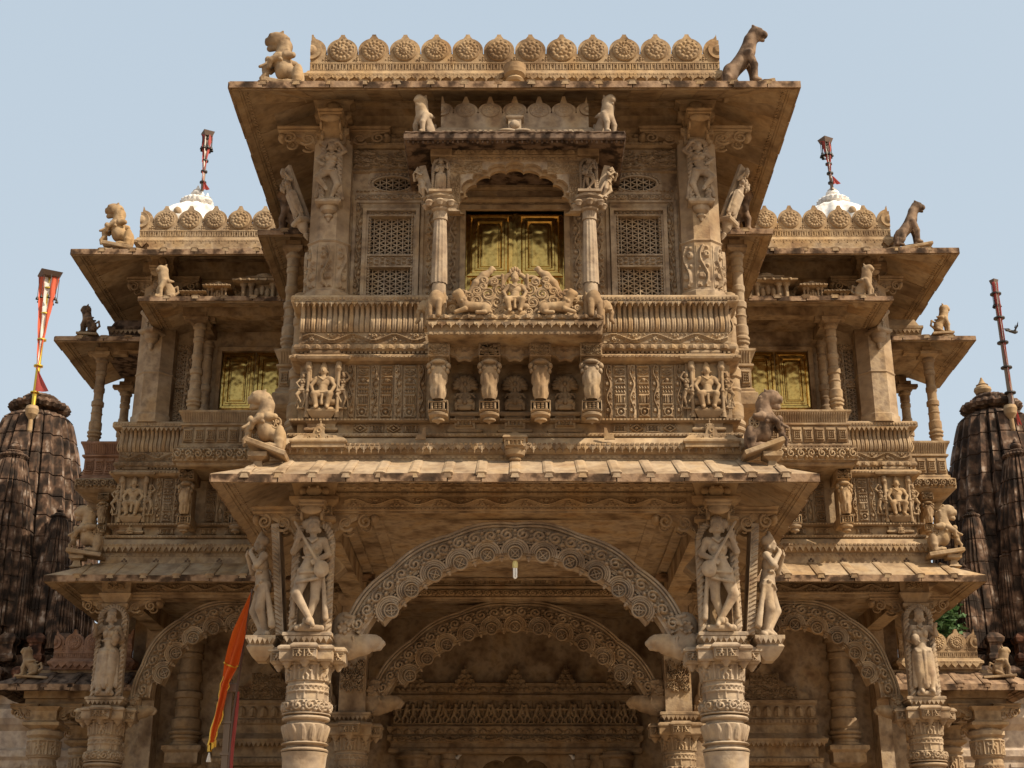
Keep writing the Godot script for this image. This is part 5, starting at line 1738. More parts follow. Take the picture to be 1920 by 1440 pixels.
func upper_wall() -> void:
	SX = 1.26
	var w := hold(house, "upper_wall")
	var m := mb()
	var zf := -0.15
	for s in [-1.0, 1.0]:
		for q in [[0.5, 0.98, 8.6, 11.3], [1.42, 1.8, 8.6, 11.3], [0.98, 1.42, 8.6, 8.72], [0.98, 1.42, 9.15, 9.32], [0.98, 1.42, 9.84, 10.15], [0.98, 1.42, 10.44, 11.3]]:
			m.box(minf(s * q[0], s * q[1]), maxf(s * q[0], s * q[1]), q[2], q[3], zf - 0.12, zf)
		m.box(s * 1.8 - 0.08, s * 1.8 + 0.08, 8.6, 11.3, -4.3, zf + 0.02)
	m.box(-0.5, 0.5, 9.92, 11.3, zf - 0.12, zf)
	m.box(-1.85, 1.85, 8.6, 11.3, -4.4, -4.3)
	m.box(-1.9, 1.9, 11.3, 11.5, -4.4, 0.0)
	m.box(-1.85, 1.85, 8.5, 8.6, -4.3, zf)
	part(w, "wall_face", m, M.pale)
	# door recess
	var d := hold(house, "brass_door")
	d.set_meta("label", "double brass-clad door of the central balcony")
	for s in [-1.0, 1.0]:
		brass_leaf(d, minf(s * 0.012, s * 0.475), maxf(s * 0.012, s * 0.475), 8.63, 9.92, -0.22, 0.32)
	m = mb()
	m.box(-0.012, 0.012, 8.63, 9.92, -0.22, -0.185)
	part(d, "meeting_strip", m, M.brass)
	m = mb()
	for s in [-1.0, 1.0]:
		m.cbox(minf(s * 0.478, s * 0.53), maxf(s * 0.478, s * 0.53), 8.62, 9.97, -0.28, -0.11)
	m.cbox(-0.53, 0.53, 9.92, 9.99, -0.28, -0.105)
	m.bands(-0.55, 0.55, -0.25, -0.1, [[0, 10.02], [0.03, 10.04], [0.03, 10.07], [0, 10.09]])
	m.bands(-0.55, 0.55, -0.25, -0.12, [[0, 10.2], [0.03, 10.22], [0.03, 10.25], [0, 10.27]])
	part(d, "stone_frame", m, M.stone)
	strip(d, "lintel_carving", "vine", -0.45, -0.06, 10.0, 10.09, -0.145, 0.02, 0.009)
	strip(d, "lintel_carving", "vine", 0.06, 0.45, 10.0, 10.09, -0.145, 0.02, 0.009)
	for s in [-1.0, 1.0]:
		var X := flip(s)
		var win := hold(house, "screen_window", X)
		# nested frames round the two pierced screens
		m = mb()
		for f in [[0.885, 1.575, 8.62, 10.06, 0.02, 0.03], [0.925, 1.475, 8.62, 9.94, 0.05, 0.035]]:
			m.box(f[0], f[0] + f[5], f[2], f[3], zf, zf + f[4])
			m.box(f[1] - f[5], f[1], f[2], f[3], zf, zf + f[4])
			m.box(f[0] + f[5], f[1] - f[5], f[3] - f[5], f[3], zf, zf + f[4])
		m.box(0.98, 1.42, 9.15, 9.17, zf, zf + 0.03)
		m.box(0.98, 1.42, 9.3, 9.32, zf, zf + 0.03)
		m.box(0.96, 0.98, 8.62, 9.86, zf, zf + 0.03)
		m.box(1.42, 1.44, 8.62, 9.86, zf, zf + 0.03)
		m.box(0.98, 1.42, 9.84, 9.86, zf, zf + 0.03)
		part(win, "window_frame", m, M.statue)
		window_jali(win, 1.2, 9.58, 0.44, 0.52, zf - 0.05, Transform3D.IDENTITY)
		window_jali(win, 1.2, 8.935, 0.44, 0.43, zf - 0.05, Transform3D.IDENTITY)
		window_jali(win, 1.2, 10.295, 0.4, 0.21, zf - 0.01, Transform3D.IDENTITY, 0.062, true)
		m = mb()                                  # slab pierced by the oval
		var N := 32
		for i in N:
			var a0 := TAU * i / N
			var a1 := TAU * (i + 1) / N
			var o := []
			for a in [a0, a1]:
				var c := Vector2(cos(a), sin(a))
				var k := minf(0.24 / maxf(absf(c.x), 1e-4), 0.15 / maxf(absf(c.y), 1e-4))
				o.append([Vector3(1.2 + c.x * 0.19, 10.295 + c.y * 0.1, zf + 0.012), Vector3(1.2 + c.x * k, 10.295 + c.y * k, zf + 0.012)])
			m.quad(o[0][0], o[0][1], o[1][1], o[1][0])
			m.quad(o[0][0] + Vector3(0, 0, -0.1), o[0][0], o[1][0], o[1][0] + Vector3(0, 0, -0.1))
		var t := PackedVector3Array()
		for i in 33:
			t.append(Vector3(1.2 + 0.2 * cos(TAU * i / 32), 10.295 + 0.11 * sin(TAU * i / 32), zf + 0.015))
		m.tube(t, 0.012, 0.012, 5)
		for i in 17:
			var a := PI * i / 16.0
			m.ball(Vector3(1.2 + 0.225 * cos(a), 10.3 + 0.135 * sin(a), zf + 0.02), Vector3(0.013, 0.016, 0.014), 4)
		part(win, "oval_surround", m, M.statue)
		for q in [["upvine", 0.885 + 0.032, 0.925, 8.64, 10.02], ["upvine", 1.478, 1.542, 8.64, 10.02], ["upvine", 1.58, 1.68, 8.64, 10.45], ["upvine", 0.56, 0.64, 8.64, 9.9], ["upvine", 0.66, 0.86, 8.64, 10.4]]:
			strip(win, "carved_border", q[0], q[1], q[2], q[3], q[4], zf, 0.022, 0.008, Transform3D.IDENTITY, M.pale)
		for q in [[0.963, 0.978], [1.423, 1.438]]:
			strip(win, "bead_border", "bead", q[0] - 0.028, q[0] - 0.003, 8.63, 9.9, zf, 0.014, 0.0045, Transform3D.IDENTITY, M.statue)
			strip(win, "bead_border", "bead", q[1] + 0.003, q[1] + 0.028, 8.63, 9.9, zf, 0.014, 0.0045, Transform3D.IDENTITY, M.statue)
		strip(win, "carved_border", "check", 0.99, 1.41, 9.18, 9.29, zf, 0.02, 0.008, Transform3D.IDENTITY, M.statue)
		strip(win, "carved_border", "check", 0.97, 1.43, 9.865, 9.9, zf, 0.02, 0.006, Transform3D.IDENTITY, M.statue)
		strip(win, "carved_border", "scroll", 0.9, 1.56, 10.065, 10.14, zf, 0.02, 0.008, Transform3D.IDENTITY, M.statue)
		strip(win, "vine_frieze", "leaves", 0.9, 1.6, 10.5, 10.76, zf, 0.03, 0.009, Transform3D.IDENTITY, M.pale)
		m = mb()
		m.bands(0.6, 1.7, -0.3, zf, [[0, 10.44], [0.03, 10.455], [0.03, 10.47], [0, 10.49]])
		m.bands(0.5, 1.75, -0.3, zf + 0.05, [[0, 10.78], [0.03, 10.8], [0.03, 10.83], [0, 10.85], [0, 10.97], [0.04, 11.0], [0.04, 11.04], [0.0, 11.06], [0.02, 11.15], [0.08, 11.19], [0.08, 11.3]])
		part(win, "entablature", m, M.stone)
		dentils(win, 0.5, 1.7, 11.005, 11.035, zf + 0.09, 0.05, 0.012)
		dentils(win, 0.5, 1.7, 10.805, 10.828, zf + 0.08, 0.04, 0.012)
		dentils(win, 0.62, 1.68, 10.455, 10.47, zf + 0.03, 0.035, 0.01)
		strip(win, "carved_border", "check", 0.9, 1.56, 10.18, 10.2, zf, 0.015, 0.006, Transform3D.IDENTITY, M.pale)
		strip(win, "carved_border", "scroll", 0.52, 0.9, 10.52, 10.76, zf, 0.025, 0.012, Transform3D.IDENTITY, M.pale)
		strip(win, "vine_frieze", "vine", 0.5, 1.7, 10.855, 10.965, zf + 0.05, 0.025, 0.009)
		pilaster(1.78, -0.06, 8.6, 11.3, X, true)
	m = mb()
	m.bands(-0.5, 0.5, -0.3, zf + 0.05, [[0, 10.78], [0.03, 10.8], [0.03, 10.83], [0, 10.85], [0, 10.97], [0.04, 11.0], [0.04, 11.04], [0.0, 11.06], [0.02, 11.15], [0.08, 11.19], [0.08, 11.3]])
	part(w, "entablature", m, M.stone)
	SX = 1.0

# brass door leaf pair for the wings
func wing_door(parent: Node3D, x0: float, x1: float, y0: float, y1: float, z: float, xf: Transform3D) -> void:
	var xm := (x0 + x1) / 2
	for q in [[x0, xm - 0.006], [xm + 0.006, x1]]:
		brass_leaf(parent, q[0], q[1], y0, y1, z, 0.25)
	var m2 := mb()
	m2.cbox(x0 - 0.07, x0, y0 - 0.02, y1 + 0.07, z - 0.05, z + 0.07)
	m2.cbox(x1, x1 + 0.07, y0 - 0.02, y1 + 0.07, z - 0.05, z + 0.07)
	m2.cbox(x0 - 0.003, x1 + 0.003, y1, y1 + 0.07, z - 0.05, z + 0.068)
	part(parent, "door_frame", m2, M.stone, xf)

# panelled parapet wall of a balcony round three sides of a rectangle
func balustrade(parent: Node3D, x0: float, x1: float, z0: float, z1: float, y0: float, y1: float, mat: Material, xf: Transform3D) -> void:
	var h := y1 - y0
	var m := mb()
	m.bands(x0, x1, z0, z1, [[0.03, y0], [0.03, y0 + h * 0.06], [0.01, y0 + h * 0.09], [0.0, y0 + h * 0.12], [0.0, y0 + h * 0.58], [0.035, y0 + h * 0.6], [0.035, y0 + h * 0.64], [0.005, y0 + h * 0.67], [0.02, y0 + h * 0.78], [0.05, y0 + h * 0.9], [0.065, y0 + h * 0.94], [0.065, y1 - 0.006], [0.05, y1], [-0.12, y1]])
	part(parent, "balustrade_wall", m, mat, xf)
	var n := maxi(2, roundi((x1 - x0) / 0.16))
	for i in n:
		var a := x0 + (x1 - x0) * i / n
		m = mb()
		m.cbox(a + 0.012, a + (x1 - x0) / n - 0.012, y0 + h * 0.14, y0 + h * 0.55, z1 - 0.01, z1 + 0.018)
		part(parent, "balustrade_panel", m, mat, xf)
		strip(parent, "panel_carving", "fret", a + 0.02, a + (x1 - x0) / n - 0.02, y0 + h * 0.18, y0 + h * 0.5, z1 + 0.018, 0.014, 0.009, xf, mat)
	m = mb()
	var nf := int((x1 - x0) / 0.034)
	for i in nf:
		var xx := x0 + (x1 - x0) * (i + 0.5) / nf
		m.tube(PackedVector3Array([Vector3(xx, y0 + h * 0.68, z1 + 0.008), Vector3(xx, y0 + h * 0.79, z1 + 0.026), Vector3(xx, y0 + h * 0.92, z1 + 0.06)]), 0.012, 0.012, 4)
	part(parent, "reeding", m, mat, xf)

func shrine_model(x: float, y: float, z: float, s: float, sy: float) -> MB:
	var m := mb()
	m.T = at(x, y, z, Vector3(s, sy, 1))
	m.bands(-0.2, 0.2, -0.15, 0.1, [[0.04, 0], [0.04, 0.04], [0.0, 0.06], [0.0, 0.09]])
	m.box(-0.17, 0.17, 0.08, 0.42, -0.15, 0.02)
	for q in [-0.17, -0.1, 0.1, 0.17]:
		m.lathe([[0.03, 0.08], [0.022, 0.12], [0.022, 0.34], [0.04, 0.38], [0.04, 0.42]], 8, Vector3(q, 0, 0.07))
	m.bands(-0.2, 0.2, -0.15, 0.1, [[0, 0.41], [0.07, 0.43], [0.07, 0.46], [0.0, 0.5], [0.02, 0.52], [-0.04, 0.55], [-0.04, 0.58], [-0.1, 0.6]])
	m.ball(Vector3(0, 0.62, -0.02), Vector3(0.08, 0.05, 0.06), 5)
	for q in [-0.05, 0.0, 0.05]:
		m.ball(Vector3(q, 0.28 - absf(q), 0.05), Vector3(0.03, 0.1, 0.03), 5)
	for q in 6:
		m.ball(Vector3(-0.2 + 0.08 * q, 0.44, 0.17), Vector3(0.02, 0.03, 0.02), 4)
	return m

func wing(s: float) -> void:
	var X := flip(s)
	storey(2.6, 5.72, -8.8, -4.3, X, 2.6, 4.86, true)
	# upper block
	var w := hold(house, "wing_wall", X)
	var m := mb()
	m.box(2.4, 4.84, 8.6, 11.3, -4.75, -4.6)
	m.box(4.84, 5.3, 8.6, 8.72, -4.7, -4.52)
	m.box(4.84, 5.3, 9.88, 11.3, -4.7, -4.52)
	m.box(4.84, 4.95, 8.72, 9.88, -4.7, -4.52)
	m.box(5.15, 5.3, 8.72, 9.88, -4.7, -4.52)
	m.box(4.95, 5.15, 9.27, 9.4, -4.7, -4.52)
	m.box(5.3, 5.6, 8.6, 11.3, -8.8, -4.5)
	m.box(2.4, 5.6, 8.5, 8.6, -8.8, -4.5)
	m.box(2.4, 5.6, 8.6, 11.3, -8.9, -8.8)
	m.box(2.4, 5.65, 11.3, 11.5, -8.9, -4.3)
	part(w, "wall_face", m, M.pale)
	for q in [[9.4, 9.88], [8.72, 9.27]]:
		window_jali(w, 5.05, (q[0] + q[1]) / 2, 0.2, q[1] - q[0], -4.56, Transform3D.IDENTITY, 0.06)
	strip(w, "carved_border", "upvine", 4.86, 4.94, 8.65, 9.95, -4.52, 0.02, 0.008, Transform3D.IDENTITY, M.pale)
	strip(w, "carved_border", "check", 4.95, 5.15, 9.29, 9.38, -4.52, 0.02, 0.008, Transform3D.IDENTITY, M.pale)
	strip(w, "carved_border", "check", 4.86, 5.2, 9.9, 9.96, -4.52, 0.02, 0.008, Transform3D.IDENTITY, M.pale)
	m = mb()
	m.bands(2.4, 5.62, -8.8, -4.52, [[0, 10.7], [0.03, 10.73], [0.03, 10.78], [0, 10.8], [0, 10.93], [0.05, 10.97], [0.05, 11.02], [0.02, 11.05], [0.1, 11.13], [0.1, 11.3]])
	part(w, "entablature", m, M.stone)
	strip(w, "vine_frieze", "vine", 2.6, 5.5, 10.81, 10.92, -4.52, 0.025, 0.01)
	pilaster(5.36, -4.42, 8.6, 11.3, X, false, 0.27)
	wing_door(w, 3.42, 4.42, 8.62, 9.86, -4.58, Transform3D.IDENTITY)
	eave("eave", 2.4, 5.64, -8.8, -4.3, 11.42, 0.88, 11.03, 0.085, 0.46, M.soffit, X, "", 1)
	parapet(2.74, 5.82, -4.4, 11.5, 0.76, 8, M.ochre if s > 0 else M.stone, X, false, true)
	m = mb()
	m.box(2.4, 5.63, 11.31, 11.56, -8.8, -4.302)
	part(w, "roof_deck", m, M.stone)
	# jharokha: balcony on corbels with ringed posts and its own eave
	var j := hold(house, "wing_balcony", X)
	m = mb()
	m.bands(3.08, 4.72, -4.4, -3.6, [[0.0, 7.74], [0.02, 7.76], [0.02, 7.79], [0.07, 7.8], [0.07, 7.98], [0.04, 8.0], [0.04, 8.03], [0.0, 8.04]])
	part(j, "floor_slab", m, M.stone)
	dentils(j, 3.05, 4.75, 8.0, 8.025, -3.56, 0.05, 0.012)
	strip(j, "scroll_frieze", "scroll", 3.05, 4.78, 7.805, 7.975, -3.53, 0.035, 0.01)
	balustrade(j, 3.1, 4.7, -4.4, -3.65, 8.03, 8.58, M.stone, Transform3D.IDENTITY)
	for x in [3.2, 4.6]:
		part(j, "ringed_post", ringed_post(1.38, 0.085), M.stone, at(x, 8.58, -3.74, Vector3.ONE, PI / 8))
		part(j, "ringed_post", ringed_post(1.38, 0.075), M.stone, at(x, 8.58, -4.42, Vector3.ONE, PI / 8))
		m = mb()
		m.bands(x - 0.08, x + 0.08, -3.82, -3.66, [[0, 9.95], [0.06, 9.98], [0.06, 10.03], [0.02, 10.05], [0.02, 10.12]])
		m.cbox(x - 0.22, x + 0.22, 10.0, 10.06, -3.8, -3.68)
		m.cbox(x - 0.07, x + 0.07, 10.065, 10.195, -4.6, -3.7)
		part(j, "capital", m, M.stone)
		part(j, "corbel", bracket_mesh(), M.stone, at(x + (0.02 if x > 4 else -0.02), 7.76, -3.8, Vector3(1, 1, 1)))
	part(j, "corbel", bracket_mesh(), M.stone, at(3.9, 7.76, -3.8))
	m = mb()
	m.box(3.0, 4.85, 10.06, 10.2, -3.82, -3.66)
	m.box(3.005, 4.855, 10.203, 10.262, -4.6, -3.562)
	part(j, "lintel", m, M.stone)
	eave("eave", 3.0, 4.86, -4.6, -3.56, 10.27, 0.5, 10.1, 0.07, 0.4, M.soffit, X, "", 1)
	for q in [[4.72, 0.72, 0.36], [4.38, 0.76, 0.58], [3.72, 1.6, 0.78]]:
		part(j, "shrine_model", shrine_model(q[0], 10.27, -3.75, q[1], q[2]), M.stone)
	m = mb()
	m.bands(3.0, 4.85, -4.5, -3.7, [[0, 10.24], [0.02, 10.3], [0.0, 10.32]])
	m.box(3.0, 4.1, 10.3, 10.7, -4.4, -4.0)
	part(j, "roof_course", m, M.stone)
	niche(w, 5.47, -4.3, Transform3D.IDENTITY, -1.0)
	panel_row(w, 4.8, 5.2, 7.12, 7.78, -4.3, Transform3D.IDENTITY)
	panel_row(w, 3.1, 4.5, 7.12, 7.72, -4.3, Transform3D.IDENTITY)
	for q in [3.2, 3.55, 3.9, 4.25]:
		strip(w, "dado_block", "fret" if q > 3.6 else "diamond", q, q + 0.24, 6.94, 7.04, -4.3, 0.02, 0.009)
	strip(w, "fret_block", "fret", 4.84, 5.1, 6.94, 7.04, -4.3, 0.02, 0.009)
	# side kiosk
	var k := hold(house, "side_balcony", X)
	var mt: Material = M.red if s < 0 else M.stone
	m = mb()
	m.bands(5.6, 6.46, -6.6, -4.95, [[-0.1, 7.72], [0.02, 7.76], [0.08, 7.8], [0.08, 7.95], [0.03, 7.98]])
	part(k, "floor_slab", m, M.stone)
	strip(k, "scroll_frieze", "scroll", 5.8, 6.52, 7.81, 7.94, -4.865, 0.03, 0.01)
	balustrade(k, 5.7, 6.46, -6.6, -4.97, 7.98, 8.56, mt, Transform3D.IDENTITY)
	for z in [-5.05, -6.5]:
		part(k, "ringed_post", ringed_post(1.4, 0.085), M.stone, at(6.38, 8.56, z, Vector3.ONE, PI / 8))
		m = mb()
		m.bands(6.3, 6.46, z - 0.08, z + 0.08, [[0, 9.94], [0.06, 9.97], [0.06, 10.02], [0.02, 10.04], [0.02, 10.1]])
		m.cbox(6.0, 6.6, 10.0, 10.06, z - 0.06, z + 0.06)
		m.cbox(5.5, 6.42, 10.06, 10.2, z - 0.06, z + 0.06)
		part(k, "capital", m, M.stone)
	m = mb()
	m.box(5.605, 6.495, 10.222, 10.284, -6.6, -5.002)
	m.bands(5.6, 6.3, -6.5, -5.05, [[0.0, 10.26], [0.03, 10.4], [0.05, 10.44], [0.05, 10.48], [0, 10.5], [-0.05, 10.62]])
	part(k, "roof_course", m, M.grime_and_hole_shade if s < 0 else M.stone)
	teeth(k, 5.6, 6.3, 10.4, -5.01, 0.07, 0.05, M.stone, true)
	eave("eave", 5.6, 6.5, -6.6, -5.0, 10.29, 0.48, 10.1, 0.07, 0.4, M.soffit, X, "", 1)
	for q in [[6.1, -4.95], [6.4, -5.5]]:        # hanging brackets below
		part(k, "corbel", bracket_mesh(), M.stone, at(q[0], 7.74, q[1] + 0.02, Vector3(0.8, 0.7, 0.8), 0.0 if q[0] < 6.2 else PI / 2))
	m = mb()
	m.box(5.6, 6.0, 6.9, 7.75, -6.3, -5.2)
	part(k, "support_wall", m, M.stone)
	# lower roof and arcade
	eave("eave", 2.6, 5.72, -8.8, -4.33, 6.58, 0.7, 6.2, 0.09, 0.46, M.soffit, X, "", 1)
	m = mb()
	m.box(2.4, 5.66, 6.3, 6.6, -8.8, -4.25)
	m.box(2.31, 5.65, 6.02, 6.32, -4.5, -4.235)
	m.box(5.4, 5.645, 6.02, 6.32, -8.8, -4.5)
	m.bands(2.3, 5.66, -8.8, -4.22, [[0.0, 6.06], [0.03, 6.075], [0.03, 6.09], [0, 6.1], [0, 6.22], [0.03, 6.24], [0.05, 6.28], [0.05, 6.34]], false, false)
	part(w, "beam", m, M.stone)
	dentils(w, 2.4, 5.6, 6.076, 6.09, -4.19, 0.05, 0.012)
	dentils(w, 2.4, 5.6, 6.245, 6.275, -4.185, 0.06, 0.012)
	strip(w, "vine_frieze", "wave", 2.3, 5.3, 6.105, 6.215, -4.215, 0.025, 0.0095)
	part(house, "scroll_bracket", scroll_bracket(), M.ochre, X * at(5.44, 6.06, -4.35, Vector3(-1.05, 1, 1.2)))
	part(house, "scroll_bracket", scroll_bracket(), M.ochre, X * at(5.68, 6.06, -4.35, Vector3(0.8, 1, 1.2)))
	m = mb()
	m.bands(5.43, 5.69, -4.48, -4.2, [[-0.03, 5.72], [0.02, 5.76], [0.02, 5.86], [0.05, 5.88], [0.05, 5.92], [0.02, 5.94], [0.08, 6.02], [0.1, 6.06]])
	m.cbox(5.36, 5.76, 6.05, 6.3, -4.5, -4.15)
	part(house, "capital", m, M.stone, X)
	strip(house, "capital_carving", "scroll", s * 5.56 - 0.12, s * 5.56 + 0.12, 6.12, 6.28, -4.15, 0.02, 0.007)
	m = mb()
	m.box(5.46, 5.66, 4.6, 5.75, -4.5, -4.35)
	part(house, "column_neck", m, M.stone, X)
	drum_column(at(s * 5.56, 0, -4.35), M.pale)
	part(house, "statue_frame", rope_frame(0.4, 1.26), M.statue, at(s * 5.56, 4.64, -4.17))
	arch(s * 3.9, 4.66, 1.02, 9, deg_to_rad(17.6), -4.4, M.stone, "wing_arch")
	# back wall of the bay with a pedimented niche
	var bw := hold(house, "bay_wall", X)
	m = mb()
	m.box(2.42, 6.0, 0.0, 6.3, -7.3, -7.0)
	m.box(5.5, 5.7, 0.0, 6.3, -7.0, -6.6)
	part(bw, "wall_face", m, M.pale)
	m = mb()
	m.bands(3.1, 4.6, -7.05, -6.8, [[0, 4.02], [0.06, 4.06], [0.06, 4.12], [0.0, 4.15], [0.0, 4.3], [0.12, 4.34], [0.14, 4.4], [0.0, 4.5], [0.0, 4.62], [0.03, 4.64], [0.03, 4.7], [0, 4.72], [0, 4.92], [0.03, 4.95], [0.03, 4.99], [-0.05, 5.02]])
	part(bw, "niche_entablature", m, M.stone)
	teeth(bw, 3.0, 4.7, 4.34, -6.68, 0.07, 0.06, M.stone, true)
	dentils(bw, 3.1, 4.6, 4.645, 4.695, -6.77, 0.06, 0.016)
	dentils(bw, 3.1, 4.6, 4.07, 4.11, -6.74, 0.06, 0.016)
	strip(bw, "carved_border", "leaf", 3.1, 4.6, 4.74, 4.9, -6.8, 0.03, 0.012)
	m = mb()
	m.prism(PackedVector2Array([Vector2(3.15, 5.0), Vector2(4.55, 5.0), Vector2(4.5, 5.1), Vector2(4.2, 5.22), Vector2(4.05, 5.38), Vector2(3.92, 5.5), Vector2(3.85, 5.62), Vector2(3.78, 5.5), Vector2(3.65, 5.38), Vector2(3.5, 5.22), Vector2(3.2, 5.1)]), -6.95, -6.85)
	part(bw, "pediment", m, M.stone)
	m = mb()
	carve(m, CV.leaves, Vector3(3.35, 5.02, -6.846), Vector3(1.0, 0, 0), Vector3(0, 0.2, 0), 0.03, 2, 1)
	carve(m, CV.leaves, Vector3(3.62, 5.22, -6.846), Vector3(0.46, 0, 0), Vector3(0, 0.2, 0), 0.03)
	part(bw, "pediment_carving", m, M.stone)
	for x in [3.15, 4.55]:
		part(bw, "niche_post", ringed_post(2.2, 0.12), M.stone, at(x, 1.85, -6.85, Vector3.ONE, PI / 8))
	m = mb()
	m.bands(3.45, 4.25, -7.02, -6.9, [[0.0, 1.5], [0.06, 1.52], [0.06, 3.75], [0.1, 3.8], [0.02, 3.9]])
	part(bw, "inner_niche", m, M.pale)
	# half columns on the bay walls
	for x in [5.05, 2.55]:
		part(bw, "wall_post", ringed_post(1.7, 0.2), M.stone, at(x, 4.3, -6.9, Vector3.ONE, PI / 8))
		m = mb()
		m.bands(x - 0.25, x + 0.25, -7.05, -6.7, [[-0.1, 4.0], [0, 4.05], [0, 4.2], [0.05, 4.24], [0.05, 4.3], [0, 4.32]])
		part(bw, "wall_capital", m, M.stone)

func porch() -> void:
	for s in [-1.0, 1.0]:
		var X := flip(s)
		drum_column(at(s * 2.22, 0, 0.06), M.statue)
		drum_column(X * at(2.22, -0.2, -4.4), M.stone, "inner_column")
		part(house, "statue_frame", rope_frame(0.44, 1.24), M.statue, at(s * 2.2, 4.64, 0.24))
		var m := mb()
		m.box(2.1, 2.34, 4.6, 5.9, -0.12, 0.2)
		part(house, "column_neck", m, M.stone, X)
		m = mb()                                  # upper column behind the statue, and capital
		m.bands(2.02, 2.42, -0.12, 0.26, [[-0.02, 5.8], [0.0, 5.82], [0.0, 5.86], [0.04, 5.88], [0.04, 5.92], [0.0, 5.94], [0.0, 6.04], [0.05, 6.07], [0.07, 6.1], [0.07, 6.14], [0.02, 6.16], [0.04, 6.24], [0.06, 6.3]])
		m.ball(Vector3(2.22, 6.2, 0.33), Vector3(0.09, 0.06, 0.07), 7)
		for q in [-1.0, 1.0]:
			m.ball(Vector3(2.22 + q * 0.12, 6.2, 0.31), Vector3(0.05, 0.045, 0.05), 6)
			m.ball(Vector3(2.22 + q * 0.045, 6.225, 0.395), Vector3(0.018, 0.018, 0.015), 4)
		part(house, "capital", m, M.ochre, X)
		strip(house, "capital_carving", "scroll", s * 2.22 - 0.2, s * 2.22 + 0.2, 5.945, 6.035, 0.262, 0.02, 0.0065)
		for q in [[1, 0.2], [-1, -0.2]]:
			part(house, "scroll_bracket", scroll_bracket(), M.ochre, X * at(2.22 + q[1], 6.06, 0.06, Vector3(q[0] * 1.05, 1.1, 1.2)))
			part(house, "scroll_bracket", scroll_bracket(), M.ochre, X * at(2.22 + q[1], 6.06, -4.4, Vector3(q[0] * 1.05, 1.1, 1.2)))
		part(house, "scroll_bracket", scroll_bracket(), M.ochre, X * at(2.22, 6.06, 0.2, Vector3(0.6, 1.0, 1.2), -PI / 2))
		m = mb()
		m.bands(2.04, 2.4, -4.58, -4.2, [[0, 4.4], [0, 5.2], [0.05, 5.25], [0.05, 5.4], [0.0, 5.45], [0.0, 5.9], [0.06, 5.96], [0.06, 6.06]])
		m.box(2.08, 2.36, 6.0, 6.35, -4.2, -0.1)
		part(house, "inner_pier", m, M.stone, X)
		strip(house, "pier_carving", "leaves", s * 2.22 - 0.16, s * 2.22 + 0.16, 4.7, 5.15, -4.2, 0.03, 0.01)
		m = mb()                                  # struts from the capital to the ceiling
		m.T = Transform3D(Basis(Vector3(0, 0, 1), -0.75), Vector3(1.95, 5.35, -0.1))
		m.cbox(-0.1, 0.06, 0.0, 0.72, -0.12, 0.12)
		part(house, "strut", m, M.ochre, X)
		# outward bracket for the side figure
		m = mb()
		m.bands(2.6, 2.86, -0.12, 0.2, [[-0.08, 4.36], [-0.04, 4.4], [0.0, 4.46], [0.02, 4.5], [0.0, 4.53], [0.03, 4.58], [0.03, 4.62]])
		part(house, "side_bracket", m, M.statue, X)
		teeth(house, minf(s * 2.6, s * 2.86), maxf(s * 2.6, s * 2.86), 4.575, 0.235, 0.055, 0.05, M.statue, true)
		m = mb()
		m.T = Transform3D(Basis(Vector3(0, 0, 1), -0.1), Vector3(2.54, 4.63, 0.02))
		m.cbox(-0.05, 0.035, 0, 1.25, -0.16, 0.16, 0.01)
		for k in 24:
			m.tube(PackedVector3Array([Vector3(-0.03, 0.05 * k, 0.162), Vector3(0.0, 0.05 * k + 0.03, 0.17), Vector3(0.03, 0.05 * k + 0.045, 0.162)]), 0.011, 0.011, 4)
		part(house, "side_frame", m, M.statue, X)
	var b := mb()
	b.box(-2.39, 2.39, 5.98, 6.36, -0.09, 0.205)
	b.bands(-2.4, 2.4, -0.1, 0.22, [[0, 6.0], [0.02, 6.015], [0.0, 6.03], [0, 6.16], [0.03, 6.175], [0.03, 6.2], [0.0, 6.215], [0.05, 6.26], [0.05, 6.3]], false, false)
	part(house, "front_beam", b, M.ochre)
	dentils(house, -2.3, 2.3, 6.178, 6.198, 0.25, 0.05, 0.012, Transform3D.IDENTITY, M.ochre)
	dentils(house, -2.3, 2.3, 6.005, 6.025, 0.235, 0.045, 0.01, Transform3D.IDENTITY, M.ochre)
	strip(house, "vine_frieze", "wave", -1.9, 1.9, 6.04, 6.15, 0.222, 0.025, 0.0095, Transform3D.IDENTITY, M.ochre)
	strip(house, "arch_frieze", "swag", -1.9, 1.9, 6.22, 6.32, 0.245, 0.02, 0.0095, Transform3D.IDENTITY, M.ochre)
	b = mb()
	b.box(-2.3, 2.3, 6.3, 6.6, -4.4, 0.2)
	part(house, "porch_ceiling", b, M.pale)
	b = mb()
	for q in [[1.95, 6.24], [1.6, 6.27]]:
		b.bands(-q[0], q[0], -4.2 + (1.95 - q[0]), -0.1 - (1.95 - q[0]), [[0.12, q[1] + 0.05], [0.12, q[1]], [0.0, q[1] + 0.02], [0.0, q[1] + 0.05]], false, false)
	part(house, "ceiling_moulding", b, M.pale)
	b = mb()
	b.box(-2.29, 2.29, 5.98, 6.34, -4.55, -4.255)
	b.bands(-2.3, 2.3, -4.5, -4.24, [[0, 6.0], [0.03, 6.02], [0, 6.04], [0, 6.13], [0.03, 6.145], [0.04, 6.17], [0.02, 6.19]], false, false)
	part(house, "rear_beam", b, M.stone)
	strip(house, "vine_frieze", "scroll", -1.7, 1.7, 6.04, 6.125, -4.24, 0.03, 0.0095)
	var n := 9
	for i in n:
		var x := -1.6 + 3.2 * i / n
		strip(house, "pierced_panel", "fret", x + 0.03, x + 3.2 / n - 0.03, 6.2, 6.3, -4.24, 0.02, 0.01)
	arch(0, 3.82, 1.77, 11, deg_to_rad(10.15), -0.02, M.statue, "front_arch", true, "great cusped arch between the two front columns")
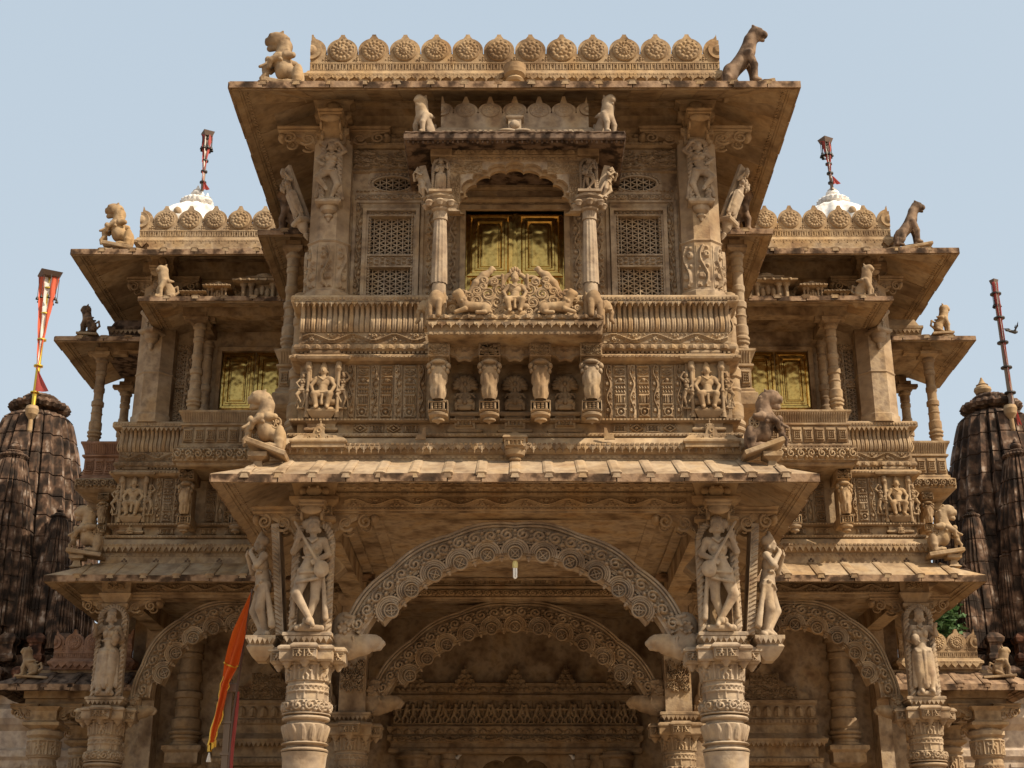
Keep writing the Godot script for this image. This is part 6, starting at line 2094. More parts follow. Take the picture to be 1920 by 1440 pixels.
	arch(0, 3.745, 1.9, 11, deg_to_rad(10.05), -4.35, M.stone, "inner_arch", true, "second cusped arch deep inside the porch")
	# back wall and portal
	b = mb()
	b.box(-2.4, -1.1, 0, 6.3, -7.4, -7.0)
	b.box(1.1, 2.4, 0, 6.3, -7.4, -7.0)
	b.box(-1.1, 1.1, 4.25, 6.3, -7.4, -7.0)
	b.box(-2.6, -2.35, 0, 6.3, -7.0, -4.6)
	b.box(2.35, 2.6, 0, 6.3, -7.0, -4.6)
	b.box(-6.0, 6.0, 6.285, 6.5, -7.4, -4.5)
	part(house, "portal_wall", b, M.pale)
	var po := hold(house, "portal")
	po.set_meta("label", "carved inner doorway with a figure frieze")
	b = mb()
	b.bands(-1.9, 1.9, -7.05, -6.85, [[0.0, 4.2], [0.03, 4.22], [0.03, 4.27], [0, 4.3], [0.0, 4.36], [0.05, 4.4], [0.05, 4.46], [0.02, 4.5], [0.06, 4.56], [0.06, 4.6], [0.0, 4.62], [0.0, 5.0], [0.05, 5.03], [0.06, 5.07], [0.02, 5.1], [0.0, 5.12], [0.0, 5.2], [0.03, 5.22], [0.03, 5.26], [-0.02, 5.28]])
	part(po, "entablature", b, M.stone)
	for q in [[4.235, 4.26, 0.03], [4.41, 4.45, 0.05], [4.57, 4.595, 0.06], [5.035, 5.065, 0.055], [5.225, 5.255, 0.03]]:
		dentils(po, -1.88, 1.88, q[0], q[1], -6.85 + q[2], 0.06, 0.016)
	strip(po, "figure_frieze", "crowd", -1.88, 1.88, 4.63, 4.99, -6.85, 0.05, 0.0115)
	strip(po, "leaf_frieze", "vine", -1.88, 1.88, 4.37, 4.46, -6.8, 0.03, 0.0115)
	strip(po, "leaf_frieze", "leaf", -1.88, 1.88, 4.48, 4.56, -6.8, 0.03, 0.0115)
	strip(po, "leaf_frieze", "leaf", -1.88, 1.88, 5.12, 5.2, -6.85, 0.03, 0.0115)
	for i in 5:
		var x := -1.56 + 0.78 * i
		b = mb()
		for q in 5:
			b.bands(x - 0.22 + q * 0.045, x + 0.22 - q * 0.045, -6.95, -6.83 + 0.004 * q, [[0, 5.1 + q * 0.075], [0.02, 5.12 + q * 0.075], [0.02, 5.15 + q * 0.075], [0, 5.175 + q * 0.075]])
			for r in 5 - q:
				b.ball(Vector3(x + (r - (4 - q) / 2.0) * 0.09, 5.155 + q * 0.075, -6.8), Vector3(0.035, 0.03, 0.03), 5)
		b.ball(Vector3(x, 5.5, -6.87), Vector3(0.03, 0.05, 0.03), 5)
		part(po, "stepped_gable", b, M.stone)
	for s in [-1.0, 1.0]:
		part(po, "wall_post", ringed_post(1.6, 0.24), M.stone, at(s * 1.55, 2.62, -6.9, Vector3.ONE, PI / 8))
		part(po, "door_post", ringed_post(2.6, 0.12), M.stone, at(s * 1.02, 1.6, -6.95, Vector3.ONE, PI / 8))
		b = mb()                                  # pale volute at the door arch
		b.tube(PackedVector3Array([Vector3(s * 0.98, 4.1, -7.05), Vector3(s * 0.95, 4.17, -7.03), Vector3(s * 0.88, 4.16, -7.02), Vector3(s * 0.86, 4.2, -7.02), Vector3(s * 0.8, 4.24, -7.02)]), 0.04, 0.025, 7)
		part(po, "volute", b, M.plaster)
	b = mb()
	b.prism(foil_poly(0.82, 3.2, 4.1, 1.1, 4.26, 7), -7.25, -7.1)
	part(po, "door_arch", b, M.stone)
	b = mb()
	b.box(-1.2, 1.2, 0, 4.3, -8.6, -8.5)
	b.box(-1.3, -1.2, 0, 4.3, -8.6, -7.4)
	b.box(1.2, 1.3, 0, 4.3, -8.6, -7.4)
	b.box(-1.3, 1.3, 4.3, 4.4, -8.6, -7.4)
	part(po, "passage_wall", b, M.stone)
	# floor of the porch and steps
	b = mb()
	b.box(-7.2, 7.2, 0.0, 0.55, -8.8, 0.6)
	for k in 3:
		b.box(-2.4, 2.4, 0.0, 0.42 - k * 0.14, 0.6 + k * 0.32, 0.92 + k * 0.32)
	part(house, "porch_floor", b, M.ground)

# ---------- neighbours of the gatehouse ----------
func ratha_plan(r: float, y: float, c: Vector3, turn := 0.0) -> PackedVector3Array:
	# square plan with stepped offsets on each face
	var o := PackedVector3Array()
	for k in 4:
		var a := k * PI / 2 + turn
		var d := Vector3(cos(a), 0, -sin(a))
		var u := Vector3(-sin(a), 0, -cos(a))
		for q in [[0.66, -0.64], [0.82, -0.62], [0.82, -0.46], [0.74, -0.45], [0.74, -0.41], [0.92, -0.4], [0.92, -0.25], [0.84, -0.24], [0.84, -0.2], [1.0, -0.19], [1.0, 0.19], [0.84, 0.2], [0.84, 0.24], [0.92, 0.25], [0.92, 0.4], [0.74, 0.41], [0.74, 0.45], [0.82, 0.46], [0.82, 0.62], [0.66, 0.64]]:
			o.append(c + (d * q[0] + u * q[1]) * r + Vector3(0, y, 0))
	return o

func spire_mesh(r: float, h: float, c: Vector3, top := 0.42) -> MB:
	# stepped plan drawn in towards the top, in shallow stone courses
	var m := mb()
	var rs := []
	var n := maxi(5, int(h / 0.42))
	for k in n:
		for e in [[0.0, 0.0], [0.3, 0.004], [0.6, 0.003], [0.93, 0.0], [0.95, -0.022], [0.99, -0.022]]:
			var t: float = (k + e[0]) / n
			rs.append(ratha_plan(r * (1.0 - (1.0 - top) * pow(t, 2.4)) + e[1] * minf(1.0, r * 1.4), h * t, c))
	rs.append(ratha_plan(r * top, h, c))
	rs.append(ratha_plan(r * top * 0.8, h + r * 0.09, c))
	rs.append(ratha_plan(r * top * 0.6, h + r * 0.12, c))
	m.loft(rs)
	return m

func crown_mesh(r: float, c: Vector3) -> MB:
	# ribbed amalaka discs and a pot finial
	var m := mb()
	m.lathe([[r * 0.7, -r * 0.1], [r * 0.66, r * 0.16]], 20, c)
	m.lathe([[r * 0.6, r * 0.12], [r * 0.95, r * 0.18], [r * 1.04, r * 0.3], [r * 0.95, r * 0.44], [r * 0.6, r * 0.52]], 96, c, 0.06, 24)
	m.lathe([[r * 0.4, r * 0.5], [r * 0.58, r * 0.56], [r * 0.62, r * 0.66], [r * 0.5, r * 0.76], [r * 0.2, r * 0.8]], 60, c, 0.05, 20)
	return m

func kalasha(r: float, c: Vector3) -> MB:
	var m := mb()
	m.lathe([[r * 0.6, 0], [r * 0.4, r * 0.2], [r * 0.8, r * 0.4], [r * 1.0, r * 0.8], [r * 0.95, r * 1.1], [r * 0.6, r * 1.4], [r * 0.7, r * 1.5], [r * 0.5, r * 1.6], [r * 0.3, r * 1.9], [r * 0.1, r * 2.4], [0.002, r * 2.5]], 18, c)
	return m

func shrine(s: float) -> void:
	var o := thing("temple_spire", "soot-blackened curved stone spire at the %s edge, %s" % [["left", "striped flag on its top"], ["right", "pale pot finial on its top"]][0 if s < 0 else 1], "spire")
	o.position = Vector3(s * 9.35, 0, -11.0)
	var b := mb()
	b.bands(-1.9, 1.9, -1.9, 1.4, [[0.0, 0], [0.0, 1.2], [0.12, 1.3], [0.12, 1.5], [0.0, 1.6], [0.0, 4.9], [0.1, 5.0], [0.16, 5.1], [0.16, 5.25], [0.05, 5.35], [0.05, 5.5]])
	part(o, "base_block", b, M.shrine)
	for k in 5:                                   # panelled wall below, with stepped motifs
		var x := -1.5 + k * 0.75
		b = mb()
		b.bands(x - 0.3, x + 0.3, 1.3, 1.44, [[0, 1.7], [0.02, 1.72], [0.02, 3.6], [0.06, 3.66], [0.06, 3.74], [0.02, 3.8], [0.02, 4.4], [0.07, 4.46], [0.07, 4.56], [0.0, 4.6]])
		for q in 4:
			b.box(x - 0.2 + q * 0.05, x + 0.2 - q * 0.05, 4.28 - q * 0.07, 4.34 - q * 0.07, 1.46, 1.475)
		part(o, "wall_panel", b, M.shrine)
	for q in [[5.5, 1.62, 0.22], [5.8, 1.5, 0.3], [6.2, 1.4, 0.2], [6.48, 1.34, 0.3]]:
		b = mb()
		b.loft([ratha_plan(q[1], q[0], Vector3.ZERO), ratha_plan(q[1] + 0.07, q[0] + q[2] * 0.3, Vector3.ZERO), ratha_plan(q[1] + 0.07, q[0] + q[2] * 0.6, Vector3.ZERO), ratha_plan(q[1] - 0.06, q[0] + q[2], Vector3.ZERO)])
		part(o, "base_moulding", b, M.spire)
	b = mb()
	b.loft([ratha_plan(1.28, 5.4, Vector3.ZERO), ratha_plan(1.25, 7.3, Vector3.ZERO)])
	part(o, "drum", b, M.spire)
	part(o, "main_spire", spire_mesh(1.2, 4.2, Vector3(0, 6.8, 0), 0.55), M.spire)
	part(o, "spire_crown", crown_mesh(0.55, Vector3(0, 11.12, 0)), M.spire)
	if s > 0:
		part(o, "finial", kalasha(0.17, Vector3(-0.12, 11.52, 0)), M.ochre)
	# clustered smaller spires
	for q in [[1.0, 0.0, 0.5, 6.7, 3.0], [-1.0, 0.0, 0.5, 6.7, 3.0], [0.0, 1.05, 0.6, 6.7, 3.2], [0.95, 0.95, 0.36, 6.6, 2.2], [-0.95, 0.95, 0.36, 6.6, 2.2], [1.2, 0.5, 0.24, 6.5, 1.5], [-1.2, 0.5, 0.24, 6.5, 1.5], [0.5, 1.2, 0.24, 6.5, 1.5], [-0.5, 1.2, 0.24, 6.5, 1.5], [0.0, 1.35, 0.3, 6.4, 1.6], [1.3, 1.3, 0.24, 6.3, 1.4], [-1.3, 1.3, 0.24, 6.3, 1.4], [0.0, 1.55, 0.34, 6.3, 1.9]]:
		var sp := part(o, "corner_spire", spire_mesh(q[2], q[4], Vector3.ZERO, 0.4), M.spire, at(q[0], q[3], q[1]))
		part(sp, "spire_crown", crown_mesh(q[2] * 0.42, Vector3(0, q[4] - 0.02, 0)), M.spire)
		part(sp, "finial", kalasha(q[2] * 0.18, Vector3(0, q[4] + q[2] * 0.26, 0)), M.spire)
	for k in 6:
		strip(o, "carved_band", "leaf", -1.3 + k * 0.44, -0.88 + k * 0.44, 6.0, 6.2, 1.43, 0.05, 0.015, Transform3D.IDENTITY, M.spire)
	for ring_ in [[5.52, 1.72, 0.42, 9], [6.06, 1.5, 0.5, 7]]:
		for k in ring_[3]:
			var u: float = -1.0 + 2.0 * k / (ring_[3] - 1)
			for f in [[Vector3(u * ring_[1], ring_[0], ring_[1]), 0.0], [Vector3(-s * ring_[1], ring_[0], u * ring_[1]), 1.0]]:
				var pm := mb()
				var hh: float = ring_[2]
				pm.bands(-0.12, 0.12, -0.12, 0.12, [[0.0, 0], [0.03, 0.04], [0.03, hh * 0.2], [-0.01, hh * 0.28], [-0.01, hh * 0.6], [0.02, hh * 0.66], [0.035, hh * 0.8], [0.0, hh * 0.9], [-0.05, hh]])
				if not K.has("pot%.2f" % hh):
					K["pot%.2f" % hh] = pm.mesh()
				part(o, "moulded_block", K["pot%.2f" % hh], M.spire_red if (k + int(ring_[3])) % 3 == 0 else M.spire, Transform3D(Basis(), f[0]))
	var sock := mb()
	sock.lathe([[0.02, -0.5], [0.05, -0.42], [0.04, -0.2], [0.11, -0.1], [0.13, 0.0], [0.11, 0.07], [0.05, 0.09]], 14, Vector3(0.12 if s < 0 else 0.1, 11.0, 0.75))
	part(o, "flag_socket", sock, M.ochre)

func flagpole(called: String, label: String, foot: Vector3, top: Vector3, r: float, cloth0: float, width: float, style: int) -> void:
	var o := thing(called, label, "flag")
	o.position = foot
	var d := top - foot
	var m := mb()
	m.tube(PackedVector3Array([Vector3.ZERO, d * 0.5, d]), r, r * 0.8, 10)
	part(o, "pole", m, M.gilt if style == 0 else M.pole)
	for k in 5:
		var c := d * (0.14 + 0.19 * k)
		m = mb()
		m.lathe([[r * 0.9, -0.02], [r * 2.0, -0.012], [r * 2.0, 0.012], [r * 0.9, 0.02]], 12, c)
		part(o, "ring", m, M.gilt if style == 0 else M.iron)
	# square cap with hanging bells
	m = mb()
	m.T = Transform3D(Basis(Vector3.UP, 0.5), d)
	var cw := width * 0.5
	m.loft([PackedVector3Array([Vector3(cw * 0.7, -0.06, cw * 0.7), Vector3(cw * 0.7, -0.06, -cw * 0.7), Vector3(-cw * 0.7, -0.06, -cw * 0.7), Vector3(-cw * 0.7, -0.06, cw * 0.7)]), PackedVector3Array([Vector3(cw, 0.03, cw), Vector3(cw, 0.03, -cw), Vector3(-cw, 0.03, -cw), Vector3(-cw, 0.03, cw)])])
	part(o, "cap", m, M.wood)
	for k in 8:
		var a := k * TAU / 8 + 0.3
		var p := d + Vector3(cos(a) * cw * 0.9, -0.05, sin(a) * cw * 0.9)
		var ln := 0.45 if style != 1 else 0.22
		m = mb()
		m.tube(PackedVector3Array([p, p + Vector3(0, -ln, 0)]), 0.006, 0.006, 4)
		m.lathe([[0.035, -0.06], [0.03, -0.04], [0.014, 0.0]], 8, p + Vector3(0, -ln, 0))
		part(o, "bell", m, M.iron)
	# long cloth hanging round the pole in stripes, gathered at its foot
	var n := 18
	for st in 3:
		m = mb()
		var P := PackedVector3Array()
		for j in n + 1:
			var t := float(j) / n
			var c := d * lerpf(cloth0, 0.985, t)
			var w := width * (0.07 + 0.93 * pow(t, 1.2))
			for i in 7:
				var u := (st + i / 6.0) / 3.0 - 0.5
				P.append(c + Vector3(u * w, 0, r + 0.01 + 0.03 * t * cos(u * 14.0 + t * 3.0) + 0.012 * sin(t * 23.0 + u * 5)))
		m.grid(P, 7, n + 1)
		part(o, "cloth_stripe", m, (M.white if st == 1 else M.crimson) if style != 0 else (M.white if st == 1 else M.orange_red))
	m = mb()
	var Q := PackedVector3Array()
	for j in 7:
		var t := j / 6.0
		for i in 5:
			Q.append(d * (cloth0 - 0.16 * (1.0 - t)) + Vector3((i / 4.0) * 0.16 * (1.0 - t) * width * 4 + 0.02, 0, r + 0.02 + 0.02 * sin(i * 2.0)))
	m.grid(Q, 5, 7)
	part(o, "cloth_tail", m, M.crimson)

func white_dome(s: float) -> void:
	var o := thing("white_dome", "white ribbed dome with %s behind the %s parapet" % [["two white pots on top", "left"], ["a grey pot finial", "right"]][0 if s < 0 else 1], "dome")
	o.position = Vector3(s * 5.62, 11.4, -7.0)
	var m := mb()
	m.lathe([[0.72, -0.1], [0.72, 1.35], [0.8, 1.42], [0.79, 1.55], [0.76, 1.68], [0.7, 1.8], [0.62, 1.92], [0.5, 2.05], [0.36, 2.15], [0.2, 2.22]], 168, Vector3.ZERO, 0.05, 14)
	part(o, "shell", m, M.plaster)
	m = mb()
	m.lathe([[0.2, 2.2], [0.27, 2.25], [0.28, 2.31], [0.2, 2.37], [0.1, 2.39]], 60, Vector3.ZERO, 0.06, 20)
	part(o, "ribbed_collar", m, M.plaster)
	part(o, "finial", kalasha(0.12, Vector3(0, 2.36, 0)), M.plaster)
	if s < 0:
		part(o, "finial", kalasha(0.1, Vector3(0.2, 2.2, 0.1)), M.plaster)
	m = mb()
	m.ball(Vector3(0.34 * s * 0.4, 1.76, 0.72), Vector3(0.07, 0.085, 0.07), 7)
	part(o, "face_boss", m, M.stone)

func cloister(s: float) -> void:
	var side_ := "left" if s < 0 else "right"
	var o := thing("side_pavilion", "low pillared side pavilion with rosette parapet below the %s spire" % side_, "pavilion")
	var keep := house
	house = o
	var X := flip(s)
	eave("eave", 5.9, 7.45, -9.4, -6.6, 5.38, 0.42, 5.14, 0.09, 0.42, M.grime_and_hole_shade if s < 0 else M.edge, X, "", 1)
	parapet(5.9, 7.1, -6.55, 5.42, 0.62, 4, M.red if s < 0 else M.ochre, X, false, true)
	var m := mb()
	m.box(5.8, 7.5, 5.0, 5.42, -9.4, -6.6)
	m.box(5.8, 7.5, 4.85, 5.1, -6.95, -6.7)
	part(o, "beam", m, M.stone, X)
	for q in [[7.15, -6.75], [7.15, -8.9], [6.1, -8.2]]:
		m = mb()
		m.lathe([[0.26, 0], [0.26, 0.5], [0.2, 0.6], [0.2, 3.6], [0.23, 3.64], [0.2, 3.7], [0.2, 4.1], [0.23, 4.12], [0.23, 4.4], [0.28, 4.44], [0.28, 4.5], [0.22, 4.54]], 12, Vector3(q[0], 0, q[1]))
		part(o, "column", m, M.pale, X)
		m = mb()
		carve_round(m, CV.drum, 4.14, 4.38, 0.232, 0.236, 0.025, 6, Vector3(q[0], 0, q[1]))
		carve_round(m, CV.chain, 3.72, 4.08, 0.202, 0.202, 0.02, 6, Vector3(q[0], 0, q[1]))
		part(o, "carved_drum", m, M.pale, X)
		m = mb()
		m.bands(q[0] - 0.2, q[0] + 0.2, q[1] - 0.2, q[1] + 0.2, [[-0.02, 4.52], [0.08, 4.58], [0.08, 4.62], [0.0, 4.66], [0.0, 4.8], [0.06, 4.86]])
		part(o, "capital", m, M.ochre, X)
		for e in [1.0, -1.0]:
			part(o, "scroll_bracket", scroll_bracket(), M.ochre, X * at(q[0] + e * 0.15, 4.92, q[1], Vector3(e * 0.85, 0.95, 1)))
	m = mb()
	m.box(5.75, 7.5, 0.0, 5.0, -9.6, -9.45)
	part(o, "back_wall", m, M.shrine, X)
	house = keep

func sculpture(called: String, mesh: ArrayMesh, mat: Material, xf: Transform3D, label: String, category: String, group: String, part_name := "carved_body") -> Node3D:
	var o := thing(called, label, category, group)
	o.transform = xf
	part(o, part_name, mesh, mat)
	return o

func plank(o: Node3D, mat: Material, x0: float, x1: float, tilt: float, leg: float, inv := 1.0) -> void:
	var m := mb()
	m.T = Transform3D(Basis(Vector3(0, 0, 1), tilt), Vector3.ZERO)
	m.cbox(x0, x1, -0.06, 0.0, -0.15, 0.15, 0.01)
	part(o, "tilted_base", m, mat)
	if leg > 0:
		m = mb()
		m.bands(x0 + 0.08, x0 + 0.2, -0.06, 0.06, [[0.03, -leg], [0.0, -leg + 0.03], [-0.02, -leg * 0.5], [0.04, -0.08], [0.04, -0.03]])
		part(o, "stand", m, mat)

func sculptures() -> void:
	var ln := {-1.0: "left", 1.0: "right"}
	for s in [-1.0, 1.0]:
		var L: String = ln[s]
		sculpture("musician_statue", K.musician, M.statue, at(s * 2.2, 4.66, 0.34, Vector3(s * 1.08, 1.22, 1.05)), "pale stone musician playing a long lute on the %s front column" % L, "statue", "statues on the porch columns")
		sculpture("flute_player_statue", K.flute, M.statue, Transform3D(Basis(Vector3(0, 0, 1), -s * 0.1) * Basis(Vector3.UP, s * 1.25) * Basis.from_scale(Vector3(s, 1, 1) * 1.12), Vector3(s * 2.71, 4.63, 0.04)), "stone flute player leaning out from the side of the %s front column" % L, "statue", "statues on the porch columns")
		sculpture("pot_bearer_statue", K.pot, M.statue, at(s * 5.56, 4.66, -4.08, Vector3(-s * 1.02, 1.14, 1.0)), "draped stone woman holding a pot on the %s wing column" % L, "statue", "statues on the porch columns")
		var d := sculpture("dancer_statue", K.dancer, M.statue, at(s * 2.24, 9.9, 0.16, Vector3(s * 0.85, 0.8, 0.65)), "stone dancer with raised knee on the %s corner pilaster below the top eave" % L, "statue", "dancers under the top eave")
		part(d, "back_slab", rope_frame(0.3, 1.12), M.statue, at(0, -0.02, -0.06, Vector3(1.0, 0.98, 1.2)))
		d = sculpture("leaning_statue", K.pot, M.statue, Transform3D(Basis(Vector3(0, 0, 1), -s * 0.36) * Basis(Vector3.UP, s * 0.8) * Basis.from_scale(Vector3(s * 0.85, 1.08, 0.85) * 0.68), Vector3(s * 2.62, 9.78, -0.1)), "stone figure leaning outward at the %s corner below the top eave" % L, "statue", "dancers under the top eave")
		var m := mb()
		m.lathe([[0.002, -0.42], [0.02, -0.4], [0.05, -0.33], [0.06, -0.3], [0.04, -0.28], [0.1, -0.2], [0.12, -0.12], [0.13, -0.1]], 12)
		m.bands(-0.13, 0.13, -0.13, 0.13, [[0, -0.1], [0.03, -0.07], [0.03, -0.03], [0, 0]])
		m.cbox(-0.14, 0.14, 0, 1.05, -0.16, -0.09)
		part(d, "leaning_slab", m, M.statue)
		d = sculpture("wing_figure", K.dancer, M.statue, Transform3D(Basis(Vector3.UP, s * 0.5) * Basis.from_scale(Vector3(s, 1, 1) * 0.8), Vector3(s * 5.4, 10.03, -4.12)), "stone figure half hidden under the %s wing's top eave" % L, "statue", "dancers under the top eave")
		m = mb()
		m.lathe([[0.002, -0.4], [0.03, -0.38], [0.06, -0.3], [0.05, -0.28], [0.13, -0.2], [0.15, -0.12], [0.16, -0.1]], 12)
		m.bands(-0.15, 0.15, -0.15, 0.15, [[0, -0.1], [0.03, -0.07], [0.03, -0.03], [0, 0]])
		part(d, "bracket", m, M.statue)
		# beasts; the meshes face -x, so the right side is mirrored
		var F := flip(-s)
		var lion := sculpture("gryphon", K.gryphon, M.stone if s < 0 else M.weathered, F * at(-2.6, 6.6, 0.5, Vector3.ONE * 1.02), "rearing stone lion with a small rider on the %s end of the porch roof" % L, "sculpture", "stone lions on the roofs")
		plank(lion, M.stone, -0.36, 0.1, -0.36, 0.24)
		wheel_disc(lion, 0.05)
		lion = sculpture("gryphon", K.gryphon, M.stone, F * at(-5.85, 6.6, -4.05, Vector3.ONE * 1.0), "rearing stone lion on the %s wing's lower roof" % L, "sculpture", "stone lions on the roofs")
		plank(lion, M.stone, -0.4, 0.1, -0.15, 0.2)
		wheel_disc(lion, 0.05)
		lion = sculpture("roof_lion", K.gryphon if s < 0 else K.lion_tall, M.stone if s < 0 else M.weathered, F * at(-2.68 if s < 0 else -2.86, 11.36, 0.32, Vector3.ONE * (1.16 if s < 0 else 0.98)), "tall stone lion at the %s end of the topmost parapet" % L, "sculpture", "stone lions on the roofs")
		plank(lion, M.stone, -0.34, 0.3 if s > 0 else 0.1, -0.22, 0.08)
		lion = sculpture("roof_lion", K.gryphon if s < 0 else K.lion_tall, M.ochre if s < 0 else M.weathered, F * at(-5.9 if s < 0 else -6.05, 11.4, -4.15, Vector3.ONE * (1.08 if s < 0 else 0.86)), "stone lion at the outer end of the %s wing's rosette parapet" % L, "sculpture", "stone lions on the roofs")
		plank(lion, M.stone, -0.34, 0.3 if s > 0 else 0.1, -0.2, 0.08)
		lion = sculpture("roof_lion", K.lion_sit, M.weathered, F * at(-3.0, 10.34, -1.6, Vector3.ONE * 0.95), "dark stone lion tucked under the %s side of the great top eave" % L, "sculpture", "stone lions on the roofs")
		plank(lion, M.weathered, -0.25, 0.3, -0.1, 0.0)
		sculpture("seated_lion", K.lion_sit, M.statue, at(s * 1.07, 10.37, 0.84, Vector3(0.74, 0.74, 0.74), PI / 2 + s * 0.75), "small pale seated lion at the %s end of the kiosk roof" % L, "sculpture", "stone lions on the roofs")
		lion = sculpture("seated_lion", K.lion_sit, M.stone, F * at(-5.08, 10.22, -3.42, Vector3.ONE * 0.72, 0.5), "seated stone lion beside the shrine models on the %s wing balcony roof" % L, "sculpture", "stone lions on the roofs")
		plank(lion, M.stone, -0.22, 0.28, -0.12, 0.0)
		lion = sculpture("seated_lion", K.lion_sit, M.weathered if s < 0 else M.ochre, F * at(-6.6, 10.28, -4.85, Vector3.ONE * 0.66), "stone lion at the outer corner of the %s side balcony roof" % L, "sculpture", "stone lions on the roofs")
		plank(lion, M.stone, -0.22, 0.28, -0.05, 0.0)
		lion = sculpture("seated_lion", K.lion_sit, M.stone, F * at(-7.4, 5.3, -6.4, Vector3(0.72, 0.6, 0.7)), "stone lion with looped tail on the %s side pavilion roof" % L, "sculpture", "stone lions on the roofs")
		plank(lion, M.stone, -0.25, 0.45, -0.08, 0.12)

func wheel_disc(o: Node3D, x: float) -> void:
	var m := mb()
	var t := PackedVector3Array()
	for k in 21:
		t.append(Vector3(x - 0.1 + 0.055 * cos(TAU * k / 20), 0.31 + 0.06 * sin(TAU * k / 20), 0.06))
	m.tube(t, 0.013, 0.013, 6)
	for k in 6:
		m.tube(PackedVector3Array([Vector3(x - 0.1, 0.31, 0.06), Vector3(x - 0.1 + 0.05 * cos(TAU * k / 6), 0.31 + 0.055 * sin(TAU * k / 6), 0.06)]), 0.009, 0.009, 5)
	m.tube(PackedVector3Array([Vector3(x - 0.1, 0.26, 0.04), Vector3(x - 0.1, 0.2, 0.02)]), 0.03, 0.04, 6)
	part(o, "wheel_tail", m, M.stone)

func orange_flag() -> void:
	var o := thing("orange_flag", "orange pennant with gold fringe on a slanting stick beside the left arch", "flag")
	o.position = Vector3(-3.43, 0, -1.0)
	var m := mb()
	m.T = at(0.17, 0, 0)
	m.box(-0.035, 0.035, 0.0, 4.2, -0.035, 0.035)
	m.cbox(-0.09, 0.09, 4.2, 4.3, -0.06, 0.06)
	for y in [2.2, 2.9, 3.5, 3.85]:
		m.box(-0.055, 0.055, y, y + 0.03, -0.05, 0.05)
	m.lathe([[0.03, 4.3], [0.035, 4.33], [0.012, 4.38]], 8)
	part(o, "stand_post", m, M.pole)
	m = mb()
	m.tube(PackedVector3Array([Vector3(0.22, 2.6, 0.07), Vector3(0.24, 3.9, 0.07), Vector3(0.37, 5.38, 0.1)]), 0.016, 0.012, 7)
	part(o, "stick", m, M.wood)
	# cloth: from the stick's tip down along it, trailing to a fringed point
	var L := [Vector3(0.36, 5.36, 0.1), Vector3(0.19, 4.87, 0.16), Vector3(0.13, 4.52, 0.2), Vector3(0.1, 4.31, 0.17), Vector3(0.05, 3.98, 0.12), Vector3(0.0, 3.6, 0.11)]
	var R := [Vector3(0.37, 5.36, 0.1), Vector3(0.33, 4.86, 0.12), Vector3(0.29, 4.48, 0.16), Vector3(0.19, 4.27, 0.16), Vector3(0.13, 3.98, 0.12), Vector3(0.06, 3.66, 0.11)]
	var nv := 30
	var nu := 13
	var P := PackedVector3Array()
	for j in nv:
		var t := 1.0 - float(j) / (nv - 1)
		var q := t * (L.size() - 1)
		var k := mini(int(q), L.size() - 2)
		var a: Vector3 = L[k].lerp(L[k + 1], q - k)
		var b: Vector3 = R[k].lerp(R[k + 1], q - k)
		for i in nu:
			var u := float(i) / (nu - 1)
			P.append(a.lerp(b, u) + Vector3(0, -0.02 * sin(u * PI), 0.05 * sin(u * 11.0 + t * 7.0) * minf(1.0, t * 3.0) * (1.0 - 0.4 * t)))
	m = mb()
	m.grid(P, nu, nv)
	part(o, "pennant", m, M.orange)
	rng.seed = 8
	for side_ in [0, nu - 1]:
		m = mb()
		var t3 := PackedVector3Array()
		for j in 14:
			t3.append(P[j * nu + side_] + Vector3(rng.randf_range(-0.012, 0.012), 0, 0.006))
		m.tube(t3, 0.012, 0.005, 5)
		part(o, "gold_fringe", m, M.gold_thread)
	m = mb()
	var t2 := PackedVector3Array()
	for i in nu:
		t2.append(P[17 * nu + i] + Vector3(0, 0, 0.012))
	m.tube(t2, 0.01, 0.01, 5)
	part(o, "gold_band", m, M.gold_thread)
	m = mb()
	var Q2 := PackedVector3Array()
	for j in 2:
		for i in nu:
			Q2.append(P[i] + Vector3(0.02 * sin(i * 2.2), -0.07 * (1 - j) + 0.02 * sin(i * 3.1) * (1 - j), 0.008))
	m.grid(Q2, nu, 2)
	part(o, "end_fringe", m, M.gold_thread)
	m = mb()
	m.lathe([[0.03, 3.36], [0.022, 3.4], [0.008, 3.46]], 8, Vector3(0.01, 0.06, 0.11))
	part(o, "tassel", m, M.white)
	m = mb()
	var Q := PackedVector3Array()
	for j in 12:
		for i in 4:
			Q.append(Vector3(0.25 + 0.013 * i + 0.012 * sin(j * 0.8), 2.6 + 1.6 * j / 11.0, 0.08 + 0.01 * sin(i * 2.0 + j)))
	m.grid(Q, 4, 12)
	part(o, "hanging_ribbon", m, M.crimson)

func bulb() -> void:
	var o := thing("light_bulb", "white spiral bulb hanging from the crown of the front arch", "bulb")
	o.position = Vector3(0, 5.5, 0.02)
	var m := mb()
	m.tube(PackedVector3Array([Vector3(0, 0.06, 0), Vector3(0, -0.02, 0)]), 0.008, 0.008, 5)
	part(o, "wire", m, M.iron)
	m = mb()
	m.lathe([[0.02, -0.1], [0.032, -0.09], [0.032, -0.04], [0.018, -0.01]], 12)
	part(o, "socket", m, M.base)
	m = mb()
	for k in 4:
		var a := PI / 4 + k * PI / 2
		m.tube(PackedVector3Array([Vector3(cos(a) * 0.018, -0.1, sin(a) * 0.018), Vector3(cos(a) * 0.018, -0.2, sin(a) * 0.018), Vector3(0, -0.212, 0)]), 0.012, 0.01, 7)
	part(o, "tubes", m, M.glass)

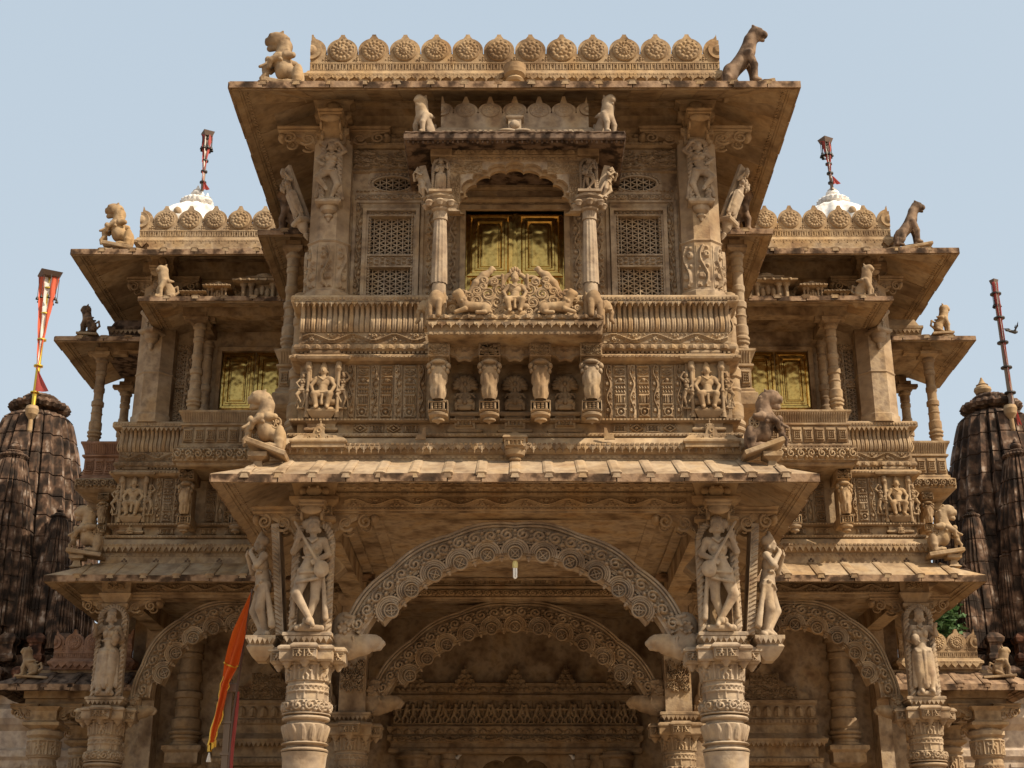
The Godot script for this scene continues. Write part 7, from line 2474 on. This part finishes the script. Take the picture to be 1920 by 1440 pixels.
func bird() -> void:
	var o := thing("bird", "small dark bird flying past the right flagpole", "bird")
	o.position = Vector3(9.72, 12.62, -10.3)
	var b := [cp(-0.09, 0, 0, 0.07, 0.01, 0, 0.028, 0.034), el(0.11, 0.03, 0, 0.028), cp(0.13, 0.03, 0, 0.16, 0.025, 0, 0.01, 0.003), cp(-0.1, 0, 0, -0.2, -0.01, 0, 0.018, 0.024)]
	b += [cp(0.03, 0.02, 0.02, 0.02, 0.1, 0.1, 0.018, 0.014), cp(0.02, 0.1, 0.1, -0.08, 0.13, 0.2, 0.016, 0.006), cp(-0.02, 0.06, 0.07, -0.1, 0.08, 0.15, 0.014, 0.006), cp(0.03, 0.02, -0.02, 0.02, 0.1, -0.1, 0.018, 0.014), cp(0.02, 0.1, -0.1, -0.08, 0.13, -0.2, 0.016, 0.006), cp(-0.02, 0.06, -0.07, -0.1, 0.08, -0.15, 0.014, 0.006)]
	part(o, "feathered_body", figure(b, 0.011, 0.008), M.iron, at(0, 0, 0, Vector3.ONE, 0.6))

func tree() -> void:
	var o := thing("leafy_tree", "green leafy tree showing between the right wing and the spire", "tree")
	o.position = Vector3(7.15, 0, -9.85)
	var m := mb()
	m.tube(PackedVector3Array([Vector3(0, 0, 0), Vector3(0.1, 3, 0), Vector3(-0.05, 5.5, 0.1), Vector3(0.2, 6.7, 0)]), 0.12, 0.03, 9)
	for k in 7:
		var a := k * 0.9
		m.tube(PackedVector3Array([Vector3(0, 5.3 + 0.12 * k, 0.05), Vector3(0.2 + cos(a) * 0.2, 5.8 + 0.12 * k, sin(a) * 0.2), Vector3(0.3 + cos(a) * 0.4, 6.3 + 0.12 * k, sin(a) * 0.4)]), 0.04, 0.012, 6)
	part(o, "trunk", m, M.bark)
	m = mb()
	rng.seed = 77
	for k in 1500:
		var d := Vector3(rng.randfn(), rng.randfn(), rng.randfn()).normalized() * pow(rng.randf(), 0.4)
		var c := Vector3(0.3, 6.75, 0) + d * Vector3(0.62, 0.75, 0.55)
		var u := Vector3(rng.randfn(), rng.randfn() * 0.4, rng.randfn()).normalized()
		var w := u.cross(Vector3(rng.randfn(), rng.randfn(), rng.randfn()).normalized()).normalized()
		var ln := rng.randf_range(0.06, 0.11)
		m.tri(c - w * ln * 0.4, c + u * ln, c + w * ln * 0.4)
		m.tri(c - w * ln * 0.4, c + w * ln * 0.4, c - u * ln)
	part(o, "crown", m, M.leaf)

func build_gatehouse() -> void:
	house = thing("temple_gatehouse", "ornate carved sandstone temple gatehouse with stacked eaves, balconies and arches", "building")
	rng.seed = 1
	storey(-2.48, 2.48, -4.4, 0.12, Transform3D.IDENTITY, -1.03, 1.03, false)
	var pw := hold(house, "carved_wall_panels")
	for s in [-1.0, 1.0]:
		var X := flip(s)
		panel_row(pw, 1.02, 1.93, 7.11, 7.775, 0.12, X)
		for q in [["fret", 1.1, 1.28], ["diamond", 1.3, 1.46], ["fret", 1.48, 1.66], ["diamond", 1.68, 1.84]]:
			strip(pw, "dado_block", q[0], q[1], q[2], 6.94, 7.045, 0.12, 0.022, 0.008, X)
		var nn := hold(house, "deity_niche", X)
		niche(nn, 2.2, 0.12, Transform3D.IDENTITY)
		var m := mb()                             # crest plates on the cornice
		m.T = at(0.3, 0, 0)
		m.bands(1.6, 2.2, 0.1, 0.36, [[0, 6.7], [0.0, 6.74], [0.02, 6.76], [0.02, 6.78], [-0.06, 6.86]])
		m.prism(PackedVector2Array([Vector2(1.72, 6.79), Vector2(2.08, 6.79), Vector2(2.06, 6.84), Vector2(1.97, 6.86), Vector2(1.95, 6.93), Vector2(1.9, 6.97), Vector2(1.85, 6.93), Vector2(1.83, 6.86), Vector2(1.74, 6.84)]), 0.32, 0.345)
		for q in [[1.9, 6.9, 0.03], [1.9, 6.83, 0.025], [1.8, 6.82, 0.018], [2.0, 6.82, 0.018]]:
			m.T = Transform3D(Basis(Vector3.RIGHT, PI / 2), Vector3(q[0] + 0.3, q[1], 0.345))
			m.lathe([[q[2], 0], [q[2] * 0.8, 0.012], [q[2] * 0.3, 0.004]], 10)
		m.T = Transform3D.IDENTITY
		part(nn, "cornice_crest", m, M.stone)
		m = mb()
		m.T = at(0.14, 0, 0)
		m.prism(PackedVector2Array([Vector2(0.86, 6.8), Vector2(0.98, 6.8), Vector2(0.96, 6.84), Vector2(0.91, 6.86), Vector2(0.89, 6.93), Vector2(0.86, 6.94)]), 0.31, 0.335)
		part(pw, "cornice_crest", m, M.stone, X)
	balcony()
	upper_wall()
	kiosk()
	eave("eave", -2.45, 2.45, -4.5, 0.1, 11.42, 0.92, 11.02, 0.085, 0.4, M.soffit, Transform3D.IDENTITY, "wide topmost eave with dark weathered edge")
	parapet(-2.58, 2.58, 0.1, 11.56, 0.75, 13, M.ochre)
	var m0 := mb()
	m0.lathe([[0.03, 11.48], [0.1, 11.51], [0.12, 11.54], [0.09, 11.58], [0.13, 11.62], [0.14, 11.67], [0.14, 11.75], [0.06, 11.8]], 14, Vector3(0, 0, 0.22))
	part(house, "parapet_boss", m0, M.ochre)
	m0 = mb()
	m0.box(-2.44, 2.44, 11.31, 11.6, -4.4, 0.097)
	for s in [-1.0, 1.0]:
		m0.box(s * 2.54 - 0.04, s * 2.54 + 0.04, 11.5, 12.0, -4.2, -0.02)
	part(house, "roof_deck", m0, M.stone)
	eave("eave", -2.52, 2.52, -4.2, 0.24, 6.575, 0.72, 6.2, 0.09, 0.37, M.pale, Transform3D.IDENTITY, "sunlit stone eave over the porch with raised ribs")  # paler stone than the other eaves: sunlight put into the slab colour
	porch()
	for s in [-1.0, 1.0]:                         # side balconies of the tower
		var k := hold(house, "side_balcony", flip(s))
		var m := mb()
		m.bands(2.4, 2.98, -3.4, -1.3, [[-0.1, 7.72], [0.02, 7.76], [0.06, 7.8], [0.06, 7.95], [0.02, 7.98]])
		part(k, "floor_slab", m, M.stone)
		balustrade(k, 2.4, 2.98, -3.4, -1.32, 7.98, 8.56, M.stone, Transform3D.IDENTITY)
		for z in [-1.42, -3.3]:
			part(k, "ringed_post", ringed_post(1.42, 0.085), M.stone, at(2.9, 8.56, z, Vector3.ONE, PI / 8))
			m = mb()
			m.bands(2.82, 2.98, z - 0.08, z + 0.08, [[0, 9.96], [0.05, 9.99], [0.05, 10.03], [0.02, 10.05], [0.02, 10.12]])
			m.cbox(2.3, 2.95, 10.06, 10.2, z - 0.06, z + 0.06)
			part(k, "capital", m, M.stone)
		m = mb()
		m.box(2.305, 2.945, 10.233, 10.296, -3.4, -1.452)
		part(k, "roof_course", m, M.stone)
		eave("eave", 2.3, 2.95, -3.4, -1.45, 10.3, 0.38, 10.14, 0.07, 0.36, M.soffit, flip(s), "", 1)
		part(k, "side_strip", ringed_post(1.9, 0.11), M.stone, at(2.56, 6.95, -0.3, Vector3.ONE, PI / 8))
	for s in [-1.0, 1.0]:
		wing(s)

func _ready() -> void:
	var cam := Camera3D.new()
	cam.name = "camera"
	cam.fov = rad_to_deg(2 * atan(720.0 / 2700.0))
	cam.near = 0.1
	cam.far = 400.0
	cam.position = Vector3(0, 1.6, 15.6)
	cam.rotation = Vector3(deg_to_rad(21.0), 6.0 / 2700.0, 0)
	add_child(cam)
	cam.current = true
	var env := Environment.new()
	env.background_mode = Environment.BG_SKY
	var sm := ProceduralSkyMaterial.new()
	sm.sky_top_color = Color(0.35, 0.425, 0.505).linear_to_srgb()
	sm.sky_horizon_color = Color(0.465, 0.53, 0.58).linear_to_srgb()
	sm.sky_curve = 0.3
	sm.ground_bottom_color = Color(0.3, 0.24, 0.18).linear_to_srgb()
	sm.ground_horizon_color = Color(0.5, 0.5, 0.5).linear_to_srgb()
	sm.sun_angle_max = 100.0
	sm.sun_curve = 0.42
	var sky := Sky.new()
	sky.sky_material = sm
	env.sky = sky
	env.tonemap_mode = Environment.TONE_MAPPER_LINEAR
	env.tonemap_exposure = 1.4
	env.sdfgi_enabled = true
	env.ssao_enabled = true
	env.ssil_enabled = true
	var we := WorldEnvironment.new()
	we.name = "world_environment"
	we.environment = env
	add_child(we)
	var sun := DirectionalLight3D.new()
	sun.name = "sun"
	sun.light_energy = 1.6
	sun.light_color = Color(1.0, 0.945, 0.86)
	sun.light_angular_distance = 0.5
	sun.shadow_enabled = true
	add_child(sun)
	sun.look_at_from_position(Vector3(0.9, 1.0, 0.5) * 10, Vector3.ZERO)
	make_materials()
	M.orange_red = cloth(Color(0.5, 0.09, 0.04))
	M.soffit = M.stone
	make_patterns()
	make_figures()
	var g := mb()
	g.quad(Vector3(-300, 0, 300), Vector3(300, 0, 300), Vector3(300, 0, -300), Vector3(-300, 0, -300))
	var go := part(self, "ground", g, M.ground)
	go.set_meta("kind", "structure")
	go.set_meta("label", "paved temple courtyard ground")
	build_gatehouse()
	for s in [-1.0, 1.0]:
		shrine(s)
		white_dome(s)
		cloister(s)
	flagpole("temple_flag", "long red and white striped flag on a gilded pole at the left spire", Vector3(-9.27, 11.0, -10.4), Vector3(-9.3, 13.95, -10.5), 0.045, 0.3, 0.42, 0)
	flagpole("temple_flag", "dark flagpole with hanging bells and red cloth at the right spire", Vector3(9.55, 11.0, -10.4), Vector3(9.55, 13.8, -10.5), 0.055, 0.05, 0.13, 2)
	flagpole("temple_flag", "small red and white flag above the left white dome", Vector3(-5.52, 13.9, -6.9), Vector3(-5.53, 15.1, -7.0), 0.03, 0.15, 0.2, 1)
	flagpole("temple_flag", "small faded red flag above the right white dome", Vector3(5.6, 13.9, -6.9), Vector3(5.58, 14.95, -7.0), 0.03, 0.25, 0.2, 1)
	sculptures()
	orange_flag()
	bulb()
	tree()
	bird()
